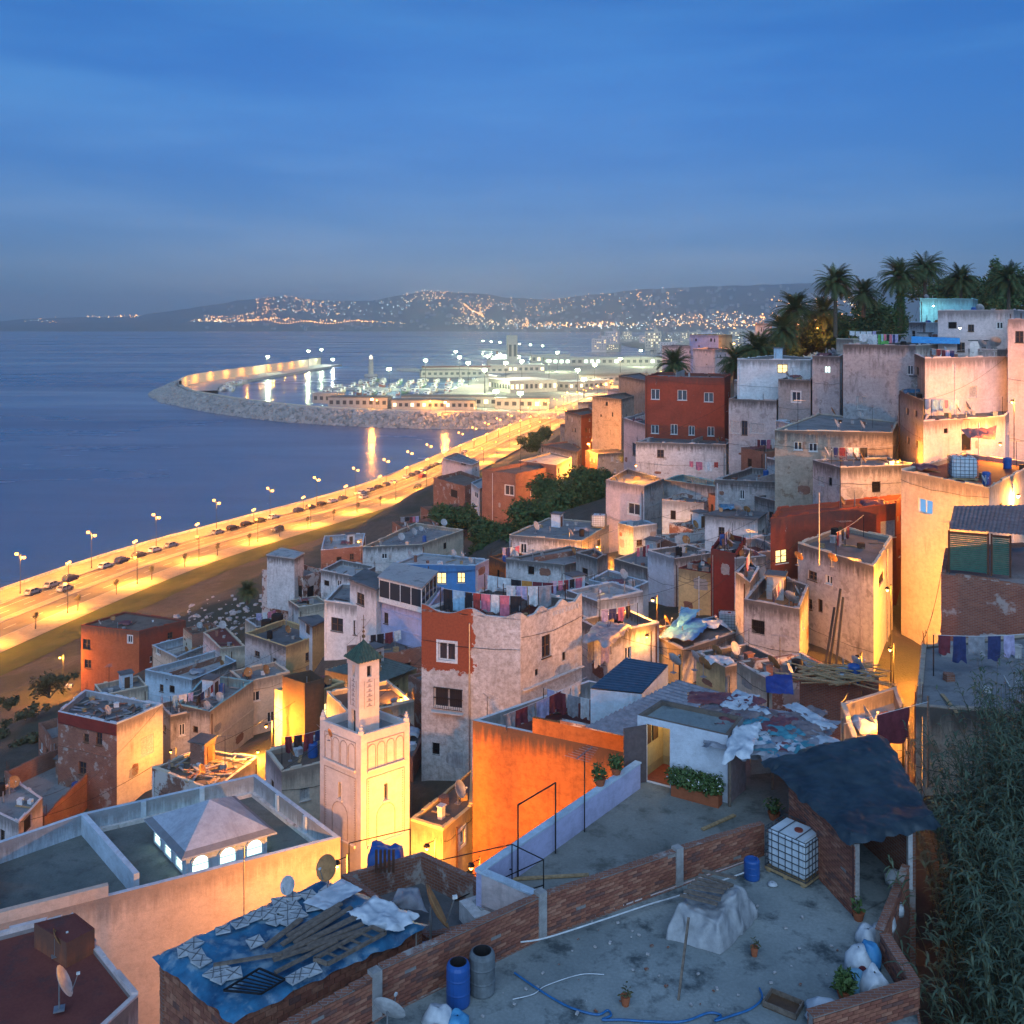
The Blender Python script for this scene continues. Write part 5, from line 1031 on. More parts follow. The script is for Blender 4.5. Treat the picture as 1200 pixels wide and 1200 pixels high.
gg = [[(lambda D, z, x: Vector(((x - 600) / F * D, D, z + (10 * noise.noise(Vector((x * .06, t * 9, 5))) if .1 < t <= 1 else 0))))(*hill_pt(hx(i), t), hx(i)) for t in rows] for i in range(n_ + 1)]
for i in range(n_):
    for j in range(len(rows) - 1): hm.face([gg[i][j], gg[i + 1][j], gg[i + 1][j + 1], gg[i][j + 1]], sm=True)
hl = structure('far_hills', hm, ground('far_hill_scrub', (.05, .055, .045), (.09, .09, .075), .004, amt=.3, bump=0), merge=True)
# town on the far hills: tiny houses and their lights, one mass
GL_O = emit('far_lights_sodium', (1, .42, .10), 15); GL_W = emit('far_lights_white', (1, .60, .25), 11); GL_C = emit('far_lights_cool', (.70, .95, 1.0), 8); FARW = simple('far_white_walls', (.26, .24, .23), .9, scale=.01, bump=0)
fl = MB(); fh = MB()
def far_at(x, t):
    D, z = hill_pt(x, t); return Vector(((x - 600) / F * D, D, z))
def far_light(x, t, s_=5, mi=0):
    s_ *= .8; p = far_at(x, t); fl.box(p + Vector((0, -30, 14)), (s_, s_, s_), mi=mi)
for x0, x1, t0, t1, n_, mi in [(240, 330, .28, .55, 90, 0), (225, 300, .25, .33, 60, 1), (290, 440, .2, .3, 70, 0), (300, 400, .5, .98, 130, 0), (330, 480, .4, .9, 90, 2), (470, 520, .75, .99, 60, 1), (500, 640, .5, .98, 150, 0), (540, 570, .3, .6, 60, 0), (530, 620, .12, .28, 110, 1), (610, 720, .05, .2, 130, 0), (640, 800, .45, .98, 110, 0), (690, 800, .05, .15, 60, 1), (760, 980, .03, .35, 190, 0), (790, 960, .05, .3, 80, 1), (900, 1010, .2, .7, 80, 0), (30, 60, .5, .9, 8, 2), (100, 130, .8, 1, 14, 1), (135, 165, .8, 1, 16, 0), (60, 75, .6, .9, 5, 0), (430, 480, .14, .2, 14, 0), (560, 760, .02, .08, 60, 2), (700, 1000, .02, .3, 60, 2)]:
    for _ in range(n_):
        x = rnd.uniform(x0, x1); t = t0 + (t1 - t0) * rnd.random(); far_light(x, t, rnd.choice((3, 4, 4, 5, 6, 8)), mi if rnd.random() < .75 else rnd.choice((0, 1, 2)))
for k in range(46): x = 292 + k * 3.1; far_light(x, .20 + .05 * math.sin(k * .35), 6, 0)
for k in range(26): x = 543 + k * .95; far_light(x, .62 - k * .012, 6, 0)
tag(fl.build('far_town_lights', [GL_O, GL_W, GL_C]), kind='stuff')
for _ in range(420):
    x = rnd.choice((rnd.uniform(230, 640), rnd.uniform(520, 1000), rnd.uniform(620, 980))); t = rnd.uniform(.04, .95) ** 1.3; p = far_at(x, t); w_ = rnd.uniform(14, 45); fh.box(p + Vector((0, 0, 6)), (w_, rnd.uniform(14, 30), rnd.uniform(14, 34) if x < 700 else rnd.uniform(15, 60)), rnd.uniform(0, 3))
tag(fh.build('far_town_houses', FARW), kind='stuff')

# ------------------------------------------------------------------ harbour mole
MOLE = smooth(resample([Vector(p) for p in ((70, 640), (0, 655), (-74, 662), (-140, 695), (-208, 765), (-275, 855), (-318, 945), (-338, 1030), (-335, 1110), (-322, 1240), (-308, 1400), (-298, 1540))], 12), 4)
def mnr(i): a, b = MOLE[max(0, i - 1)], MOLE[min(len(MOLE) - 1, i + 1)]; e = (b - a).normalized(); return Vector((-e.y, e.x)) * -1   # landward side is +; seaward -
def moff(i, d): return MOLE[i] + mnr(i) * d
mm = MB()
for i in range(len(MOLE) - 1):
    sec = [(-30, -1.5), (-12, 7.2), (-6, 8.2), (-4, 8.2)]
    for (d0, z0), (d1, z1) in zip(sec[:-1], sec[1:]): mm.face([(*moff(i, d0), z0), (*moff(i, d1), z1), (*moff(i + 1, d1), z1), (*moff(i + 1, d0), z0)])
structure('mole_core', mm, ground('mole_rock', (.15, .145, .135), (.24, .23, .215), .2, amt=.5))
rk = MB()
for i in range(len(MOLE) - 1):
    for k in range(70):
        t = rnd.random(); d = -30.5 + 23 * rnd.random(); z = -1.2 + (d + 30) / 18 * 8.2 if d < -12 else 7.4; p = moff(i, d).lerp(moff(i + 1, d), t); s_ = rnd.uniform(1.3, 2.8)
        rk.box((p.x, p.y, max(z, -.4) + .2), (s_, s_ * rnd.uniform(.7, 1.1), s_ * rnd.uniform(.6, 1)), M=Matrix.Rotation(rnd.uniform(0, 3), 3, 'Z') @ Matrix.Rotation(rnd.uniform(-.6, .6), 3, 'X') @ Matrix.Rotation(rnd.uniform(-.6, .6), 3, 'Y'))
tag(rk.build('mole_boulders', ground('boulder_stone', (.27, .26, .245), (.42, .40, .375), .15, amt=.4)), kind='stuff')
far_i = [i for i in range(len(MOLE)) if MOLE[i].y > 940]
cw_ = MB(); qd = MB()
for i in range(len(MOLE) - 1):
    far_ = MOLE[i].y > 930
    ht = 13 if far_ else 9.2
    a, b, c, d = moff(i, -4), moff(i + 1, -4), moff(i + 1, -1.5), moff(i, -1.5)
    cw_.face([(*b, 3), (*a, 3), (*a, ht), (*b, ht)][::-1]); cw_.face([(*a, ht), (*b, ht), (*c, ht), (*d, ht)]); cw_.face([(*d, 2.5), (*c, 2.5), (*c, ht), (*d, ht)])
    qd.face([(*moff(i, -1.5), 2.8), (*moff(i + 1, -1.5), 2.8), (*moff(i + 1, 32 if far_ else 14), 2.8), (*moff(i, 32 if far_ else 14), 2.8)]); e0, e1 = moff(i, 32 if far_ else 14), moff(i + 1, 32 if far_ else 14); qd.face([(*e0, 2.8), (*e1, 2.8), (*e1, -2), (*e0, -2)])
tag(cw_.build('mole_wall', CREAM), 'curved concrete wall along the harbour mole lit orange inside', 'wall'); structure('mole_quay', qd, ROOFL)
QUAY = [(-105, 715), (-20, 700), (60, 680), (260, 640), (600, 900), (900, 1600), (500, 2000), (160, 1900), (120, 1500), (30, 1480), (-10, 1180), (-40, 1160), (-60, 900), (-90, 820), (-130, 780)]
m = MB(); m.prism(QUAY, -2, 3.2); structure('harbour_quay', m, ground('quay_concrete', (.17, .165, .155), (.25, .24, .225), .05, amt=.4))
# landing finger quays for the fishing fleet
m = MB(); m.prism([(-52, 960), (-50, 975), (-190, 1010), (-192, 998)], -2, 2.2); structure('fishing_quay', m, ROOFL)
m = MB(); m.prism([(-20, 1200), (-14, 1225), (-150, 1420), (-165, 1405)], -2, 2.6); structure('outer_quay', m, ROOFL)
m = MB(); m.prism([(60, 1890), (80, 1900), (-60, 2500), (-85, 2495)], -2, 3); structure('outer_mole', m, ROOFL)
def shed(label, x, y, lx, ly, hz, rz, wall, roof, nwin=8, gable=False, name='warehouse', lit=None, z=3.2, pitch=1.5):
    o = Vector((x, y, z)); r = thing(name, label, 'building', o, rz=rz); 
    P = [(-lx / 2, -ly / 2), (lx / 2, -ly / 2), (lx / 2, ly / 2), (-lx / 2, ly / 2)]
    for i in range(4):
        w = Wall(Vector(P[i]), Vector(P[(i + 1) % 4])); n_ = max(1, int(nwin * (1 if i % 2 == 0 else ly / lx))); ww = w.len / n_ * .55
        ops = [] if hz < 2 else [(w.len * (k + .5) / n_ - ww / 2, w.len * (k + .5) / n_ + ww / 2, hz * .35, hz * .72) for k in range(n_)]
        m = MB(); panel(m, w, 0, hz, ops, rev=.3, uo=i * 9); m.build('wall', wall, r)
        for q in ops: g_ = MB(); g_.face([w.at(q[0], q[2], -.28), w.at(q[1], q[2], -.28), w.at(q[1], q[3], -.28), w.at(q[0], q[3], -.28)]); g_.build('window', lit if (lit and rnd.random() < .4) else GLASS, r)
    m = MB(); e = .6
    if gable:
        R_ = [(-lx / 2 - e, -ly / 2 - e, hz), (lx / 2 + e, -ly / 2 - e, hz), (lx / 2 + e, ly / 2 + e, hz), (-lx / 2 - e, ly / 2 + e, hz)]; A = (-lx / 2 - e, 0, hz + pitch); B = (lx / 2 + e, 0, hz + pitch)
        m.face([R_[0], R_[1], B, A]); m.face([R_[2], R_[3], A, B]); m.face([R_[1], R_[2], B]); m.face([R_[3], R_[0], A])
    else: m.prism([(-lx / 2 - e, -ly / 2 - e), (lx / 2 + e, -ly / 2 - e), (lx / 2 + e, ly / 2 + e), (-lx / 2 - e, ly / 2 + e)], hz, hz + .5)
    m.build('roof', roof, r); return r
PW = plaster('port_white', (.40, .38, .33), .3, seed=61); LW2 = emit('port_lit_window', (1, .80, .45), 3)
shed('long white port office with dark flat roof at the mole root', -116, 752, 46, 16, 8, R(-6), PW, ROOFD, 9, lit=None)
shed('small white annex block at the mole end of the port office', -148, 792, 22, 12, 8, R(-20), PW, ROOFL, 4)
shed('long market hall with many windows along the mole', -58, 735, 62, 14, 7, R(-4), PW, ROOFD, 14, lit=LW2)
shed('second market hall behind the long one, lit orange', -45, 762, 80, 16, 8, R(-4), PW, ROOFD, 14, lit=LW2)
shed('customs shed with glowing end wall beside the market halls', 8, 742, 40, 18, 8, R(-4), PW, ROOFD, 7, lit=LW2)
shed('large white terminal building with pale roof near the floodlights', 10, 930, 50, 44, 11, R(28), PW, ROOFL, 10, lit=LW2)
shed('flat white cold store behind the fishing fleet', -70, 1180, 80, 26, 8, R(10), PW, ROOFD, 12)
shed('long fish hall with red roof behind the fishing fleet', -60, 1260, 110, 24, 8, R(10), PW, simple('port_red_roof', (.28, .10, .06), .8), 14, gable=True)
shed('white port block beside the tall silo', 5, 1280, 70, 40, 10, R(8), PW, ROOFL, 10, lit=LW2)
shed('tall square silo tower on the quay', 0, 1420, 14, 14, 46, R(8), PW, ROOFL, 2, name='silo_tower')
shed('low transit shed with pale roof beside the harbour street', 70, 960, 60, 22, 8, R(40), PW, ROOFL, 9, lit=LW2)
shed('second transit shed further along the harbour street', 110, 1060, 80, 26, 9, R(40), PW, ROOFB, 9, lit=LW2)
shed('third transit shed with brown roof below the red house', 120, 900, 60, 26, 8, R(44), PW, ROOFB, 8, lit=LW2)
shed('wide ferry terminal hall with glowing front across the quay', 170, 1500, 240, 34, 12, R(4), PW, ROOFL, 26, lit=emit('terminal_glow', (.8, 1, .8), 4))
shed('white block behind the ferry terminal', 60, 1560, 60, 30, 14, R(4), PW, ROOFL, 8, lit=LW2)
for k in range(6): shed(['pink', 'tall cream', 'tan', 'white', 'stained', 'pale'][k] + ' row house at the foot of the old town by the port street', 150 + 26 * k, 780 + 60 * k, 24, 22, 14 + 3 * (k % 3), R(30), [PINKW, CREAM, BROWNW, PW, WHITE2, LILAC][k], ROOFB, 4, name='port_street_house', z=6)
# the city quarter round the head of the bay
CB = []
for k, (wl, lt) in enumerate(((PW, LW2), (CREAM, LW2), (PINKW, emit('city_amber', (1, .55, .18), 4)), (PW, emit('city_white', (.9, 1, .9), 4)))):
    m = MB(); m.prism([(-12, -9), (12, -9), (12, 9), (-12, 9)], -6, 20, 0, 1); m.box((4, 2, 21.5), (6, 5, 3), 0, 0); me_ = m.mesh('city_wall', [wl, ROOFG]); wm = MB()
    for fl_ in range(5):
        for c_ in range(6): wm.box((-9.5 + c_ * 3.8, -9.05, 3 + fl_ * 3.4), (1.6, .25, 1.5), 0, 0 if rnd.random() < .38 else 1)
    CB.append((me_, wm.mesh('city_window', [lt, GLASS]), ['white', 'cream', 'pink', 'pale'][k]))
def city_block(p, k, s_, rz):
    o = thing('city_block', CB[k][2] + ' city block in the quarter round the head of the bay', 'building', p, 'city blocks round the bay', rz); o.scale = s_
    for nm, me_ in (('wall', CB[k][0]), ('window', CB[k][1])): c_ = bpy.data.objects.new(nm, me_); COL.objects.link(c_); c_.parent = o
for _ in range(110):
    D = rnd.choice((rnd.uniform(1350, 2400), rnd.uniform(2200, 4200))); x = rnd.uniform(700 + (0 if D > 2200 else 70), 985); s_ = rnd.uniform(.8, 1.7)
    p = Vector(((x - 600) / F * D, D, 6 + max(0, (x - 760)) * .06)); city_block(p, rnd.randrange(4), (s_, s_, s_ * rnd.uniform(.5, 1.3)), rnd.uniform(-.5, .5))
m = MB(); m.prism([(330, 1700), (600, 900), (3200, 2500), (3200, 6300), (1400, 6300), (620, 4300), (330, 3000)], -2, 3.0); structure('bay_head_ground', m, ground('city_ground', (.10, .095, .085), (.16, .15, .135), .01, amt=.3))
# lighthouse on its islet, ferry
o = Vector((-178, 1240, -1)); lh = thing('harbour_light', 'short white harbour lighthouse on a round base', 'lighthouse', o); m = MB(); m.lathe([(9, 0), (8, 4), (0, 4)], o, 12); m.build('base', CONC, lh, o); m = MB(); m.lathe([(3.4, 4), (2.6, 22), (3.6, 22.2), (3.6, 23), (0, 23)], o, 12); m.build('tower', PW, lh, o); m = MB(); m.lathe([(1.9, 23), (1.9, 26), (2.3, 26.2), (0, 28.5)], o, 10); m.build('lantern', emit('harbour_lantern', (1, .9, .7), 2), lh, o)
def ferry(label, x, y, rz, s_):
    o = Vector((x, y, 0)); r = thing('ferry', label, 'ferry', o, rz=rz)
    hp = [(-40, -8), (30, -8), (38, -5), (44, 0), (38, 5), (30, 8), (-40, 8)]; hp = [(a * s_, b * s_) for a, b in hp]
    m = MB(); m.prism(hp, -1, 8 * s_); m.build('hull', PW, r)
    for k, (l0, l1, z0, z1) in enumerate(((-36, 30, 8, 12), (-32, 24, 12, 15.5), (-26, 18, 15.5, 18.5), (4, 16, 18.5, 21))):
        m = MB(); m.box(((l0 + l1) / 2 * s_, 0, (z0 + z1) / 2 * s_), ((l1 - l0) * s_, (14 - k * 1.6) * s_, (z1 - z0) * s_ - .05)); m.build('deckhouse', PW, r)
        m = MB(); m.box(((l0 + l1) / 2 * s_, 0, (z0 + z1) / 2 * s_ + .3), ((l1 - l0 - 2) * s_, (14 - k * 1.6) * s_ + .1, (z1 - z0) * s_ * .4)); m.build('window_band', emit('ferry_glow', (.85, 1, .9), 5), r)
    m = MB(); m.cyl((-18 * s_, 0, 18 * s_), (-20 * s_, 0, 25 * s_), 2.6 * s_, 2.2 * s_, 10); m.build('funnel', REDP, r); m = MB(); m.cyl((10 * s_, 0, 21 * s_), (10 * s_, 0, 31 * s_), .4 * s_, .2 * s_, 5); m.build('mast', PW, r)
ferry('white passenger ferry moored behind the terminal hall', 330, 1700, R(95), 1.05); ferry('brightly lit fast ferry moored by the cold store', -10, 1640, R(20), .8)
# fishing fleet
def boat_proto():
    r = thing('fishing_boat', 'white and blue wooden fishing boat moored in the packed basin', 'boat', (0, 0, 0), 'fishing boats in the harbour basin')
    st = [(-5.5, 1.5, .9), (-3, 2.0, .9), (0, 2.15, 1.0), (3, 1.8, 1.3), (5, 1.0, 1.8), (6.2, .08, 2.3)]; m = MB()
    for (x0, w0, h0), (x1, w1, h1) in zip(st[:-1], st[1:]):
        for sg in (1, -1):
            q = [(x0, sg * w0, h0 + .4), (x1, sg * w1, h1 + .4), (x1, sg * w1 * .55, -.4), (x0, sg * w0 * .55, -.4)]; m.face(q if sg < 0 else q[::-1])
        m.face([(x0, -w0, h0 + .2), (x1, -w1, h1 + .2), (x1, w1, h1 + .2), (x0, w0, h0 + .2)])
    m.face([(-5.5, 1.5, 1.3), (-5.5, -1.5, 1.3), (-5.5, -.8, -.4), (-5.5, .8, -.4)]); m.build('hull', simple('boat_hull_paint', (.50, .52, .50), .5, scale=.5), r)
    m = MB(); m.box((-2.4, 0, 2.3), (2.6, 2.2, 2.2)); m.box((-2.4, 0, 3.45), (3, 2.6, .14)); m.build('wheelhouse', FRAMEW, r); m = MB(); m.box((-2.4, 0, 2.7), (2.66, 1.8, .6)); m.build('wheelhouse_window', GLASS, r)
    m = MB(); m.cyl((.6, 0, 1), (.6, 0, 7.5), .09, .05, 5); m.cyl((.6, 0, 6), (-3.2, 0, 4.2), .04, .04, 4); m.build('mast', WOODY, r)
    m = MB(); m.box((2.2, 0, 1.55), (1.8, 2.0, .5)); m.build('net_heap', simple('orange_net', (.35, .16, .05), .9), r); return r
BOATP = boat_proto(); BOATP.location = (-100, 950, 0); nb = 1
HULLS = [simple('boat_hull_' + n_, c_, .5, scale=.5) for n_, c_ in (('blue', (.10, .2, .38)), ('red', (.34, .08, .05)), ('green', (.10, .24, .16)), ('cream', (.55, .48, .36)))]
HN = ['blue', 'red', 'green', 'cream']
for row in range(13):
    for k in range(13):
        x = -205 + k * 14.5 + rnd.uniform(-3, 3) - row * 1; y = 905 + row * 19 + rnd.uniform(-3, 3)
        lim0 = -190 + max(0, row - 4) * 3; 
        if x < lim0 or x > -66 + row * 3 or rnd.random() < .16 or (985 < y + .25 * (x + 50) * .98 + 0 < 1000): continue
        b = copy_tree(BOATP); b.location = (x, y, 0); b.rotation_euler = (0, 0, R(rnd.choice((75, 80, 255, 262))) + rnd.uniform(-.12, .12)); b.scale = [rnd.uniform(.8, 1.5)] * 3; nb += 1
        j = rnd.randrange(5)
        if j < 4:
            for ch in b.children:
                if ch.name.startswith('hull'): ch.material_slots[0].link = 'OBJECT'; ch.material_slots[0].material = HULLS[j]
            b['label'] = HN[j] + ' hulled fishing boat moored in the packed basin'
for k in range(16):
    i = far_i[2] + k % 12; p = moff(i, 36 + 7 * (k // 12) + rnd.uniform(0, 3)); b = copy_tree(BOATP); b.location = (p.x, p.y, 0); b.rotation_euler = (0, 0, R(85) + rnd.uniform(-.2, .2)); b.scale = [rnd.uniform(.9, 1.6)] * 3; b['label'] = 'fishing boat moored along the inside of the harbour mole'; b['group'] = 'fishing boats along the mole'
# ------------------------------------------------------------------ lamps
BULB_S = emit('sodium_bulb', (1, .40, .06), 9); BULB_C = emit('flood_bulb', (.82, 1, .62), 26); POLE = simple('lamp_pole_paint', (.03, .03, .03), .6, .3)
def post_proto(name, label, hgt, arms, group, bulb=BULB_S, r=.22):
    t = thing(name, label, 'street lamp', (0, 0, 0), group); m = MB(); m.cyl((0, 0, 0), (0, 0, .5), .16, .12, 8); m.build('base', POLE, t); m = MB(); m.cyl((0, 0, .4), (0, 0, hgt), .09, .05, 8); m.build('pole', POLE, t)
    for a, dz in arms:
        m = MB(); m.tube([(0, 0, hgt - .8 + dz), (a * .5, 0, hgt + dz - .15), (a, 0, hgt + dz)], .035); m.build('arm', POLE, t)
        m = MB(); m.lathe([(0, .95 * r), (r * .35, .85 * r), (r * .4, .7 * r)], (a, 0, hgt + dz), 10); hd_ = m.build('lamp_head', POLE, t); m = MB(); m.lathe([(r * .35, .72 * r), (r * .8, .5 * r), (r, 0), (r * .75, -.6 * r), (0, -.9 * r)], (a, 0, hgt + dz), 12); m.build('bulb', bulb, hd_)
    return t
def station(i0, d, step_m, n):
    """points along the road every step_m from arc position"""
    out = []; P = [off(i, d) for i in range(len(ROAD))]; acc = 0; nxt = i0
    for i in range(len(P) - 1):
        L_ = (P[i + 1] - P[i]).length
        while acc + L_ >= nxt and len(out) < n: t = (nxt - acc) / L_; out.append((P[i].lerp(P[i + 1], t), nrm(i)[1])); nxt += step_m
        acc += L_
    return out
protoA = post_proto('street_lamp', 'tall twin headed lamp lit amber on the promenade', 9.0, [(-1.0, 0), (1.0, -.7)], 'lamps along the promenade', r=.42)
protoB = post_proto('street_lamp', 'short globe lamp lit amber beside the parked cars', 4.6, [(.35, 0), (-.35, -.4)], 'lamps beside the parked cars', r=.34)
protoC = post_proto('street_lamp', 'single armed lamp lit amber on the inland pavement', 6.2, [(-.6, 0)], 'lamps along the inland pavement', r=.36)
PW_A, PW_B, PW_C = 15000, 13000, 22000
def place(proto, d, start, step, n, power, up, first=[0]):
    for k, (p, e) in enumerate(station(start, d, step, n)):
        o = proto if k == 0 else copy_tree(proto); o.location = (p.x, p.y, RZ + .12); o.rotation_euler = (0, 0, math.atan2(e.y, e.x) - R(90))
        far_ = p.y > 560
        if not far_ or k % 2 == 0:
            lo_ = lamp_light(o, (0, 0, up), power * (2 if far_ else 1), SODIUM, .35)
            if proto is protoC: lo_.data.type = 'SPOT'; lo_.data.spot_size = R(150); lo_.data.spot_blend = 1.0; lo_.location = (-1.2, 0, up - .3)
place(protoA, 5.8, 175, 24, 34, PW_A, 8.2)
place(protoB, 9.0, 187, 24, 26, PW_B, 4.1)
place(protoC, 26.5, 165, 24, 26, PW_C, 5.7)
def mast(label, x, y, hgt, power, color=COOLW, z=3.2, bulb=BULB_C, s_=2.0, group=None):
    o = Vector((x, y, z)); t = thing('floodlight_mast', label, 'light mast', o, group); m = MB(); m.cyl(o, o + Vector((0, 0, hgt)), .35, .18, 8); m.build('pole', POLE, t, o); m = MB(); m.box(o + Vector((0, 0, hgt)), (3, .4, .4)); m.build('crossbar', POLE, t, o)
    for k in (-1, 1): m = MB(); m.box(o + Vector((k * 1.0, -.3, hgt - .6)), (s_, .5, s_)); m.build('floodlight', bulb, t, o)
    lamp_light(t, (0, -1.2, hgt - 1.4), power, color, .8)
MG = 'floodlight masts over the harbour'
for x, y, hgt, pw_, c_ in [(-45, 1010, 24, 90000, COOLW), (-60, 1120, 26, 110000, COOLW), (-25, 900, 22, 80000, COOLW), (10, 1000, 26, 110000, (1, .82, .5)), (-6, 960, 26, 80000, (1, .85, .55)), (38, 1010, 26, 90000, COOLW), (60, 900, 22, 60000, COOLW), (-12, 735, 14, 26000, COOLW), (6, 716, 14, 26000, COOLW), (60, 1300, 26, 120000, COOLW), (190, 1450, 24, 120000, COOLW), (-80, 1400, 24, 120000, COOLW), (290, 1500, 24, 120000, COOLW), (-95, 1080, 24, 90000, COOLW), (-120, 960, 20, 70000, COOLW), (-30, 1210, 24, 110000, (1, .9, .6)), (85, 1010, 22, 80000, (1, .75, .4)), (130, 1180, 22, 110000, (1, .75, .4)), (60, 820, 18, 50000, (1, .8, .45)), (240, 1350, 24, 120000, (1, .75, .4))]:
    mast('floodlight mast burning white over the harbour quays', x, y, hgt, pw_ * 2.0, c_, group=MG)
for k in range(7): mast('floodlight mast in the row on the outer mole', 60 - 22 * k, 1930 + 85 * k, 20, 40000, COOLW, 3, group='masts on the outer mole', s_=2.2)
for i, hgt in ((far_i[len(far_i) // 2 + 2], 22), (far_i[-9], 24), (far_i[-3], 24)):
    p = moff(i, 6); mast('floodlight mast on the mole above the lit wall', p.x, p.y, hgt, 60000, COOLW, 2.8, group='masts on the mole')
p = moff(far_i[-5], 30); mast('bright white floodlight at the tip of the mole quay', p.x, p.y, 10, 60000, (.95, 1, 1), 2.8, s_=2.4)
for k in range(1, len(far_i) - 6, 4):
    p = moff(far_i[k], 2.2); n_ = mnr(far_i[k]); o = Vector((p.x, p.y, 2.8)); t = thing('mole_lamp', 'amber lamp washing the inner face of the mole wall', 'street lamp', o, 'lamps along the mole wall'); m = MB(); m.cyl(o, o + Vector((0, 0, 6)), .1, .06, 6); m.build('pole', POLE, t, o); m = MB(); m.box(o + Vector((0, 0, 6.1)), (.6, .4, .25)); m.build('lamp_head', BULB_S, t, o); lamp_light(t, (n_.x * 3, n_.y * 3, 6.2), 11000, SODIUM, .3)
for k, (x, y) in enumerate(((-100, 728), (-60, 722), (-20, 718), (-135, 770), (20, 722))): 
    o = Vector((x, y, 3.2)); t = thing('quay_lamp', 'amber quay lamp in front of the market halls', 'street lamp', o, 'lamps before the market halls'); m = MB(); m.cyl(o, o + Vector((0, 0, 7)), .1, .06, 6); m.build('pole', POLE, t, o); m = MB(); m.box(o + Vector((0, 0, 7.1)), (.6, .4, .25)); m.build('lamp_head', BULB_S, t, o); lamp_light(t, (0, -.6, 6.8), 26000, SODIUM2, .3)
for k, (x, y) in enumerate(((-96, 674), (-44, 648))):
    o = Vector((x, y, 8)); t = thing('quay_lamp', ('first', 'second')[k] + ' tall amber lamp on the mole crest throwing a streak on the water', 'street lamp', o); m = MB(); m.cyl(o, o + Vector((0, 0, 7)), .12, .07, 6); m.build('pole', POLE, t, o); m = MB(); m.box(o + Vector((0, 0, 7.3)), (1.6, 1.2, .8)); m.build('lamp_head', emit('mole_amber', (1, .42, .08), 60), t, o); lamp_light(t, (0, -1.6, 7.2), 30000, SODIUM, .8)
for k in range(7): 
    p = Vector((45 + 32 * k, 800 + 85 * k)); o = Vector((p.x, p.y, 3.2)); t = thing('port_street_lamp', 'amber lamp along the inner port street', 'street lamp', o, 'lamps along the inner port street'); m = MB(); m.cyl(o, o + Vector((0, 0, 8)), .12, .07, 6); m.build('pole', POLE, t, o); m = MB(); m.box(o + Vector((0, 0, 8.1)), (.9, .5, .3)); m.build('lamp_head', BULB_S, t, o); lamp_light(t, (0, -.6, 7.8), 50000, SODIUM2, .3)

def wall_lamp(label, pos, power, color=SODIUM, bulb=BULB_S, group=None, r=.10):
    """bracket lamp on an alley wall"""
    o = Vector(pos); t = thing('alley_lamp', label, 'wall lamp', o, group); m = MB(); m.bar(o + Vector((.35, .35, .1)), o + Vector((0, 0, .12)), .03); m.build('bracket', IRON, t, o)
    m = MB(); m.lathe([(0, .14), (.12, .1), (.16, 0)], o, 8); hd_ = m.build('lamp_shade', IRON, t, o); m = MB(); m.lathe([(.11, 0), (.09, -.1), (0, -.16)], o, 8); m.build('bulb', bulb, hd_, o)
    tz = terrain(o.x, o.y)
    if 1 < o.z - tz < 11: m = MB(); m.cyl((o.x + .36, o.y + .36, tz - .2), (o.x + .36, o.y + .36, o.z + .2), .05, .04, 6); m.build('post', POLE, t, o)
    lamp_light(t, (0, 0, -.22), power, color, r)
K = 9.0
wall_lamp('alley lamp hidden behind the minaret foot', PD(500, 992, 45.6), 520 * K)
wall_lamp('alley lamp under the bare terrace corner', PD(552, 1015, 41), 130 * K)
wall_lamp('alley lamp between the mosque front and the tarpaulin house', PD(395, 1012, 40.5), 450 * K)
wall_lamp('alley lamp beside the ochre block', PD(312, 850, 74), 950 * K)
wall_lamp('alley lamp in the lane before the debris house', PD(245, 893, 75), 320 * K)
wall_lamp('alley lamp by the yellow side of the grey house', PD(388, 765, 101), 700 * K)
wall_lamp('alley lamp behind the minaret cap', PD(470, 818, 73), 350 * K)
wall_lamp('alley lamp between the tall cream house and the bare brick house', PD(1113, 715, 62.5), 2300 * K)
wall_lamp('bare lamp shining on the flank of the tall cream house', PD(1193, 581, 73), 500 * K, bulb=emit('bright_lamp', (1, .75, .35), 120))
wall_lamp('lamp in the lane below the brown flank house', PD(1070, 545, 84), 620 * K)
wall_lamp('lamp beside the pink lane house', PD(1186, 470, 88), 620 * K)
wall_lamp('lamp over the laundry lane behind the scalloped townhouse', PD(765, 702, 72), 330 * K)
wall_lamp('lamp at the foot of the tall white house', PD(722, 655, 112), 800 * K)
wall_lamp('lamp in the alley below the tan tower house', PD(689, 520, 236), 4200 * K, r=.2)
wall_lamp('lamp beside the brick house gable', PD(672, 548, 216), 1500 * K)
wall_lamp('bright lamp on the low brick house roof', PD(420, 634, 150), 380 * K)
wall_lamp('lamp in the yard behind the black tarpaulin shed', PD(1052, 835, 40), 170 * K)
wall_lamp('lamp over the scrap timber roof', PD(1005, 770, 56), 210 * K)
wall_lamp('lamp between the palms in the park', PD(958, 384, 172), 300 * K)
wall_lamp('white lamp on the crest beside the long pink house', PD(1125, 384, 104), 40 * K, (.85, .95, 1), emit('white_lamp', (.9, .97, 1), 60))
wall_lamp('white lamp in the turquoise garden house', PD(1094, 358, 147), 60 * K, (.6, 1, .95), emit('teal_lamp', (.7, 1, .95), 40))
wall_lamp('lamp on the lane behind the ruined block', PD(1040, 690, 62), 160 * K)
wall_lamp('lamp facing the terracotta villa', PD(70, 770, 150), 1200 * K)
wall_lamp('lamp behind the distant pink house', PD(860, 402, 285), 1500 * K)
wall_lamp('lamp over the tan house lane below the tall white house', PD(700, 640, 116), 420 * K)
wall_lamp('lamp behind the vivid blue tarpaulin', PD(758, 745, 69), 40 * K)
wall_lamp('lamp under the eaves of the low white yard house', PD(1172, 520, 83), 260 * K)
wall_lamp('lamp on the alley corner beside the mould streaked house', PD(1043, 760, 60), 330 * K)
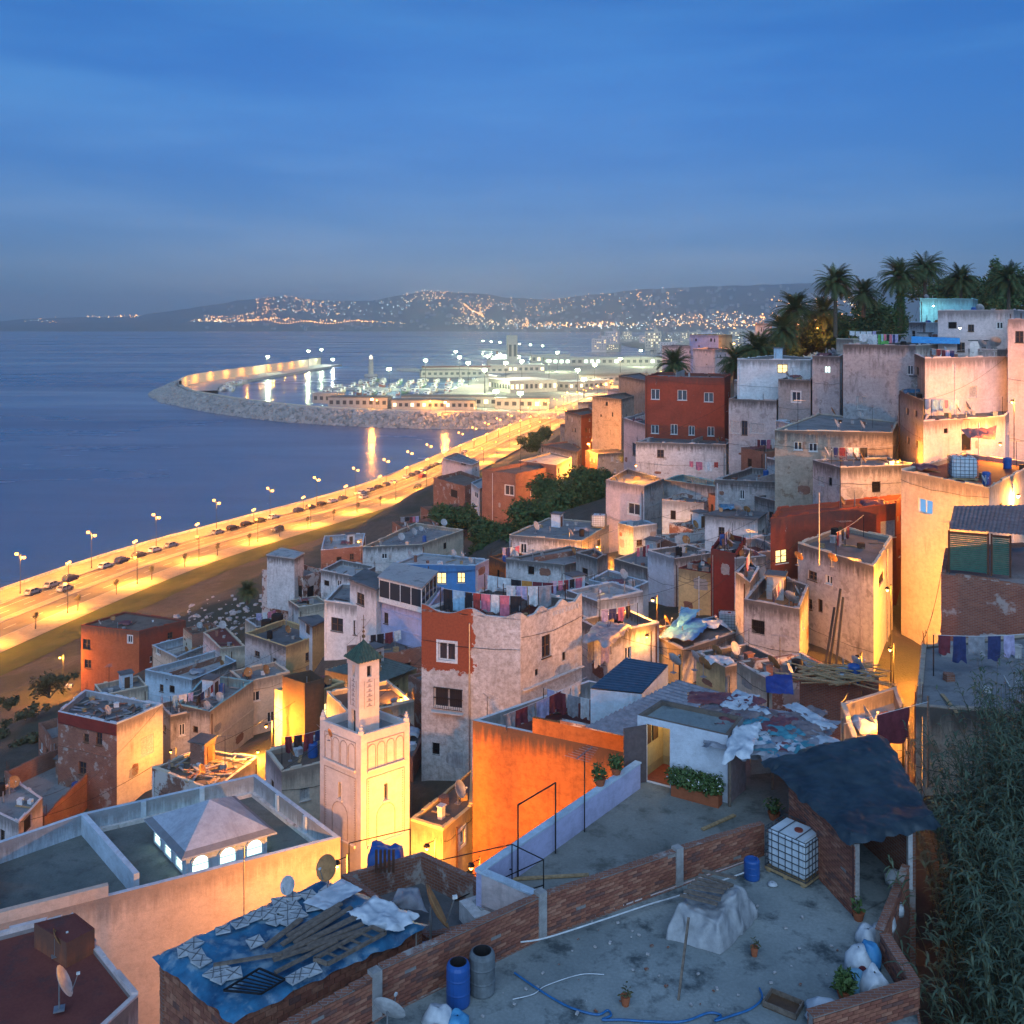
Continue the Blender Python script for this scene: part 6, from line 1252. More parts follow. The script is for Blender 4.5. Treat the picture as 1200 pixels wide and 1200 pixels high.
wall_lamp('lamp below the turquoise parapet house', PD(302, 880, 78), 450 * K)
wall_lamp('lamp by the tenement doorway on the shore side', PD(555, 600, 205), 700 * K)
wall_lamp('lamp at the foot of the red house', PD(745, 545, 132), 260 * K)
wall_lamp('lamp in the lane left of the debris roof', PD(200, 880, 86), 110 * K)
wall_lamp('lamp in the yard of the long tan house', PD(1052, 540, 92), 300 * K)
# ------------------------------------------------------------------ cars
def car_proto():
    t = thing('parked_car', 'car', 'car', (0, 0, 0), 'cars along the seafront road'); pf = [(-2.1, .38), (-2.12, .75), (-2.0, .95), (-1.2, 1.0), (1.0, .98), (1.25, .92), (1.95, .80), (2.12, .62), (2.1, .36)]
    m = MB(); n_ = len(pf)
    def yw(x): return .86 - .10 * max(0, (abs(x) - 1.5) / .6) ** 2
    for k in range(n_ - 1):
        (x0, z0), (x1, z1) = pf[k], pf[k + 1]; m.face([(x0, -yw(x0), z0), (x0, yw(x0), z0), (x1, yw(x1), z1), (x1, -yw(x1), z1)][::-1], sm=True)
    for sg in (1, -1):
        q = [(x, sg * yw(x), z) for x, z in pf]; m.face(q if sg > 0 else q[::-1])
    ro = [(-1.55, -.62, 1.42), (.35, -.62, 1.42), (.35, .62, 1.42), (-1.55, .62, 1.42)]; m.face(ro)
    lo = [(-1.95, -.80, .98), (1.05, -.80, .98), (1.05, .80, .98), (-1.95, .80, .98)]
    for a in range(4):
        p, q = Vector(lo[a]), Vector(ro[a]); m.bar(p, q, .07)
    m.bar(ro[0], ro[1], .06); m.bar(ro[3], ro[2], .06); m.bar((-.5, -.8, .98), (-.5, -.62, 1.42), .06); m.bar((-.5, .8, .98), (-.5, .62, 1.42), .06)
    m.build('body', simple('car_paint_white', (.6, .6, .6), .25, spec=.6, var=.05, bump=0), t)
    for a in range(4):
        b = (a + 1) % 4; g_ = MB(); k = .985; P = [Vector(lo[a]), Vector(lo[b]), Vector(ro[b]), Vector(ro[a])]; c = Vector((-.5, 0, 1.15)); g_.face([c + (p - c) * k for p in P]); g_.build('window', GLASS, t)
    TY = simple('tyre_rubber', (.02, .02, .02), .9); RIM = simple('alloy_rim', (.4, .4, .4), .4, .8)
    for x in (-1.3, 1.32):
        for y in (-.78, .78): m = MB(); m.cyl((x, y - .1, .31), (x, y + .1, .31), .31, n=14); w_ = m.build('wheel', TY, t); m = MB(); m.cyl((x, y - .11, .31), (x, y + .11, .31), .18, n=10); m.build('rim', RIM, w_)
    for y in (-.6, .6): m = MB(); m.box((2.05, y, .68), (.12, .32, .14)); m.build('headlight', FRAMEW, t); m = MB(); m.box((-2.09, y, .78), (.08, .28, .14)); m.build('tail_light', REDP, t)
    return t
CARP = car_proto(); CARC = [('white', (.62, .62, .62)), ('black', (.02, .02, .022)), ('silver', (.34, .35, .36)), ('grey', (.12, .12, .13)), ('red', (.30, .03, .025)), ('dark blue', (.03, .05, .12))]
used = [0]
def put_car(p, e, label_fmt, cidx, flip=False, rz=0):
    o = CARP if used[0] == 0 else copy_tree(CARP); used[0] += 1; o.location = (p.x, p.y, RZ + .005); o.rotation_euler = (0, 0, math.atan2(e.y, e.x) + (math.pi if flip else 0) + rz)
    nm, c_ = CARC[cidx]
    for ch in o.children:
        if ch.name.startswith('body'): ch.material_slots[0].link = 'OBJECT'; ch.material_slots[0].material = simple('car_paint_' + nm.replace(' ', '_'), c_, .25, spec=.6, var=.05, bump=0)
    o['label'] = label_fmt % nm
st_ = station(178, 8.6, 6.2, 62)
for k, (p, e) in enumerate(st_):
    if k in (3, 8, 9, 13, 17, 18, 22, 28, 29, 35, 41, 47) or p.y > 560: continue
    put_car(p, e, '%s car parked along the seafront kerb', rnd.choices(range(6), (6, 4, 3, 3, 1, 1))[0], rz=rnd.uniform(-.03, .03))
for a, d, ci, fl in ((232, 22.8, 0, True), (372, 22.0, 3, True), (300, 13.8, 2, False), (430, 14.0, 0, False), (455, 22, 1, True), (480, 13.6, 4, False)):
    p, e = station(a, d, 999, 1)[0]; put_car(p, e, '%s car driving on the seafront road', ci, fl)
# ------------------------------------------------------------------ vegetation
def leafmat(name, c1, c2, sc=3):
    s = NT(name); p = s.pos(); n_ = s.noise(p, sc, 4, .6); s.col(s.mix(s.ramp(n_, [(.3, 0.0), (.7, 1.0)]), c1, c2)); s.set(rough=.6, spec=.3)
    s.b.inputs['Transmission Weight'].default_value = 0; MATS[name] = s.m; return s.m
LEAF_D = leafmat('dark_foliage', (.028, .060, .018), (.085, .135, .035)); LEAF_O = leafmat('olive_foliage', (.05, .05, .022), (.095, .09, .04)); LEAF_P = leafmat('palm_foliage', (.035, .06, .02), (.085, .11, .035)); LEAF_C = leafmat('cane_foliage', (.035, .06, .035), (.10, .13, .075), 2.5)
BARK = simple('bark', (.11, .085, .06), .95, 0, .4, 5, .6); IVY = leafmat('ivy_foliage', (.03, .08, .015), (.07, .15, .03), 5)
def leaf_cloud(m, centers, n, size, r2=None, seed=0):
    g_ = random.Random(seed); tot = sum(c[3] ** 2 for c in centers)
    for (cx, cy, cz, r, sq) in centers:
        k = int(n * r * r / tot)
        for _ in range(k):
            d = Vector((g_.gauss(0, 1), g_.gauss(0, 1), g_.gauss(0, 1))).normalized(); rr = r * (1 - .6 * g_.random() ** 2.0) * (1 + .55 * noise.noise(d * 2.2 + Vector((cx, cy, cz)))) * (g_.uniform(1, 1.3) if g_.random() < .14 else 1); p = Vector((cx, cy, cz)) + Vector((d.x * rr, d.y * rr, d.z * rr * sq))
            t = Vector((g_.gauss(0, 1), g_.gauss(0, 1), g_.gauss(0, .6))).normalized(); b = t.cross(d + Vector((g_.gauss(0, .5), g_.gauss(0, .5), .4))).normalized(); s_ = size * g_.uniform(.6, 1.4)
            m.face([p - t * s_, p + b * s_ * .45, p + t * s_, p - b * s_ * .45])
def tree(name, label, pos, centers, n, size, mat, seed=0, group=None, trunk=True, cat='tree'):
    o = Vector(pos); t = thing(name, label, cat, o, group); m = MB(); g_ = random.Random(seed)
    C_ = [(o.x + c[0], o.y + c[1], o.z + c[2], c[3], c[4]) for c in centers]
    for c in C_:
        b = o + Vector((g_.uniform(-.1, .1), g_.uniform(-.1, .1), -.3)); e = Vector(c[:3]); mid = b.lerp(e, .55) + Vector((0, 0, .15 * c[3])); r0 = .05 + .05 * c[3]; m.cyl(b, mid, r0, r0 * .6, 6); m.cyl(mid, e, r0 * .6, r0 * .2, 5)
    m.build('trunk', BARK, t, o); m = MB(); leaf_cloud(m, C_, n, size, seed=seed); m.build('crown', mat, t, o); return t
def blob(seed, w, d, h, k, r):
    g_ = random.Random(seed); return [(g_.uniform(-w, w), g_.uniform(-d, d), g_.uniform(.25, 1) * h, r * g_.uniform(.7, 1.25), .8) for _ in range(k)]
# green slope between the shore houses and the town
for k, (x, y, D, w_, h_, lab) in enumerate([(610, 650, 165, 5, 4, 'dark bushy tree at the low end of the green slope'), (640, 640, 160, 6, 6, 'broad dark tree on the green slope above the flat roofed house'), (672, 622, 158, 6, 7, 'tallest dark tree on the green slope'), (695, 600, 165, 5, 6, 'dark tree beside the tall white house'), (655, 598, 180, 5, 5, 'dark tree behind the broad one on the green slope'), (690, 582, 190, 5, 4, 'tree lit orange below the tan tower house'), (535, 625, 190, 5, 4.5, 'rounded dark tree below the brick tenement'), (575, 660, 170, 4, 3, 'low dark shrub tree beside the dish roof'), (585, 640, 175, 4.5, 4, 'dark tree between the tenement and the dish roof')]):
    p = PD(x, y, D); tree('slope_tree', lab, p, blob(k, w_ * .7, w_ * .6, h_, 9, w_ * .42), 9000, .30, LEAF_D, k)
for k, (x, y, D) in enumerate([(618, 528, 310), (634, 517, 340)]):
    tree('street_tree', 'dark street tree among the lights of the shore road', PD(x, y, D), blob(k + 40, 2.5, 2.5, 4.5, 7, 1.9), 2000, .4, LEAF_D, k + 40, 'trees along the bright shore road')
tree('scrub_tree', 'bare twiggy shrub below the grass verge', PD(58, 815, 128), blob(60, 1.8, 1.4, 2.6, 7, 1.0), 1100, .2, LEAF_O, 60); 
for k, (x, y, D) in enumerate([(20, 850, 118), (40, 838, 112), (10, 830, 122), (75, 800, 126), (5, 870, 108), (30, 872, 100)]): tree('scrub_bush', 'olive scrub bush on the waste ground below the brick shell', PD(x, y, D), blob(70 + k, 1.3, 1.2, .9, 5, .6), 600, .2, LEAF_O, 70 + k, 'scrub bushes on the waste ground', cat='bush')
for k, (p, e) in enumerate(station(170, 27.5, 13, 20)):
    o = Vector((p.x, p.y, RZ + .12)); tree('pavement_sapling', 'thin young tree on the inland pavement', o, [(0, 0, 2.6, .55, 1.1), (.15, .1, 3.1, .4, 1)], 220, .14, LEAF_O, 100 + k, 'saplings along the pavement')
# palms
def frond(m, base, az, el, L_, droop, g_):
    pts = []; p = Vector(base); d = Vector((math.cos(az) * math.cos(el), math.sin(az) * math.cos(el), math.sin(el))); n_ = 9
    for k in range(n_ + 1): pts.append(p.copy()); p = p + d * (L_ / n_); d = (d + Vector((0, 0, -droop * (.5 + k / n_)))).normalized()
    side = Vector((-math.sin(az), math.cos(az), 0))
    for k in range(n_):
        a, b = pts[k], pts[k + 1]; m.bar(a, b, .05, .03)
        if k == 0: continue
        for q in range(4):
            f = q / 4; c = a.lerp(b, f); wl = L_ * .20 * math.sin(math.pi * min(1, (k + f) / n_ * .9 + .1)) + .12; t = (b - a).normalized()
            for sg in (1, -1):
                e = c + side * sg * wl * .8 + t * wl * .55 + Vector((0, 0, -.25 * wl + g_.uniform(-.08, .08))); m.face([c, c + t * .09, e])
def palm_proto(seed, hgt, L_, nf, ivy=False, label='', trunk_r=.32):
    g_ = random.Random(seed); t = thing('palm_tree', label, 'palm', (0, 0, 0)); m = MB(); n_ = 14
    for k in range(n_): z0, z1 = hgt * k / n_, hgt * (k + 1) / n_; r = trunk_r * (1.1 - .25 * k / n_); m.cyl((0, 0, z0), (0, 0, z1), r * 1.1, r * .92, 9)
    m.lathe([(trunk_r * .9, hgt - .2), (trunk_r * 1.7, hgt + .3), (trunk_r * 1.4, hgt + .8), (0, hgt + 1)], (0, 0, 0), 9); m.build('trunk', BARK, t)
    m = MB()
    for k in range(nf): frond(m, (0, 0, hgt + .6), g_.uniform(0, 6.28), g_.choice((1.25, 1.0, .75, .5, .25, 0, -.3)) + g_.uniform(-.12, .12), L_ * g_.uniform(.85, 1.1), .21 + g_.uniform(-.05, .05), g_)
    m.build('crown', LEAF_P, t)
    if ivy: m = MB(); leaf_cloud(m, [(0, 0, hgt * f, .75, 1.4) for f in (.05, .2, .35, .5, .62, .74, .85)], 5000, .13, seed=seed); m.build('ivy', IVY, t)
    return t
protoP = palm_proto(1, 8.5, 4.2, 120, label=''); protoS = palm_proto(2, 4.0, 4.4, 120, label='', trunk_r=.42); protoI = palm_proto(3, 8.0, 4.4, 120, True, label='', trunk_r=.5)
up = {'P': 0, 'S': 0, 'I': 0}
def palm(kind, x, ycrown, D, label, s_=1.0, rz=0):
    pr_ = {'P': protoP, 'S': protoS, 'I': protoI}[kind]; hgt = {'P': 8.5, 'S': 4.0, 'I': 8.0}[kind]; o = pr_ if up[kind] == 0 else copy_tree(pr_); up[kind] = 1
    c = PD(x, ycrown, D); o.location = (c.x, c.y, c.z - (hgt + .7) * s_); o.scale = [s_] * 3; o.rotation_euler = (0, 0, rz); o['label'] = label; GP = o.location; return o
palm('P', 979, 331, 165, 'slender palm standing alone at the left of the park crest')
palm('I', 1055, 325, 158, 'palm with an ivy wrapped trunk above the blue awning')
palm('P', 1084, 315, 175, 'palm with the highest crown on the crest', 1.0, 1)
palm('P', 1126, 328, 178, 'palm behind the turquoise house', .95, 2)
palm('P', 1182, 328, 160, 'palm at the town end of the crest', .95, 3)
palm('S', 790, 428, 175, 'broad golden palm rising behind the red house', .9, .5)
palm('S', 932, 364, 172, 'low palm left of the slender palm', 1.0, 1)
palm('S', 888, 412, 158, 'low palm above the white rooftop house', 1.0, 2)
palm('S', 918, 388, 165, 'middle palm in the leaning row over the white rooftop house', .95, 3)
palm('S', 965, 368, 178, 'bushy palm behind the slender palm', 1.0, 4)
palm('S', 1012, 345, 182, 'bushy palm right of the slender palm', .9, 5)
palm('S', 862, 424, 165, 'lowest palm next to the red house roof', .85, 5.5)
palm('S', 733, 535, 232, 'small palm in front of the tan tower house', .45, 2)
palm('S', 290, 692, 165, 'tiny palm on the rubble slope above the terracotta villa', .5, 2)
for k, (x, y, D, w_, h_, lab) in enumerate([(1000, 405, 190, 7, 5, 'dense dark tree below the slender palm'), (1030, 395, 195, 7, 6, 'dense dark tree behind the ivy palm'), (945, 415, 190, 6, 5, 'dense dark tree behind the low palms'), (1150, 370, 210, 8, 7, 'wide dark tree behind the turquoise house'), (1110, 365, 215, 7, 7, 'dark tree left of the cypress'), (1195, 365, 205, 8, 6, 'dark tree at the town end of the crest'), (975, 410, 182, 5, 4, 'dark shrubby tree at the foot of the palms'), (905, 430, 180, 5, 4, 'dark shrubby tree under the leaning palms')]):
    tree('park_tree', lab, PD(x, y, D), blob(200 + k, w_ * .8, w_ * .6, h_, 9, w_ * .45), 6500, .38, LEAF_D, 200 + k)
tree('cypress', 'dark cypress rising above the park crest', PD(1166, 368, 200), [(0, 0, 2 + 1.6 * k, 2.0 - .2 * k, 1.4) for k in range(6)] + [(.5, 0, 3, 2.0, 1.2)], 5000, .3, LEAF_D, 220)
# giant canes on the bank right of the terrace
def cane_clump(seed, n, hgt):
    g_ = random.Random(seed); t = thing('cane_clump', 'giant cane clump with drooping grey green leaves on the bank', 'cane', (0, 0, 0), 'giant canes on the bank'); ms, ml = MB(), MB()
    for k in range(n):
        x, y = g_.gauss(0, .45), g_.gauss(0, .45); h_ = hgt * g_.uniform(.6, 1.05); lean = Vector((g_.gauss(0, .16), g_.gauss(0, .16), 1)).normalized(); P_ = [Vector((x, y, 0)) + lean * h_ * f + Vector((lean.x, lean.y, 0)) * h_ * .35 * f * f for f in (0, .25, .5, .75, 1)]
        for a, b, q in zip(P_[:-1], P_[1:], range(4)): ms.cyl(a, b, .016 - .003 * q, .013 - .003 * q, 4, caps=False)
        for q in range(int(h_ * 5.5)):
            f = g_.uniform(.25, 1.0); i = min(3, int(f * 4)); p = P_[i].lerp(P_[i + 1], f * 4 - i); az = g_.uniform(0, 6.28); L_ = g_.uniform(.28, .6); d = Vector((math.cos(az), math.sin(az), g_.uniform(.3, 1.0))).normalized(); sd = Vector((-math.sin(az), math.cos(az), 0)) * .026; pr0 = p; w0 = .7
            for w1 in (1.0, .75, 0.02):
                pn = pr0 + d * L_ / 3; ml.face([pr0 - sd * w0, pr0 + sd * w0, pn + sd * w1, pn - sd * w1]); pr0 = pn; w0 = w1; d = (d + Vector((0, 0, -.65))).normalized()
    ms.build('stem', LEAF_O, t); ml.build('foliage', LEAF_C, t); return t
CL = [cane_clump(300 + k, 26, 4.4) for k in range(3)]; k = 0
g_ = random.Random(5)
for D in (17.5, 19.5, 21.5, 23.5, 25.5, 27.5, 29.5, 31.5, 33.5):
    x_px = 1108 + (33 - D) * .2
    X = (x_px - 600) / F * D + .5
    while X < (1330 - 600) / F * D:
        o = CL[k] if k < 3 else copy_tree(CL[k % 3]); k += 1
        top = (55.2 + min(.7, max(0, (D - 21) * .12))) - max(0, 1.3 - (X - (x_px - 600) / F * D)) * 2.2 - (0 if D > 21 else (21.5 - D) * .35) + (.4 if D > 26 else 0)
        o.location = (X + g_.uniform(-.3, .3), D + g_.uniform(-.5, .5), top - 4.3 + g_.uniform(-.5, .3)); o.rotation_euler = (0, 0, g_.uniform(0, 6.28)); X += 1.15
bank = MB(); bank.grid(lambda u, v: Vector((9.5 + 16 * u, 12 + 26 * v, 49.2 + 2.5 * u + .4 * noise.noise(Vector((u * 9, v * 9, 2))))), 18, 24); structure('cane_bank', bank, ground('dark_bank_soil', (.03, .028, .022), (.06, .055, .04), .8))

# ------------------------------------------------------------------ rooftop things
DISHM = simple('dish_paint', (.42, .42, .42), .6, 0, .35, 3); DISHR = simple('rusty_dish', (.36, .18, .07), .8, 0, .4, 4)
def dish_proto(mat):
    t = thing('satellite_dish', '', 'satellite dish', (0, 0, 0)); m = MB(); n_ = 16; rg = [(0, 0), (.22, .02), (.4, .075)]
    M_ = Matrix.Rotation(R(-62), 3, 'Y'); c = Vector((0, 0, .75)); m.lathe([(.001, 0), (.2, .02), (.36, .06), (.46, .105), (.47, .095), (.36, .045), (.2, .005), (.001, -.015)], c, n_, M=M_); m.build('reflector', mat, t)
    m = MB(); m.bar(c + M_ @ Vector((-.42, 0, .08)), c + M_ @ Vector((-.05, 0, .48)), .022); m.build('feed_arm', GREYM, t); m = MB(); q = c + M_ @ Vector((-.05, 0, .48)); m.box(q, (.1, .06, .06)); m.build('receiver_head', FRAMEW, t)
    m = MB(); m.cyl((.06, 0, 0), (.06, 0, .8), .025, n=6); m.box((.06, 0, .01), (.3, .3, .03)); m.build('mast', GREYM, t); return t
DP = {'w': dish_proto(DISHM), 'r': dish_proto(DISHR)}; dused = {'w': 0, 'r': 0}
def dish(pos, az, label, kind='w', s_=1.0):
    o = DP[kind] if not dused[kind] else copy_tree(DP[kind]); dused[kind] = 1; o.location = pos; o.rotation_euler = (0, 0, az); o.scale = [s_ * .8] * 3; o['label'] = label; o['group'] = label[:60]; return o
def roof_of(k): return HOUSES[k]
def dish_px(x, y, hk, where, kind='w', az=None, s_=1.0):
    z = HOUSES[hk]['zr'] if isinstance(hk, str) else hk; p = PZ(x, y, z); dish(p, R(150) if az is None else az, ('rusty ' if kind == 'r' else 'pale ') + 'satellite dish ' + where, kind, s_)
lh_ = 'long house with many satellite dishes on its grey roof'; zrr = HOUSES[lh_]['zr']
for x, y in ((470, 636), (485, 630), (497, 628), (508, 622), (478, 624), (520, 619)): dish_px(x, y, zrr, 'among several on the long grey roof', az=R(rnd.uniform(120, 200)), s_=1.6)
zb_ = h_blu['zr']
for x, y in ((480, 656), (531, 655), (541, 657)): dish_px(x, y, zb_, 'on the flat roof of the bright blue house', az=R(rnd.uniform(130, 180)), s_=1.2)
dish_px(628, 625, h_m1['zr'], 'at the ochre end of the dark flat roof', s_=1.6); dish_px(668, 632, h_m1['zr'], 'at the white end of the dark flat roof', az=R(200), s_=1.5)
dish_px(602, 655, h_m2['zr'], 'on the left corner of the rough slab roof', s_=1.1); dish_px(672, 652, h_m2['zr'], 'in the middle of the rough slab roof', 'r', s_=1.1)
cz = h_mar['z'] - .5
for x, y in ((935, 662), (975, 664)): dish_px(x, y, h_c1['zr'], 'in front of the maroon wall on the mould streaked roof', 'r', az=R(215), s_=1.0)
for x, y in ((790, 788), (815, 785), (825, 793)): dish_px(x, y, 49.4, 'in the row behind the corrugated tin roof', 'r' if x == 825 else 'w', az=R(190 + x % 40), s_=1.1)
dish_px(875, 604, h_graf['z'] + .16, 'on the slab roof of the scribbled white house', 'r', az=R(230))
zz = zat(1046, 507, 98) - .05
for x, y in ((968, 540), (992, 540)): dish(PZ(x, y, zat(980, 538, 92)), R(160), 'pale satellite dish on the slab before the long tan house', 'w', 1.4)
for x, y in ((980, 505), (1010, 506)): dish(PZ(x, y, zz), R(150), 'pale satellite dish on the long tan house roof', 'w', 1.2)
dish(PD(1150, 412, 100), R(200), 'pale satellite dish beside the blue one on the pink house roof', 'w', 1.3); dish(PD(1166, 412, 101), R(250), 'large dark satellite dish on the pink house roof', 'w', 1.6)
dish(PD(1122, 488, 86.5), R(160), 'pale satellite dish on the dark eaves below the pink house', 'w', 1.2)
dish_px(384, 1040, TZ + .1, 'with a rusty face at the back of the blue tarpaulin', 'r', az=R(60), s_=.85); dish_px(338, 1054, TZ + .1, 'small and pale at the back of the blue tarpaulin', 'w', az=R(60), s_=.6)
dish(PZ(508, 1108, 52.6), R(195), 'big rusty satellite dish between the brick house and the brick wall', 'r', 1.5)
dish(PZ(455, 1218, ZA), R(250), 'white satellite dish at the near end of the brick wall', 'w', 1.0)
RZL = 49.6
dish(PZ(72, 1182, RZL), R(200), 'large white satellite dish on the dark red roof', 'w', 1.15); dish(PZ(66, 1120, RZL), R(210), 'orange rusty satellite dish on the dark red roof', 'r', .8)
dish(PZ(386, 868, mz - .35), R(180), 'small rusty satellite dish on the minaret parapet', 'r', .6)
for k, (x, y, D) in enumerate(((1060, 392, 130), (455, 655, 140), (925, 405, 150), (1105, 640, 60))): pass
# dark red roof at the lower left
h_rr = house('red_roof_house', 'house with dark red painted roof against the mosque wall', [(100, 1225), (162, 1168), (85, 1072), (-60, 1110), (-60, 1250)], 42, z=RZL, wall=[PINKW, ORANGE, ORANGE, PINKW], roof=ROOFR, ph=.12, t=.15)
house('roof_block', 'low red topped block on the dark red roof', [(78, 1105), (111, 1088), (88, 1070), (40, 1082)], RZL, z=RZL + .6, wall=[TERRA], roof=ROOFR, ph=.03, t=.05, cap=ROOFR, cat='roof room', grd=False)

def inside(poly, x, y):
    s_ = False; n_ = len(poly)
    for i in range(n_):
        a, b = poly[i], poly[(i + 1) % n_]
        if (a.y > y) != (b.y > y) and x < (b.x - a.x) * (y - a.y) / (b.y - a.y) + a.x: s_ = not s_
    return s_
def rest(p):
    """drop a point on to the roof or ground below it"""
    zs = [h['zr'] if h['zr'] < h['z'] else h['z'] + .16 for h in HOUSES.values() if inside(h['poly'], p.x, p.y)]; zs = [z for z in zs if z < p.z + 1.5]
    return Vector((p.x, p.y, max(zs + [terrain(p.x, p.y)])))
def ibc(label, pos, rz, s_=1.0):
    o = Vector(pos); t = thing('caged_water_tank', label, 'water tank', o, rz=rz); t.scale = [s_] * 3
    m = MB(); m.box((0, 0, .07), (1.2, 1.0, .04)); 
    for x in (-.5, 0, .5): m.box((x, 0, .03), (.1, 1.0, .06))
    for y in (-.45, .45): m.box((0, y, .105), (1.2, .08, .03))
    m.build('pallet', WOODY, t)
    b = bmesh.new(); bmesh.ops.create_cube(b, size=1); bmesh.ops.scale(b, vec=(1.12, .92, .98), verts=b.verts); bmesh.ops.bevel(b, geom=b.edges[:], offset=.08, segments=3, affect='EDGES'); me = bpy.data.meshes.new('bottle'); b.to_mesh(me); b.free(); me.materials.append(TANKM); bo_ = bpy.data.objects.new('bottle', me); COL.objects.link(bo_); bo_.parent = t; bo_.location = (0, 0, .63)
    m = MB(); m.cyl((.1, 0, 1.115), (.1, 0, 1.16), .11, n=12); m.build('cap', simple('red_cap', (.25, .05, .03), .6), t)
    m = MB(); r = .0085
    for z in (.14, .32, .5, .68, .86, 1.04, 1.14):
        for a, c in (((-.59, -.49), (.59, -.49)), ((.59, -.49), (.59, .49)), ((.59, .49), (-.59, .49)), ((-.59, .49), (-.59, -.49))): m.bar((*a, z), (*c, z), r * 2)
    for k in range(7): x = -.59 + 1.18 * k / 6; m.bar((x, -.49, .12), (x, -.49, 1.14), r * 1.8); m.bar((x, .49, .12), (x, .49, 1.14), r * 1.8)
    for k in range(1, 6): y = -.49 + .98 * k / 6; m.bar((.59, y, .12), (.59, y, 1.14), r * 1.8); m.bar((-.59, y, .12), (-.59, y, 1.14), r * 1.8)
    m.bar((-.2, -.49, 1.15), (-.2, .49, 1.15), r * 2); m.bar((.3, -.49, 1.15), (.3, .49, 1.15), r * 2); m.build('cage', simple('cage_steel', (.09, .10, .11), .5, .5), t); return t
TANKM = simple('milky_plastic', (.58, .64, .68), .35, 0, .15, 2, .05)
ibc('white caged water tank against the brick shed on the terrace', PZ(932, 1022, ZA), R(-47), 1.08)
ibc('white caged water tank on the tall cream house roof', PX(1128, 74, h_p1['zr']), R(-12), 1.55)
ibc('white caged water tank beside the dark red block', rest(PD(853, 738, 80)), R(-10), 1.25)
ibc('white caged tank behind the mosque beside the minaret', rest(PD(352, 925, 55)), R(-30), 1.0)
ibc('white caged tank on the dark flat roof', PX(702, 125, h_m1['zr']) if False else PZ(702, 618, h_m1['zr'] + .1), R(-15), 1.5)
ibc('wrapped white caged tank below the tile strewn roof', rest(PD(203, 928, 64)), R(-25), 1.05)
def barrel(label, pos, r, h_, mat, open_=False, cat='barrel'):
    o = Vector(pos); t = thing('barrel', label, cat, o); m = MB(); pf = [(r * .93, 0), (r, .05 * h_), (r, .3 * h_), (r * 1.03, .33 * h_), (r, .36 * h_), (r, .63 * h_), (r * 1.03, .66 * h_), (r, .69 * h_), (r, .9 * h_), (r * .9, .97 * h_), (r * .72, h_)]; m.lathe(pf, o, 20); m.build('body', mat, t, o)
    m = MB(); m.lathe([(r * .72, h_), (r * .66, h_), (r * .64, h_ - (.5 * h_ if open_ else .04)), (0, h_ - (.5 * h_ if open_ else .04))], o, 20); m.build('lid', DARK if open_ else mat, t, o); return t
BLUEPL = simple('blue_plastic', (.02, .09, .30), .4, 0, .2, 2); 
barrel('blue plastic barrel standing by the brick wall', PZ(537, 1176, ZA), .27, .95, BLUEPL, True); barrel('grey steel drum next to the blue plastic barrel', PZ(565, 1162, ZA), .30, .95, simple('grey_drum', (.16, .18, .19), .7, .2, .4, 3), True)
barrel('small blue barrel beside the caged tank', PZ(881, 1029, ZA), .22, .55, BLUEPL); barrel('blue barrel on the tall cream house roof', PX(1156, 71.5, h_p1['zr']), .3, .95, BLUEPL)
barrel('blue barrel standing upright beside the mould runs', rest(PD(955, 745, 62)), .35, 1.0, BLUEPL); barrel('black water drum on the roof hut side of the grey house', PZ(325, 732, h_grey['zr']), .7, 1.3, DARK, cat='water drum'); barrel('wide black water drum on the grey concrete house', PZ(312, 736, h_grey['zr']), .6, 1.0, DARK, cat='water drum')
# covered heap with planks
hp0 = PZ(832, 1085, ZA); hq = [PZ(778, 1100, ZA), PZ(845, 1120, ZA), PZ(890, 1075, ZA), PZ(822, 1050, ZA)]; hr = thing('covered_heap', 'heap covered by a white plastic sheet with old planks on top', 'heap', hp0)
def heap(u, v):
    p = hq[0].lerp(hq[1], u).lerp(hq[3].lerp(hq[2], u), v); rim = min(u, v, 1 - u, 1 - v); z = (.72 + .25 * noise.noise(Vector((p.x * 1.1, p.y * 1.1, 4)))) * min(1, rim / .16) ** .7; q = Vector((p.x * 1.5, p.y * 1.5, z)); return p + Vector((.08 * noise.noise(q * 2), .08 * noise.noise(q * 2 + Vector((5, 5, 5))), z * (1 + .16 * noise.noise(q)) + .07 * (1 - abs(noise.noise(q * 2.2)) * 2) * min(1, rim * 8) + .01))
MB().grid(heap, 40, 40).build('sheet', tarp_mat('dusty_plastic_sheet', (.20, .21, .22), (.34, .35, .36)), hr, hp0, merge=True)
for k in range(7):
    a = hq[0].lerp(hq[3], .2 + .1 * k) + (hq[1] - hq[0]) * .15; b = hq[0].lerp(hq[3], .25 + .09 * k) + (hq[1] - hq[0]) * .78; m = MB(); a.z = b.z = ZA + .95; b.z += rnd.uniform(-.05, .08); m.bar(a, b, rnd.uniform(.08, .15), .035); tag(m.build('plank', WOOD, o=a), 'old plank lying on the covered heap', 'plank', 'planks on the covered heap')
m = MB(); a = PZ(795, 1172, ZA); m.bar(a, PD(807, 1075, a.y + .6), .05); tag(m.build('wooden_pole', WOOD, o=a), 'thin wooden pole leaning before the covered heap', 'pole')
def pathz(pts, z, sub=6):
    P_ = [PZ(x, y, z) for x, y in pts]; out = []
    for i in range(len(P_) - 1):
        p0, p1, p2, p3 = P_[max(0, i - 1)], P_[i], P_[i + 1], P_[min(len(P_) - 1, i + 2)]
        for k in range(sub):
            t = k / sub; out.append(.5 * ((2 * p1) + (p2 - p0) * t + (2 * p0 - 5 * p1 + 4 * p2 - p3) * t * t + (3 * p1 - p0 - 3 * p2 + p3) * t ** 3))
    return out + [P_[-1]]
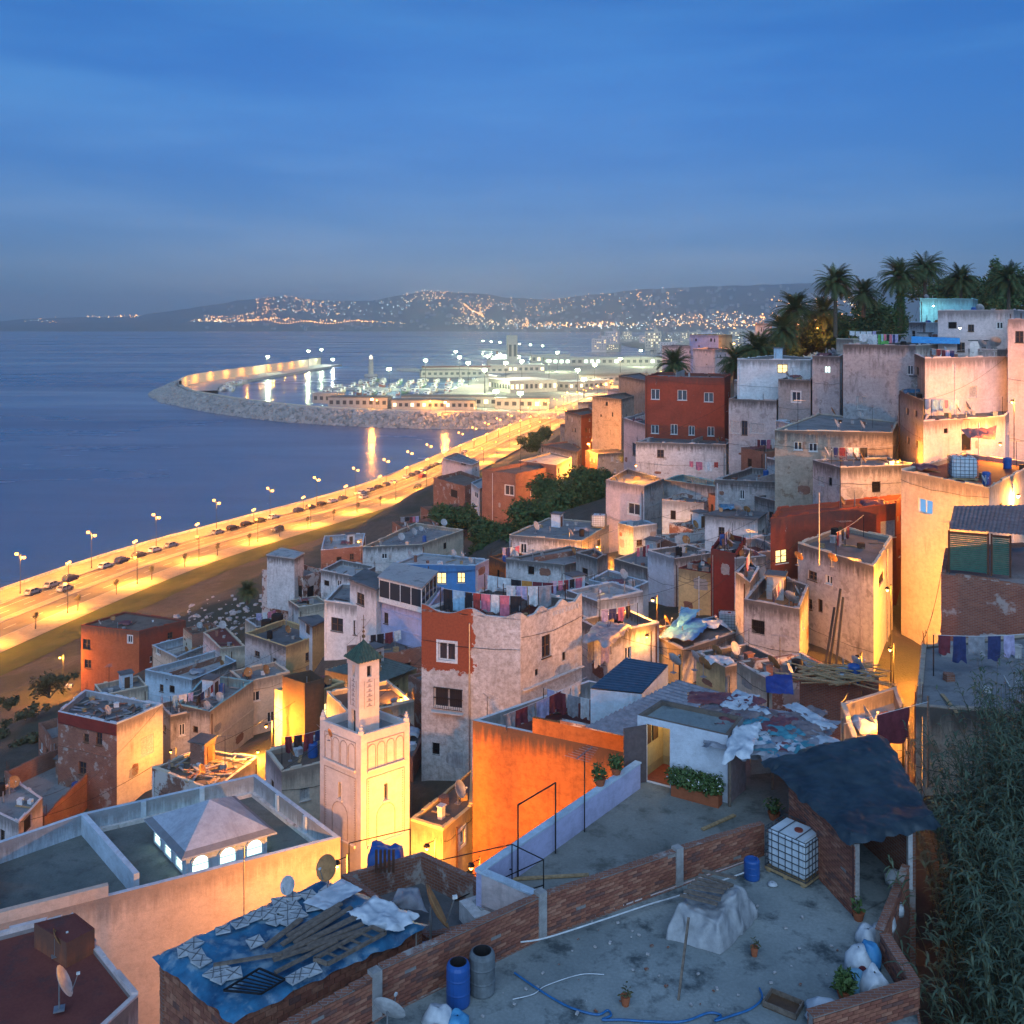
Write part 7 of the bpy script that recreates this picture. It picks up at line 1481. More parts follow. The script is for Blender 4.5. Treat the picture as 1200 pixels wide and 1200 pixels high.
m = MB(); m.tube(pathz([(603, 1140), (620, 1152), (648, 1170), (672, 1182), (700, 1189), (712, 1184), (716, 1190), (706, 1195), (730, 1195), (760, 1197), (800, 1197), (830, 1187), (845, 1190), (838, 1196), (858, 1190), (880, 1182), (893, 1170), (890, 1158)], ZA + .05), .024, 6); tag(m.build('garden_hose', simple('blue_hose', (.02, .13, .32), .4), merge=False), 'blue garden hose snaking across the concrete terrace', 'hose')
m = MB(); m.tube(pathz([(601, 1171), (625, 1165), (640, 1155), (680, 1142), (708, 1142)], ZA + .035), .010, 5); tag(m.build('string_line', PLASW), 'thin white cord lying on the concrete terrace', 'cord')
m = MB(); m.tube(pathz([(610, 1104), (640, 1099), (700, 1080), (760, 1060), (800, 1048), (885, 1018)], ZA + .16), .018, 5); tag(m.build('water_pipe', PLASW), 'pale water pipe along the foot of the brick wall', 'pipe')
# tray, sacks, pots, rubble
p = PZ(918, 1180, ZA); t = thing('wooden_tray', 'shallow brown wooden tray on the terrace floor', 'tray', p, rz=R(-35)); m = MB(); m.box((0, 0, .02), (.75, .55, .03)); m.build('bottom', FRAMEB, t)
for c, d in (((.37, 0, .08), (.03, .55, .12)), ((-.37, 0, .08), (.03, .55, .12)), ((0, .26, .08), (.72, .03, .12)), ((0, -.26, .08), (.72, .03, .12))): m = MB(); m.box(c, d); m.build('side', WOOD, t)
def sack(label, x, y, r, h_, mat, seed, z=ZA, flat=1.0, prints=None):
    o = PZ(x, y, z); m = MB(); pf = [(.02, 0.01), (r * .9, .02), (r * 1.08, h_ * .3), (r * .95, h_ * .65), (r * .6, h_ * .9), (r * .45, h_), (.02, h_ * .94)]; m.lathe(pf, o, 16)
    for v in m.v: d = v - o; k = 1 + .28 * noise.noise(d * 5 + Vector((seed, 0, 0))); v.x = o.x + d.x * k; v.y = o.y + d.y * k * flat; v.z = o.z + d.z * (1 + .25 * noise.noise(d * 4 + Vector((0, seed, 0))))
    t = thing('sack', label, 'sack', o); m.build('bag', mat, t, o, merge=True)
    if prints:
        cmat, dz = prints; q = MB(); c = o + Vector((-.1 * r, -r * 1.12 * flat, h_ * .45 + dz)); q.lathe([(.001, .012), (r * .32, .008), (r * .34, 0)], c, 14, M=Matrix.Rotation(R(90), 3, 'X')); q.build('printed_emblem', cmat, t, o)
    return t
SW = tarp_mat('white_woven_sack', (.34, .37, .40), (.55, .58, .60)); SB = tarp_mat('blue_woven_sack', (.03, .16, .36), (.08, .30, .5))
EMB = simple('red_blue_print', (.25, .04, .12), .6)
for i, a_ in enumerate([('white sack with a round red print by the brick wall', 513, 1205, .32, .5, SW, (EMB, .02)), ('blue and white sack beside the printed one', 536, 1207, .26, .38, SB, None), ('open white sack standing full by the low parapet', 1006, 1142, .30, .62, SW, (simple('dark_print', (.15, .03, .04), .6), .05)), ('bright blue sack behind the open white one', 1020, 1135, .26, .66, SB, None), ('round white sack at the corner of the parapet', 1017, 1106, .30, .42, SW, None), ('slumped white sack by the parapet edge', 1030, 1105, .24, .4, SW, None), ('white paint bucket shaped sack on the parapet', 1040, 1090, .22, .4, PLASW, None), ('pale sack below the shed post', 1050, 1072, .2, .35, SW, None), ('tall white sack leaning on the low parapet', 1025, 1172, .3, .68, SW, None), ('pale blue sack below the weeds', 1003, 1160, .3, .4, tarp_mat('pale_blue_sack', (.12, .28, .4), (.22, .42, .5)), None), ('big white sack spilling at the terrace corner', 968, 1196, .42, .4, SW, None), ('crumpled white plastic at the terrace corner', 990, 1198, .36, .32, TARPW, None), ('blue tinged plastic bag at the terrace corner', 1008, 1194, .26, .25, SW, None), ('white sack in the dark shed front', 1050, 1038, .3, .4, SW, None), ('small white bag at the tank pallet', 968, 1032, .16, .24, SW, None), ('crumpled white rag bag before the tank', 905, 1038, .13, .1, SW, None)]): sack(a_[0], a_[1], a_[2], a_[3], a_[4], a_[5], i * 3.1, prints=a_[6])
def pot(label, x, y, z, r, leaf=LEAF_D, n=160, sz=.07, h_=.22, flowers=None):
    o = PZ(x, y, z); t = thing('potted_plant', label, 'plant', o); m = MB(); m.lathe([(r * .65, 0), (r, h_), (r * .9, h_), (r * .85, h_ * .9), (0, h_ * .88)], o, 12); m.build('pot', TERRA, t, o); m = MB(); leaf_cloud(m, [(o.x, o.y, o.z + h_ + r * .9, r * 1.2, 1.0)], n, sz, seed=int(x)); m.build('foliage', leaf, t, o); return t
pot('potted weed by the dark shed front', 1006, 1078, ZA, .16, n=60); pot('potted plant on the terrace wall by the brick shed', 907, 960, ZB, .2); pot('tall green potted weed among the sacks', 990, 1170, ZA, .2, n=260, sz=.08); pot('dry potted twig on the terrace floor', 884, 1120, ZA, .10, LEAF_O, 24, .05); pot('dry potted cactus on the terrace floor', 733, 1178, ZA, .12, LEAF_O, 30, .05)
for x, y in ((722, 907), (703, 920)): 
    z_ = 53.45; pot('potted plant standing on the lilac parapet', x, y, z_, .2)['group'] = 'pots on the lilac parapet'
o = PZ(820, 942, ZB); t = thing('flower_trough', 'long planter of white flowers in front of the white shed', 'planter', o); m = MB(); w = h_sh['W'][0]; ua = w.px(793, 900, 848, 940); w.bx(m, ua[0], ua[1], ZB, ZB + .36, .12, .5); m.build('trough', TERRA, t, o); m = MB(); cs_ = [tuple(w.at(ua[0] + (ua[1] - ua[0]) * (k + .3) / 6, ZB + .6, .32)) + (.32, .95) for k in range(6)]; leaf_cloud(m, cs_, 3200, .06, seed=8); m.build('foliage', LEAF_D, t, o)
m = MB(); leaf_cloud(m, [(c[0], c[1] - .08, c[2] + .06, .31, .9) for c in cs_], 150, .04, seed=9); m.build('blossom', simple('white_petal', (.75, .72, .68), .6), t, o)
for k, (x0, y0, x1, y1, lab, z_) in enumerate([(823, 972, 861, 955, 'orange plank lying on the bare terrace', ZB), (600, 1030, 690, 1025, 'pale batten lying by the terrace frame', ZB)]): m = MB(); a, b = PZ(x0, y0, z_ + .04), PZ(x1, y1, z_ + .04); m.bar(a, b, .12, .04); tag(m.build('plank', WOODY, o=a), lab, 'plank')
for k in range(70):
    x, y = rnd.uniform(560, 1000), rnd.uniform(1060, 1195); p = PZ(x, y, ZA + .035)
    if (Vector((p.x, p.y)) - Vector((hp0.x, hp0.y))).length < 1.2 or y < 1112 - (x - 600) * .36: continue
    m = MB(); s_ = rnd.uniform(.02, .06); m.box(p, (s_ * 1.6, s_, s_ * .7), rnd.uniform(0, 3)); tag(m.build('rubble_chip', CONC2 if k % 3 else BRICKM, o=p), 'small chip of rubble on the concrete terrace', 'rubble', 'rubble chips on the terrace')
# pipe frames on the terrace corner
def frame(label, segs, r=.022, mat=IRON):
    o = Vector(segs[0][0]); t = thing('pipe_frame', label, 'frame', o)
    for a, b in segs: m = MB(); m.cyl(a, b, r, n=6); m.build('pipe', mat, t, o)
a, b = PZ(607, 1030, ZB), PZ(651, 1000, ZB); A, B = a + Vector((0, 0, 2.05)), b + Vector((0, 0, 2.05)); frame('tall iron goal shaped frame on the bare terrace', [(a, A), (b, B), (A, B)])
a, b, c, d = PZ(600, 1062, ZB - .6), PZ(637, 1082, ZB - .6), PZ(483, 1035, 51), PZ(520, 1075, 51.2); up_ = Vector((0, 0, 1.7)); frame('rusty pergola of thin pipes over the sunken yard', [(a, a + up_), (b, b + up_), (c, c + up_ * .3), (d, d + up_ * .2), (a + up_, b + up_), (a + up_, c + up_ * .3), (b + up_, d + up_ * .2), (c + up_ * .3, d + up_ * .2), (a + up_ * .6, c), (b + up_ * .6, d)], .016)
a, b = PD(409, 1030, 33), PD(481, 1010, 33); frame('thin iron hoop frame in front of the minaret', [(a, a + Vector((0, 0, 1.2))), (b, b + Vector((0, 0, 1.1))), (a + Vector((0, 0, 1.2)), b + Vector((0, 0, 1.1)))], .018)
# sunken yard between the tarpaulin house and the terrace
yz = 52.0
yard = house('yard_building', 'small yard with brick parapets behind the tarpaulin house', [(500, 1098), (610, 1072), (560, 1028), (495, 998), (400, 1025)], 44, z=yz + .55, wall=[BRICKW], roof=ROOFD, ph=.8, t=.18, cap=BRICKW, cat='roof terrace')
m = MB(); p = PZ(572, 1085, yz); m.box(p + Vector((0, .3, .2)), (1.3, .9, .5), R(30)); m.box(p + Vector((0, .3, .46)), (.7, .5, .04), R(30), 1); tag(m.build('washing_basin', [WHITE2, ROOFL], o=p), 'tiled washing basin block in the sunken yard', 'basin')
o = PZ(445, 1030, yz); m = MB(); q = PZ(450, 1030, yz - .2); m = drape([q + Vector((-.5, -.3, .7)), q + Vector((.5, -.3, .9)), q + Vector((.6, .5, .8)), q + Vector((-.3, .5, 1.0))], 18, 14, .18, 1.6, 2, edge=.6); tag(m.build('blue_cover', BLUEPL, merge=True), 'dark blue plastic cover bulging behind the tarpaulin house', 'cover')
m = drape([PZ(455, 1055, yz + .5), PZ(500, 1062, yz + .4), PZ(492, 1040, yz + .6), PZ(465, 1040, yz + .7)], 16, 12, .15, 2, 3, edge=.4); tag(m.build('cloth_cover', TARPG, merge=True), 'crumpled grey cloth over junk in the sunken yard', 'cover')
for k in range(5): m = MB(); p = PD(441 + 5 * k, 1022, 27.6); m.bar(p, p + Vector((0, 0, .62)), .07); tag(m.build('stake', RUST, o=p), 'rusty stake standing in the row behind the tarpaulin house', 'stake', 'stakes behind the tarpaulin house')
# antennas
def aerial(label, pos, hgt=2.2, s_=1.0, az=0):
    o = Vector(pos); t = thing('tv_aerial', label, 'aerial', o, rz=az); t.scale = [s_] * 3; m = MB(); m.cyl((0, 0, 0), (0, 0, hgt), .02, n=5); m.build('mast', IRON, t); m = MB(); m.bar((-.5, 0, hgt), (.5, 0, hgt), .02); m.build('boom', GREYM, t)
    for k in range(7): m = MB(); x = -.48 + .16 * k; L_ = .42 - .035 * k; m.bar((x, -L_, hgt), (x, L_, hgt), .012); m.build('rod', GREYM, t)
for lab, x, y, z_, h_, s_ in [('tall aerial pole on the lilac parapet', 685, 975, ZB, 2.4, 1.0), ('aerial before the scalloped townhouse', 571, 852, h_or['zr'], 1.6, 1.0), ('aerial on the long tan house roof', 935, 505, zz, 2.4, 1.3), ('aerial on the mould streaked house', 1000, 672, h_c1['zr'], 1.2, .8), ('aerial on the maroon house', 985, 598, h_mar['zr'], 3.4, 1.3), ('aerial above the grey house yard', 388, 742, 33, 3, 1.0), ('aerial on the patched house roof', 690, 648, h_m2['zr'], 2, 1.3), ('aerial on the brick tenement', 610, 551, h_s2['zr'], 4, 2)]: aerial(lab, PZ(x, y, z_), h_, s_, rnd.uniform(0, 3))
aerial('aerial on the rooftop shelter corner', PX(1113, 52, h_p2['z']), 3.1, .9, .4); m = MB(); p = PD(286, 1060, 40.5); m.cyl(p + Vector((0, 0, -.6)), p + Vector((0, 0, 2.4)), .025, n=6); tag(m.build('steel_pole', GREYM, o=p), 'thin steel pole in front of the mosque wall', 'pole')
m = MB(); p = PZ(960, 662, h_c1['zr'] + .1); m.cyl(p, p + Vector((0, 0, 5.0)), .05, .04, 6); tag(m.build('steel_pole', GREYM, o=p), 'pale pole in front of the maroon house', 'pole')
# laundry
CLC = {'black': (.02, .02, .025), 'red': (.34, .05, .04), 'pink': (.55, .16, .22), 'white': (.6, .6, .6), 'navy': (.03, .04, .12), 'maroon': (.16, .03, .04), 'sky blue': (.25, .42, .55), 'grey': (.25, .25, .27), 'orange': (.5, .22, .05), 'green': (.12, .4, .10), 'lilac': (.38, .34, .5)}
def cloth(label, a, b, drop, colr, group, seed):
    def fn(u, v):
        p = a.lerp(b, u); q = Vector((u * 3, v * 2, seed)); n_ = Vector((-(b - a).y, (b - a).x, 0)).normalized(); return p + Vector((0, 0, -drop * v * (1 + .06 * math.sin(u * 7 + seed)))) + n_ * (.10 * v * noise.noise(q * 1.5) + .05 * math.sin(u * 11 + seed) * v)
    m = MB().grid(fn, 12, 8); o = m.build('hanging_cloth', simple('cloth_' + colr.replace(' ', '_'), CLC[colr], .9, 0, .3, 5, .3), merge=True); tag(o, label, 'laundry', group)
def line(label, a, b, items, host, drop=1.0, gap=.04, wd=.7):
    m = MB(); n_ = 8; P_ = [a.lerp(b, k / n_) - Vector((0, 0, .12 * 4 * (k / n_) * (1 - k / n_))) for k in range(n_ + 1)]; m.tube(P_, .01, 4); tag(m.build('clothes_line', PLASW, o=a), label, 'clothes line'); L_ = (b - a).length; x = .2
    for i, c_ in enumerate(items):
        w_ = wd * rnd.uniform(.7, 1.3)
        if x + w_ > L_: break
        f0, f1 = x / L_, (x + w_) / L_; s_ = lambda f: a.lerp(b, f) - Vector((0, 0, .12 * 4 * f * (1 - f) + .01)); cloth(c_ + ' laundry hanging ' + host, s_(f0), s_(f1), drop * rnd.uniform(.7, 1.25), c_, 'laundry ' + host, i * 1.7 + a.x); x += w_ + gap
zq = h_main['zr']; P4 = h_main['poly']
def mh(u, v, h_): p = P4[3].lerp(P4[0], u).lerp(P4[2].lerp(P4[1], u), v); return Vector((p.x, p.y, zq + h_))
for a, b in ((mh(.05, .2, 0), mh(.05, .2, 2.0)), (mh(.95, .2, 0), mh(.95, .2, 2.0)), (mh(.1, .8, 0), mh(.1, .8, 2.1)), (mh(.95, .8, 0), mh(.95, .8, 2.1)), (mh(.5, .5, 0), mh(.5, .5, 2.1))): m = MB(); m.cyl(a, b, .03, n=6); tag(m.build('line_post', IRON, o=a), 'iron post for clothes lines on the scalloped townhouse roof', 'post', 'line posts on the townhouse roof')
line('clothes line over the front of the scalloped townhouse roof', mh(.05, .2, 1.95), mh(.95, .2, 1.95), ['black', 'sky blue', 'black', 'red', 'pink', 'white', 'pink', 'black', 'grey'], 'on the front line of the scalloped townhouse', 1.3, .05, .62)
line('clothes line over the back of the scalloped townhouse roof', mh(.1, .8, 2.05), mh(.95, .8, 2.05), ['white', 'white', 'black', 'orange', 'maroon', 'maroon', 'white', 'grey'], 'on the back line of the scalloped townhouse', .9, .04, .7)
line('clothes line across the middle of the scalloped townhouse roof', mh(.5, .5, 2.0), mh(.95, .8, 2.0), ['white', 'lilac', 'white', 'grey'], 'on the slanting line of the scalloped townhouse', 1.1, .05, .7)
a, b = PZ(590, 838, h_or['z'] + .7), PZ(688, 793, h_or['z'] + .9); line('clothes line above the back parapet of the orange house', a, b, ['grey', 'maroon', 'grey', 'lilac', 'maroon', 'white', 'white', 'grey', 'white'], 'above the orange house', .85, .06, .75)
a, b = PD(686, 745, 66), PD(740, 738, 70); line('clothes line in the laundry lane', a, b, ['grey', 'white', 'lilac', 'grey', 'white'], 'in the laundry lane', 1.7, .05, .9)
m = drape([PD(683, 745, 64), PD(712, 752, 63), PD(742, 730, 69), PD(700, 726, 71)], 24, 20, .16, 1.2, 6, edge=.5); tag(m.build('grey_awning', TARPG, merge=True), 'grey sheet awning over the laundry lane', 'awning')
a, b = PD(1005, 391, 118), PD(1062, 391, 116); line('clothes line on the big grey house roof', a, b, ['white', 'white', 'green', 'lilac', 'maroon', 'lilac', 'grey'], 'on the big grey house', 1.0, .1, .9)
a, b = PD(806, 540, 124), PD(850, 541, 124); line('clothes line on the turquoise terrace', a, b, ['pink', 'pink', 'white', 'red', 'navy'], 'on the turquoise terrace', .9, .3, .7)
a, b = PD(1090, 408, 95), PD(1130, 410, 96); line('clothes line on the pink house roof', a, b, ['grey', 'red', 'maroon', 'lilac', 'navy'], 'on the pink house', .7, .06, .5)
m = drape([PD(1126, 503, 85), PD(1168, 500, 84.5), PD(1166, 516, 84), PD(1135, 512, 84)], 16, 8, .25, 1, 6); tag(m.build('pink_awning', tarp_mat('pink_cloth', (.28, .09, .08), (.42, .16, .13)), merge=True), 'sagging pink cloth below the pink house', 'awning')
a, b = PD(1028, 838, 33), PD(1066, 828, 34); d_ = b - a; m = MB(); m.cyl(a - d_, b + d_ * .6, .01, n=4); tag(m.build('clothes_line', PLASW, o=a), 'clothes line behind the black tarpaulin shed', 'clothes line')
for q in (a - d_, b + d_ * .6): m = MB(); m.cyl(Vector((q.x, q.y, q.z - 3)), q + Vector((0, 0, .2)), .04, n=6); tag(m.build('line_post', WOOD, o=q), 'wooden line post behind the black tarpaulin shed', 'post', 'line posts behind the black shed')
cloth('dark red cloth slung on a line behind the black tarpaulin shed', a, b, 1.1, 'maroon', None, 3.3)
# bright blue sheets by the laundry lane
m = drape([PD(772, 745, 70), PD(812, 748, 68), PD(836, 725, 74), PD(795, 720, 76)], 24, 18, .12, 1.2, 11, edge=.3); tag(m.build('blue_sheet', tarp_mat('vivid_blue_sheet', (.02, .12, .38), (.04, .22, .52)), merge=True), 'vivid blue tarpaulin over the yellow lit yard', 'tarpaulin')
m = drape([PD(793, 732, 72), PD(800, 732, 72), PD(822, 714, 75), PD(798, 709, 76)], 14, 14, .12, 1.5, 12, edge=.2); tag(m.build('blue_sheet', tarp_mat('light_blue_sheet', (.05, .22, .45), (.10, .34, .58)), merge=True), 'light blue tarpaulin folded above the vivid blue one', 'tarpaulin')
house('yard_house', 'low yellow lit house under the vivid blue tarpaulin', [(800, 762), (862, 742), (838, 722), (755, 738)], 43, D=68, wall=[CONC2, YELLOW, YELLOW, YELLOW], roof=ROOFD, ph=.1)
house('lane_house', 'low blue white house with a lit window in the laundry lane', [(742, 690), (760, 682), (712, 668), (690, 680)], 40, D=86, wall=[BLUEWH], roof=ROOFG, ph=.5, wins=[(3, 735, 705, 744, 714, 'litc')])
house('lane_house', 'rough grey roofed house above the laundry lane', [(765, 668), (800, 650), (770, 640), (720, 655)], 40, D=95, wall=[CREAM, CREAM, CONC, CONC], roof=ROOFG, ph=.2)
house('brick_kiln_house', 'low brick house under the scrap timber', [(1010, 806), (1030, 796), (1000, 780), (937, 793)], 46.5, D=50, wall=[BRICKM, BRICKM, BRICKM, BRICKM], roof=ROOFB, ph=.1, wins=[(0, 1012, 820, 1018, 845, 'd')])
zk = HOUSES['low brick house under the scrap timber']['z']
for k in range(60):
    x, y = rnd.uniform(940, 1022), rnd.uniform(778, 800); p = PZ(x, y, zk + .25 + rnd.uniform(0, .35)); a_ = rnd.uniform(-.7, .5); L_ = rnd.uniform(.6, 1.5); d = Vector((math.cos(a_), math.sin(a_), rnd.uniform(-.12, .12))) * L_; m = MB(); m.bar(p - d, p + d, rnd.uniform(.06, .16), .04); tag(m.build('scrap_board', WOODY, o=p), 'scrap board heaped on the low brick house', 'board', 'scrap timber heap')
house('courtyard_wall', 'yellow lit courtyard wall with a washing line behind the black tarpaulin', [(1000, 870), (1066, 850), (1050, 805), (985, 825)], 46, z=51.3, wall=[CREAM], roof=ROOFL, ph=.6)
m = drape([PD(897, 793, 50), PD(928, 788, 50), PD(930, 814, 49), PD(898, 812, 49)], 12, 10, .08, 2, 5); tag(m.build('blue_curtain', tarp_mat('navy_sheet', (.015, .03, .16), (.03, .06, .25)), merge=True), 'dark blue sheet hanging beside the scrap timber', 'sheet')
# junk on the debris roofs
for hk, n_, mt, lab, grp in (('orange lit house with rubble strewn flat roof and maroon parapet', 50, WOOD, 'debris piece strewn on the maroon edged roof', 'debris on the maroon edged roof'), ('low brick house with roof covered in broken tiles and planks', 70, WOODY, 'broken tile or batten on the low brick roof', 'tiles and battens on the low brick roof'), ('concrete house with turquoise inner parapet and glowing side wall', 22, WOOD, 'old board lying inside the turquoise parapet', 'boards inside the turquoise parapet')):
    hh = HOUSES[hk]; ip_ = inset(hh['poly'], .5)
    for k in range(n_):
        u_, v_ = rnd.random(), rnd.random(); p = ip_[0].lerp(ip_[1], u_).lerp(ip_[3].lerp(ip_[2], u_), v_); a_ = rnd.uniform(0, 3.14); L_ = rnd.uniform(.15, .7); d = Vector((math.cos(a_), math.sin(a_), 0)) * L_; c = Vector((p.x, p.y, hh['zr'] + rnd.uniform(.04, .2))); m = MB(); m.bar(c - d, c + d, rnd.uniform(.08, .3), .05); tag(m.build('roof_debris', rnd.choice([mt, BRICKM, CONC, TARPG]), o=c), lab, 'debris', grp)
rub = MB()
for k in range(900):
    x, y = rnd.gauss(-44, 9), rnd.gauss(168, 9); s_ = abs(rnd.gauss(.3, .3)) + .12; rub.box((x, y, terrain(x, y) + .05), (s_, s_ * .8, s_ * .6), M=Matrix.Rotation(rnd.uniform(0, 3), 3, 'Z') @ Matrix.Rotation(rnd.uniform(-.6, .6), 3, 'X'))
tag(rub.build('rubble_field', CONC2), kind='stuff')
for k, (x0, y0, x1, y1, D0, D1) in enumerate([(958, 740, 978, 712, 62, 66), (965, 745, 985, 690, 63, 66), (975, 748, 988, 700, 63, 66)]): a, b = rest(PD(x0, y0, D0)), PD(x1, y1, D1); m = MB(); m.bar(a, b, .14); tag(m.build('leaning_beam', IRON, o=a), 'dark beam leaning against the mould streaked wall', 'beam', 'leaning beams')
m = MB(); g_ = [PD(443, 677, 94), PD(494, 690, 94), PD(495, 700, 94)]
gr_ = thing('glazed_sunroom', 'white framed glazed sunroom on the lilac house', 'sunroom', PD(470, 700, 96)); go = Vector(gr_.location); gp = [V2(PD(462, 690, 94.5)), V2(PD(496, 690, 93.5)), V2(PD(508, 690, 98)), V2(PD(472, 690, 100))]; gz0, gz1 = h_lil['zr'], h_lil['zr'] + 2.3
gp = [V2(PZ(444, 699, gz0 + .5)), V2(PZ(494, 712, gz0 + .5)), V2(PZ(512, 692, gz0 + .5)), V2(PZ(462, 681, gz0 + .5))]
for i in range(4):
    w = Wall(gp[i], gp[(i + 1) % 4]); m = MB(); w.bx(m, 0, w.len, gz0, gz0 + .5, -.06, 0); w.bx(m, 0, w.len, gz1 - .2, gz1, -.06, 0); n_ = 4
    for k in range(n_ + 1): uu = min(w.len - .08, w.len * k / n_); w.bx(m, uu, uu + .08, gz0 + .5, gz1 - .2, -.06, 0)
    m.build('frame', FRAMEW, gr_, go); m = MB(); m.face([w.at(0, gz0 + .5, -.03), w.at(w.len, gz0 + .5, -.03), w.at(w.len, gz1 - .2, -.03), w.at(0, gz1 - .2, -.03)]); m.build('pane', GLASS, gr_, go)
m = MB(); m.prism([(p.x, p.y) for p in inset(gp, -.15)], gz1 + .002, gz1 + .1); m.build('roof', ROOFL, gr_, go)
m = MB(); q = [PD(1068, 394, 113), PD(1125, 396, 110), PD(1125, 403, 109), PD(1068, 402, 112)]; m.grid(lambda u, v: q[0].lerp(q[1], u).lerp(q[3].lerp(q[2], u), v), 10, 3); tag(m.build('blue_awning', tarp_mat('awning_blue', (.04, .22, .5), (.07, .32, .6))), 'bright blue awning on the big grey house roof', 'awning')
# ------------------------------------------------------------------ roof clutter on every house
def short(lb):
    for k in (' with ', ' beside ', ' between ', ' behind ', ' under ', ' above ', ' standing ', ' below ', ' on ', ', ', ' glowing ', ' whose ', ' in ', ' lit ', ' and ', ' over ', ' left ', ' right ', ' before ', ' at ', ' of '): lb = lb.split(k)[0]
    return lb
_cnt = {}
for h in HOUSES.values(): _cnt[short(h['label'])] = _cnt.get(short(h['label']), 0) + 1
def host(lb): return short(lb) if _cnt.get(short(lb), 0) < 2 else ' '.join(lb.split()[:7])
CRATE = [('concrete block', CONC), ('brick stack', BRICKM), ('grey crate', GREYM), ('rusty box', RUST), ('white box', PLASW), ('wooden box', WOODY)]
for key, hh in list(HOUSES.items()):
    c = hh['o']
    if hh['root']['category'] != 'house' or c.y > 190 or c.y < 30 or len(hh['poly']) > 4 or hh['label'].startswith('big bare'): continue
    g_ = random.Random(key + 'x'); ip_ = inset(hh['poly'], .55); A, B, C_, D_ = ip_; zr_ = hh['zr'] if hh['zr'] < hh['z'] else hh['z'] + .16; sn = host(hh['label'])
    def spot(): u_, v_ = g_.random(), g_.random(); p = A.lerp(B, u_).lerp(D_.lerp(C_, u_), v_); return Vector((p.x, p.y, zr_))
    o = hh['o']; ed = math.atan2((B - A).y, (B - A).x)
    for _ in range(g_.choice((1, 1, 2))):                            # vents and pipes belong to the house
        p = spot(); m = MB()
        if g_.random() < .4: vh, vw = g_.uniform(.3, .8), g_.uniform(.25, .6); m.box(p + Vector((0, 0, vh / 2)), (vw, vw * .8, vh), ed); m.box(p + Vector((0, 0, vh + .03)), (vw + .1, vw * .8 + .1, .06), ed); m.build('vent', g_.choice((CONC, CONC2, BRICKW, WHITE2)), hh['root'], o)
        else: m.cyl(p, p + Vector((0, 0, g_.uniform(.7, 1.4))), .05, n=6); m.build('vent_pipe', GREYM, hh['root'], o)
    if (B - A).length > 3.2 and (D_ - A).length > 2.6 and g_.random() < .55:      # stair hut or low dividing wall
        if g_.random() < .5:
            q0, q1 = A.lerp(D_, .35 + .3 * g_.random()), B.lerp(C_, .35 + .3 * g_.random()); w = Wall(q0, q1); m = MB(); w.bx(m, 0, w.len, zr_, zr_ + g_.uniform(.5, 1.0), -.12, 0); m.build('dividing_wall', g_.choice((BRICKW, WHITE2, CONC)), hh['root'], o)
        else:
            p = C_.lerp(D_, .25) * .7 + (A + B) / 2 * .3; M2 = Matrix.Rotation(ed, 3, 'Z'); m = MB(); m.box((p.x, p.y, zr_ + .85), (1.3, 1.2, 1.7), ed); m.build('stair_hut', g_.choice((WHITE2, BRICKW, BLUEWH, CONC2)), hh['root'], o); m = MB(); m.box((p.x, p.y, zr_ + 1.75), (1.6, 1.5, .1), ed); m.build('hut_roof', ROOFD, hh['root'], o)
            f = Vector((p.x, p.y, 0)) + M2 @ Vector((0, -.61, 0)); m = MB(); m.box((f.x, f.y, zr_ + .7), (.6, .05, 1.3), ed); m.build('hut_door', FRAMEB, hh['root'], o)
    for _ in range(g_.choice((1, 2, 2, 3))):
        p = spot(); nm, mt = g_.choice(CRATE); s_ = g_.uniform(.25, .55); m = MB(); m.box(p + Vector((0, 0, s_ * .4)), (s_, s_ * .8, s_ * .8), g_.uniform(0, 3)); m.box(p + Vector((0, 0, s_ * .83)), (s_ * 1.06, s_ * .86, s_ * .06), ed); tag(m.build('storage_box', mt, o=p), nm + ' on the roof of the ' + sn, 'box', 'boxes on the ' + sn)
    for _ in range(g_.choice((1, 2, 3))):
        p = spot() + Vector((0, 0, .06)); a_ = g_.uniform(0, 3.14); d = Vector((math.cos(a_), math.sin(a_), 0)) * g_.uniform(.4, 1.1); m = MB(); m.bar(p - d, p + d, g_.uniform(.08, .2), .04); tag(m.build('loose_board', g_.choice((WOOD, WOODY, RUST)), o=p), 'loose board on the roof of the ' + sn, 'board', 'boards on the ' + sn)
    if g_.random() < .45:
        for q in hh['poly'][:g_.choice((2, 3, 4))]:
            q2 = q + (Vector((c.x, c.y)) - q).normalized() * .18; m = MB()
            for dx, dy in ((0, 0), (.12, 0), (0, .12), (.12, .12)): m.cyl((q2.x + dx, q2.y + dy, hh['z'] - .05), (q2.x + dx + g_.uniform(-.06, .06), q2.y + dy, hh['z'] + g_.uniform(.5, 1.0)), .012, n=4, caps=False)
            m.build('rebar_stub', RUST, hh['root'], o)
    for _ in range(g_.choice((0, 1, 1, 2))): dish(spot(), R(g_.uniform(110, 230)), 'satellite dish on the roof of the ' + sn, g_.choice('wwr'), g_.uniform(.9, 1.4))
    if g_.random() < .3: aerial('thin aerial on the roof of the ' + sn, spot(), g_.uniform(1.6, 3), g_.uniform(.8, 1.2), g_.uniform(0, 3))
    if g_.random() < .3: barrel(g_.choice(('black', 'blue')) + ' drum on the roof of the ' + sn, spot(), .32, .9, DARK if g_.random() < .5 else BLUEPL, cat='water drum')
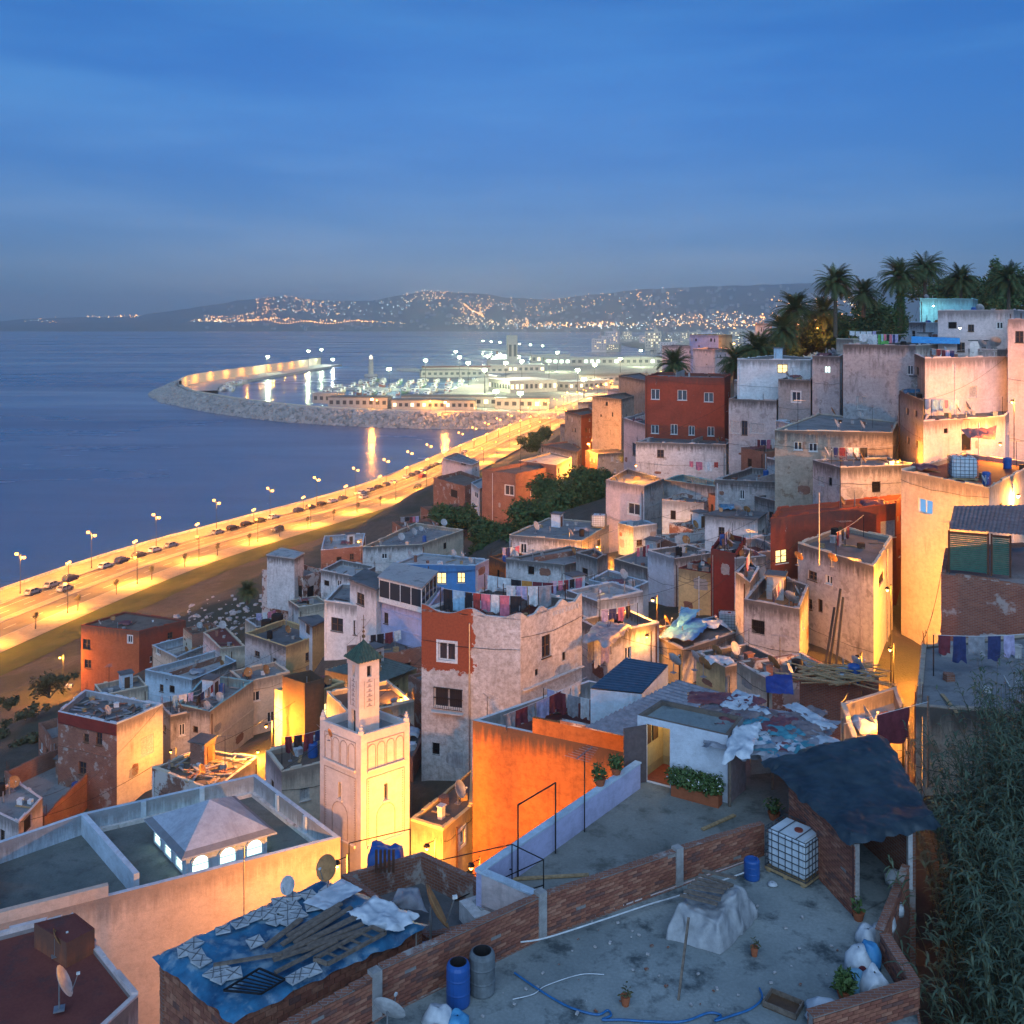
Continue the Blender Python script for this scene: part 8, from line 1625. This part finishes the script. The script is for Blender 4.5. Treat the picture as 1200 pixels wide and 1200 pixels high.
    if g_.random() < .25: 
        p = spot(); q = [p + Vector((x, y, .5 + .1 * g_.random())) for x, y in ((-.9, -.6), (.9, -.6), (.9, .6), (-.9, .6))]; m = drape(q, 14, 10, .12, 1.8, g_.uniform(0, 9), edge=.4); tag(m.build('covered_pile', g_.choice((TARPG, TARPB, TARPW, TARPM)), merge=True), 'sheet covered pile on the roof of the ' + sn, 'pile')
    if g_.random() < .28 and (B - A).length > 2.6:
        a, b = Vector((*A.lerp(D_, .5), zr_ + 1.7)), Vector((*B.lerp(C_, .5), zr_ + 1.7))
        for q in (a, b): m = MB(); m.cyl(q - Vector((0, 0, 1.7)), q, .025, n=5); tag(m.build('line_post', IRON, o=q), 'line post on the roof of the ' + sn, 'post', 'line posts on the ' + sn)
        line('clothes line on the roof of the ' + sn, a, b, [g_.choice(('white', 'grey', 'navy', 'maroon', 'sky blue', 'lilac', 'black', 'white', 'pink')) for _ in range(5)], 'on the roof of the ' + sn, .9, .12, .6)
# overhead wires
hs_ = [h for h in HOUSES.values() if h['root']['category'] == 'house' and 40 < h['o'].y < 160]
g_ = random.Random(11); nw = 0
for i, h1 in enumerate(hs_):
    near = sorted((h for h in hs_ if h is not h1), key=lambda h: (h['o'] - h1['o']).length)[:4]; h2 = g_.choice(near)
    if g_.random() < .15: continue
    a = Vector((*h1['poly'][g_.randrange(4)], h1['z'] + .1)); b = Vector((*h2['poly'][g_.randrange(4)], h2['z'] + .1)); L_ = (b - a).length
    if L_ < 3 or L_ > 28: continue
    m = MB(); m.tube([a.lerp(b, k / 10) - Vector((0, 0, L_ * .05 * 4 * (k / 10) * (1 - k / 10))) for k in range(11)], .014, 4); tag(m.build('overhead_wire', IRON, o=a), 'black wire slung from the ' + host(h1['label']), 'wire')
# kerbside clutter of the terrace and shed
for k, (x, y) in enumerate(((745, 1050), (700, 1068), (860, 1060))): pass
# ------------------------------------------------------------------ evening haze over the bay
hz = MB(); hz.box((0, 7000, 205), (30000, 14600, 420))
s = NT('haze_air'); s.t.nodes.remove(s.b); v_ = s.n('ShaderNodeVolumePrincipled'); v_.inputs['Color'].default_value = (.79, .92, 1.0, 1); v_.inputs['Density'].default_value = 0.00014; v_.inputs['Anisotropy'].default_value = .2; s.l(v_.outputs[0], s.out.inputs['Volume'])
HAZE = True
if HAZE: tag(hz.build('haze', s.m), kind='stuff')
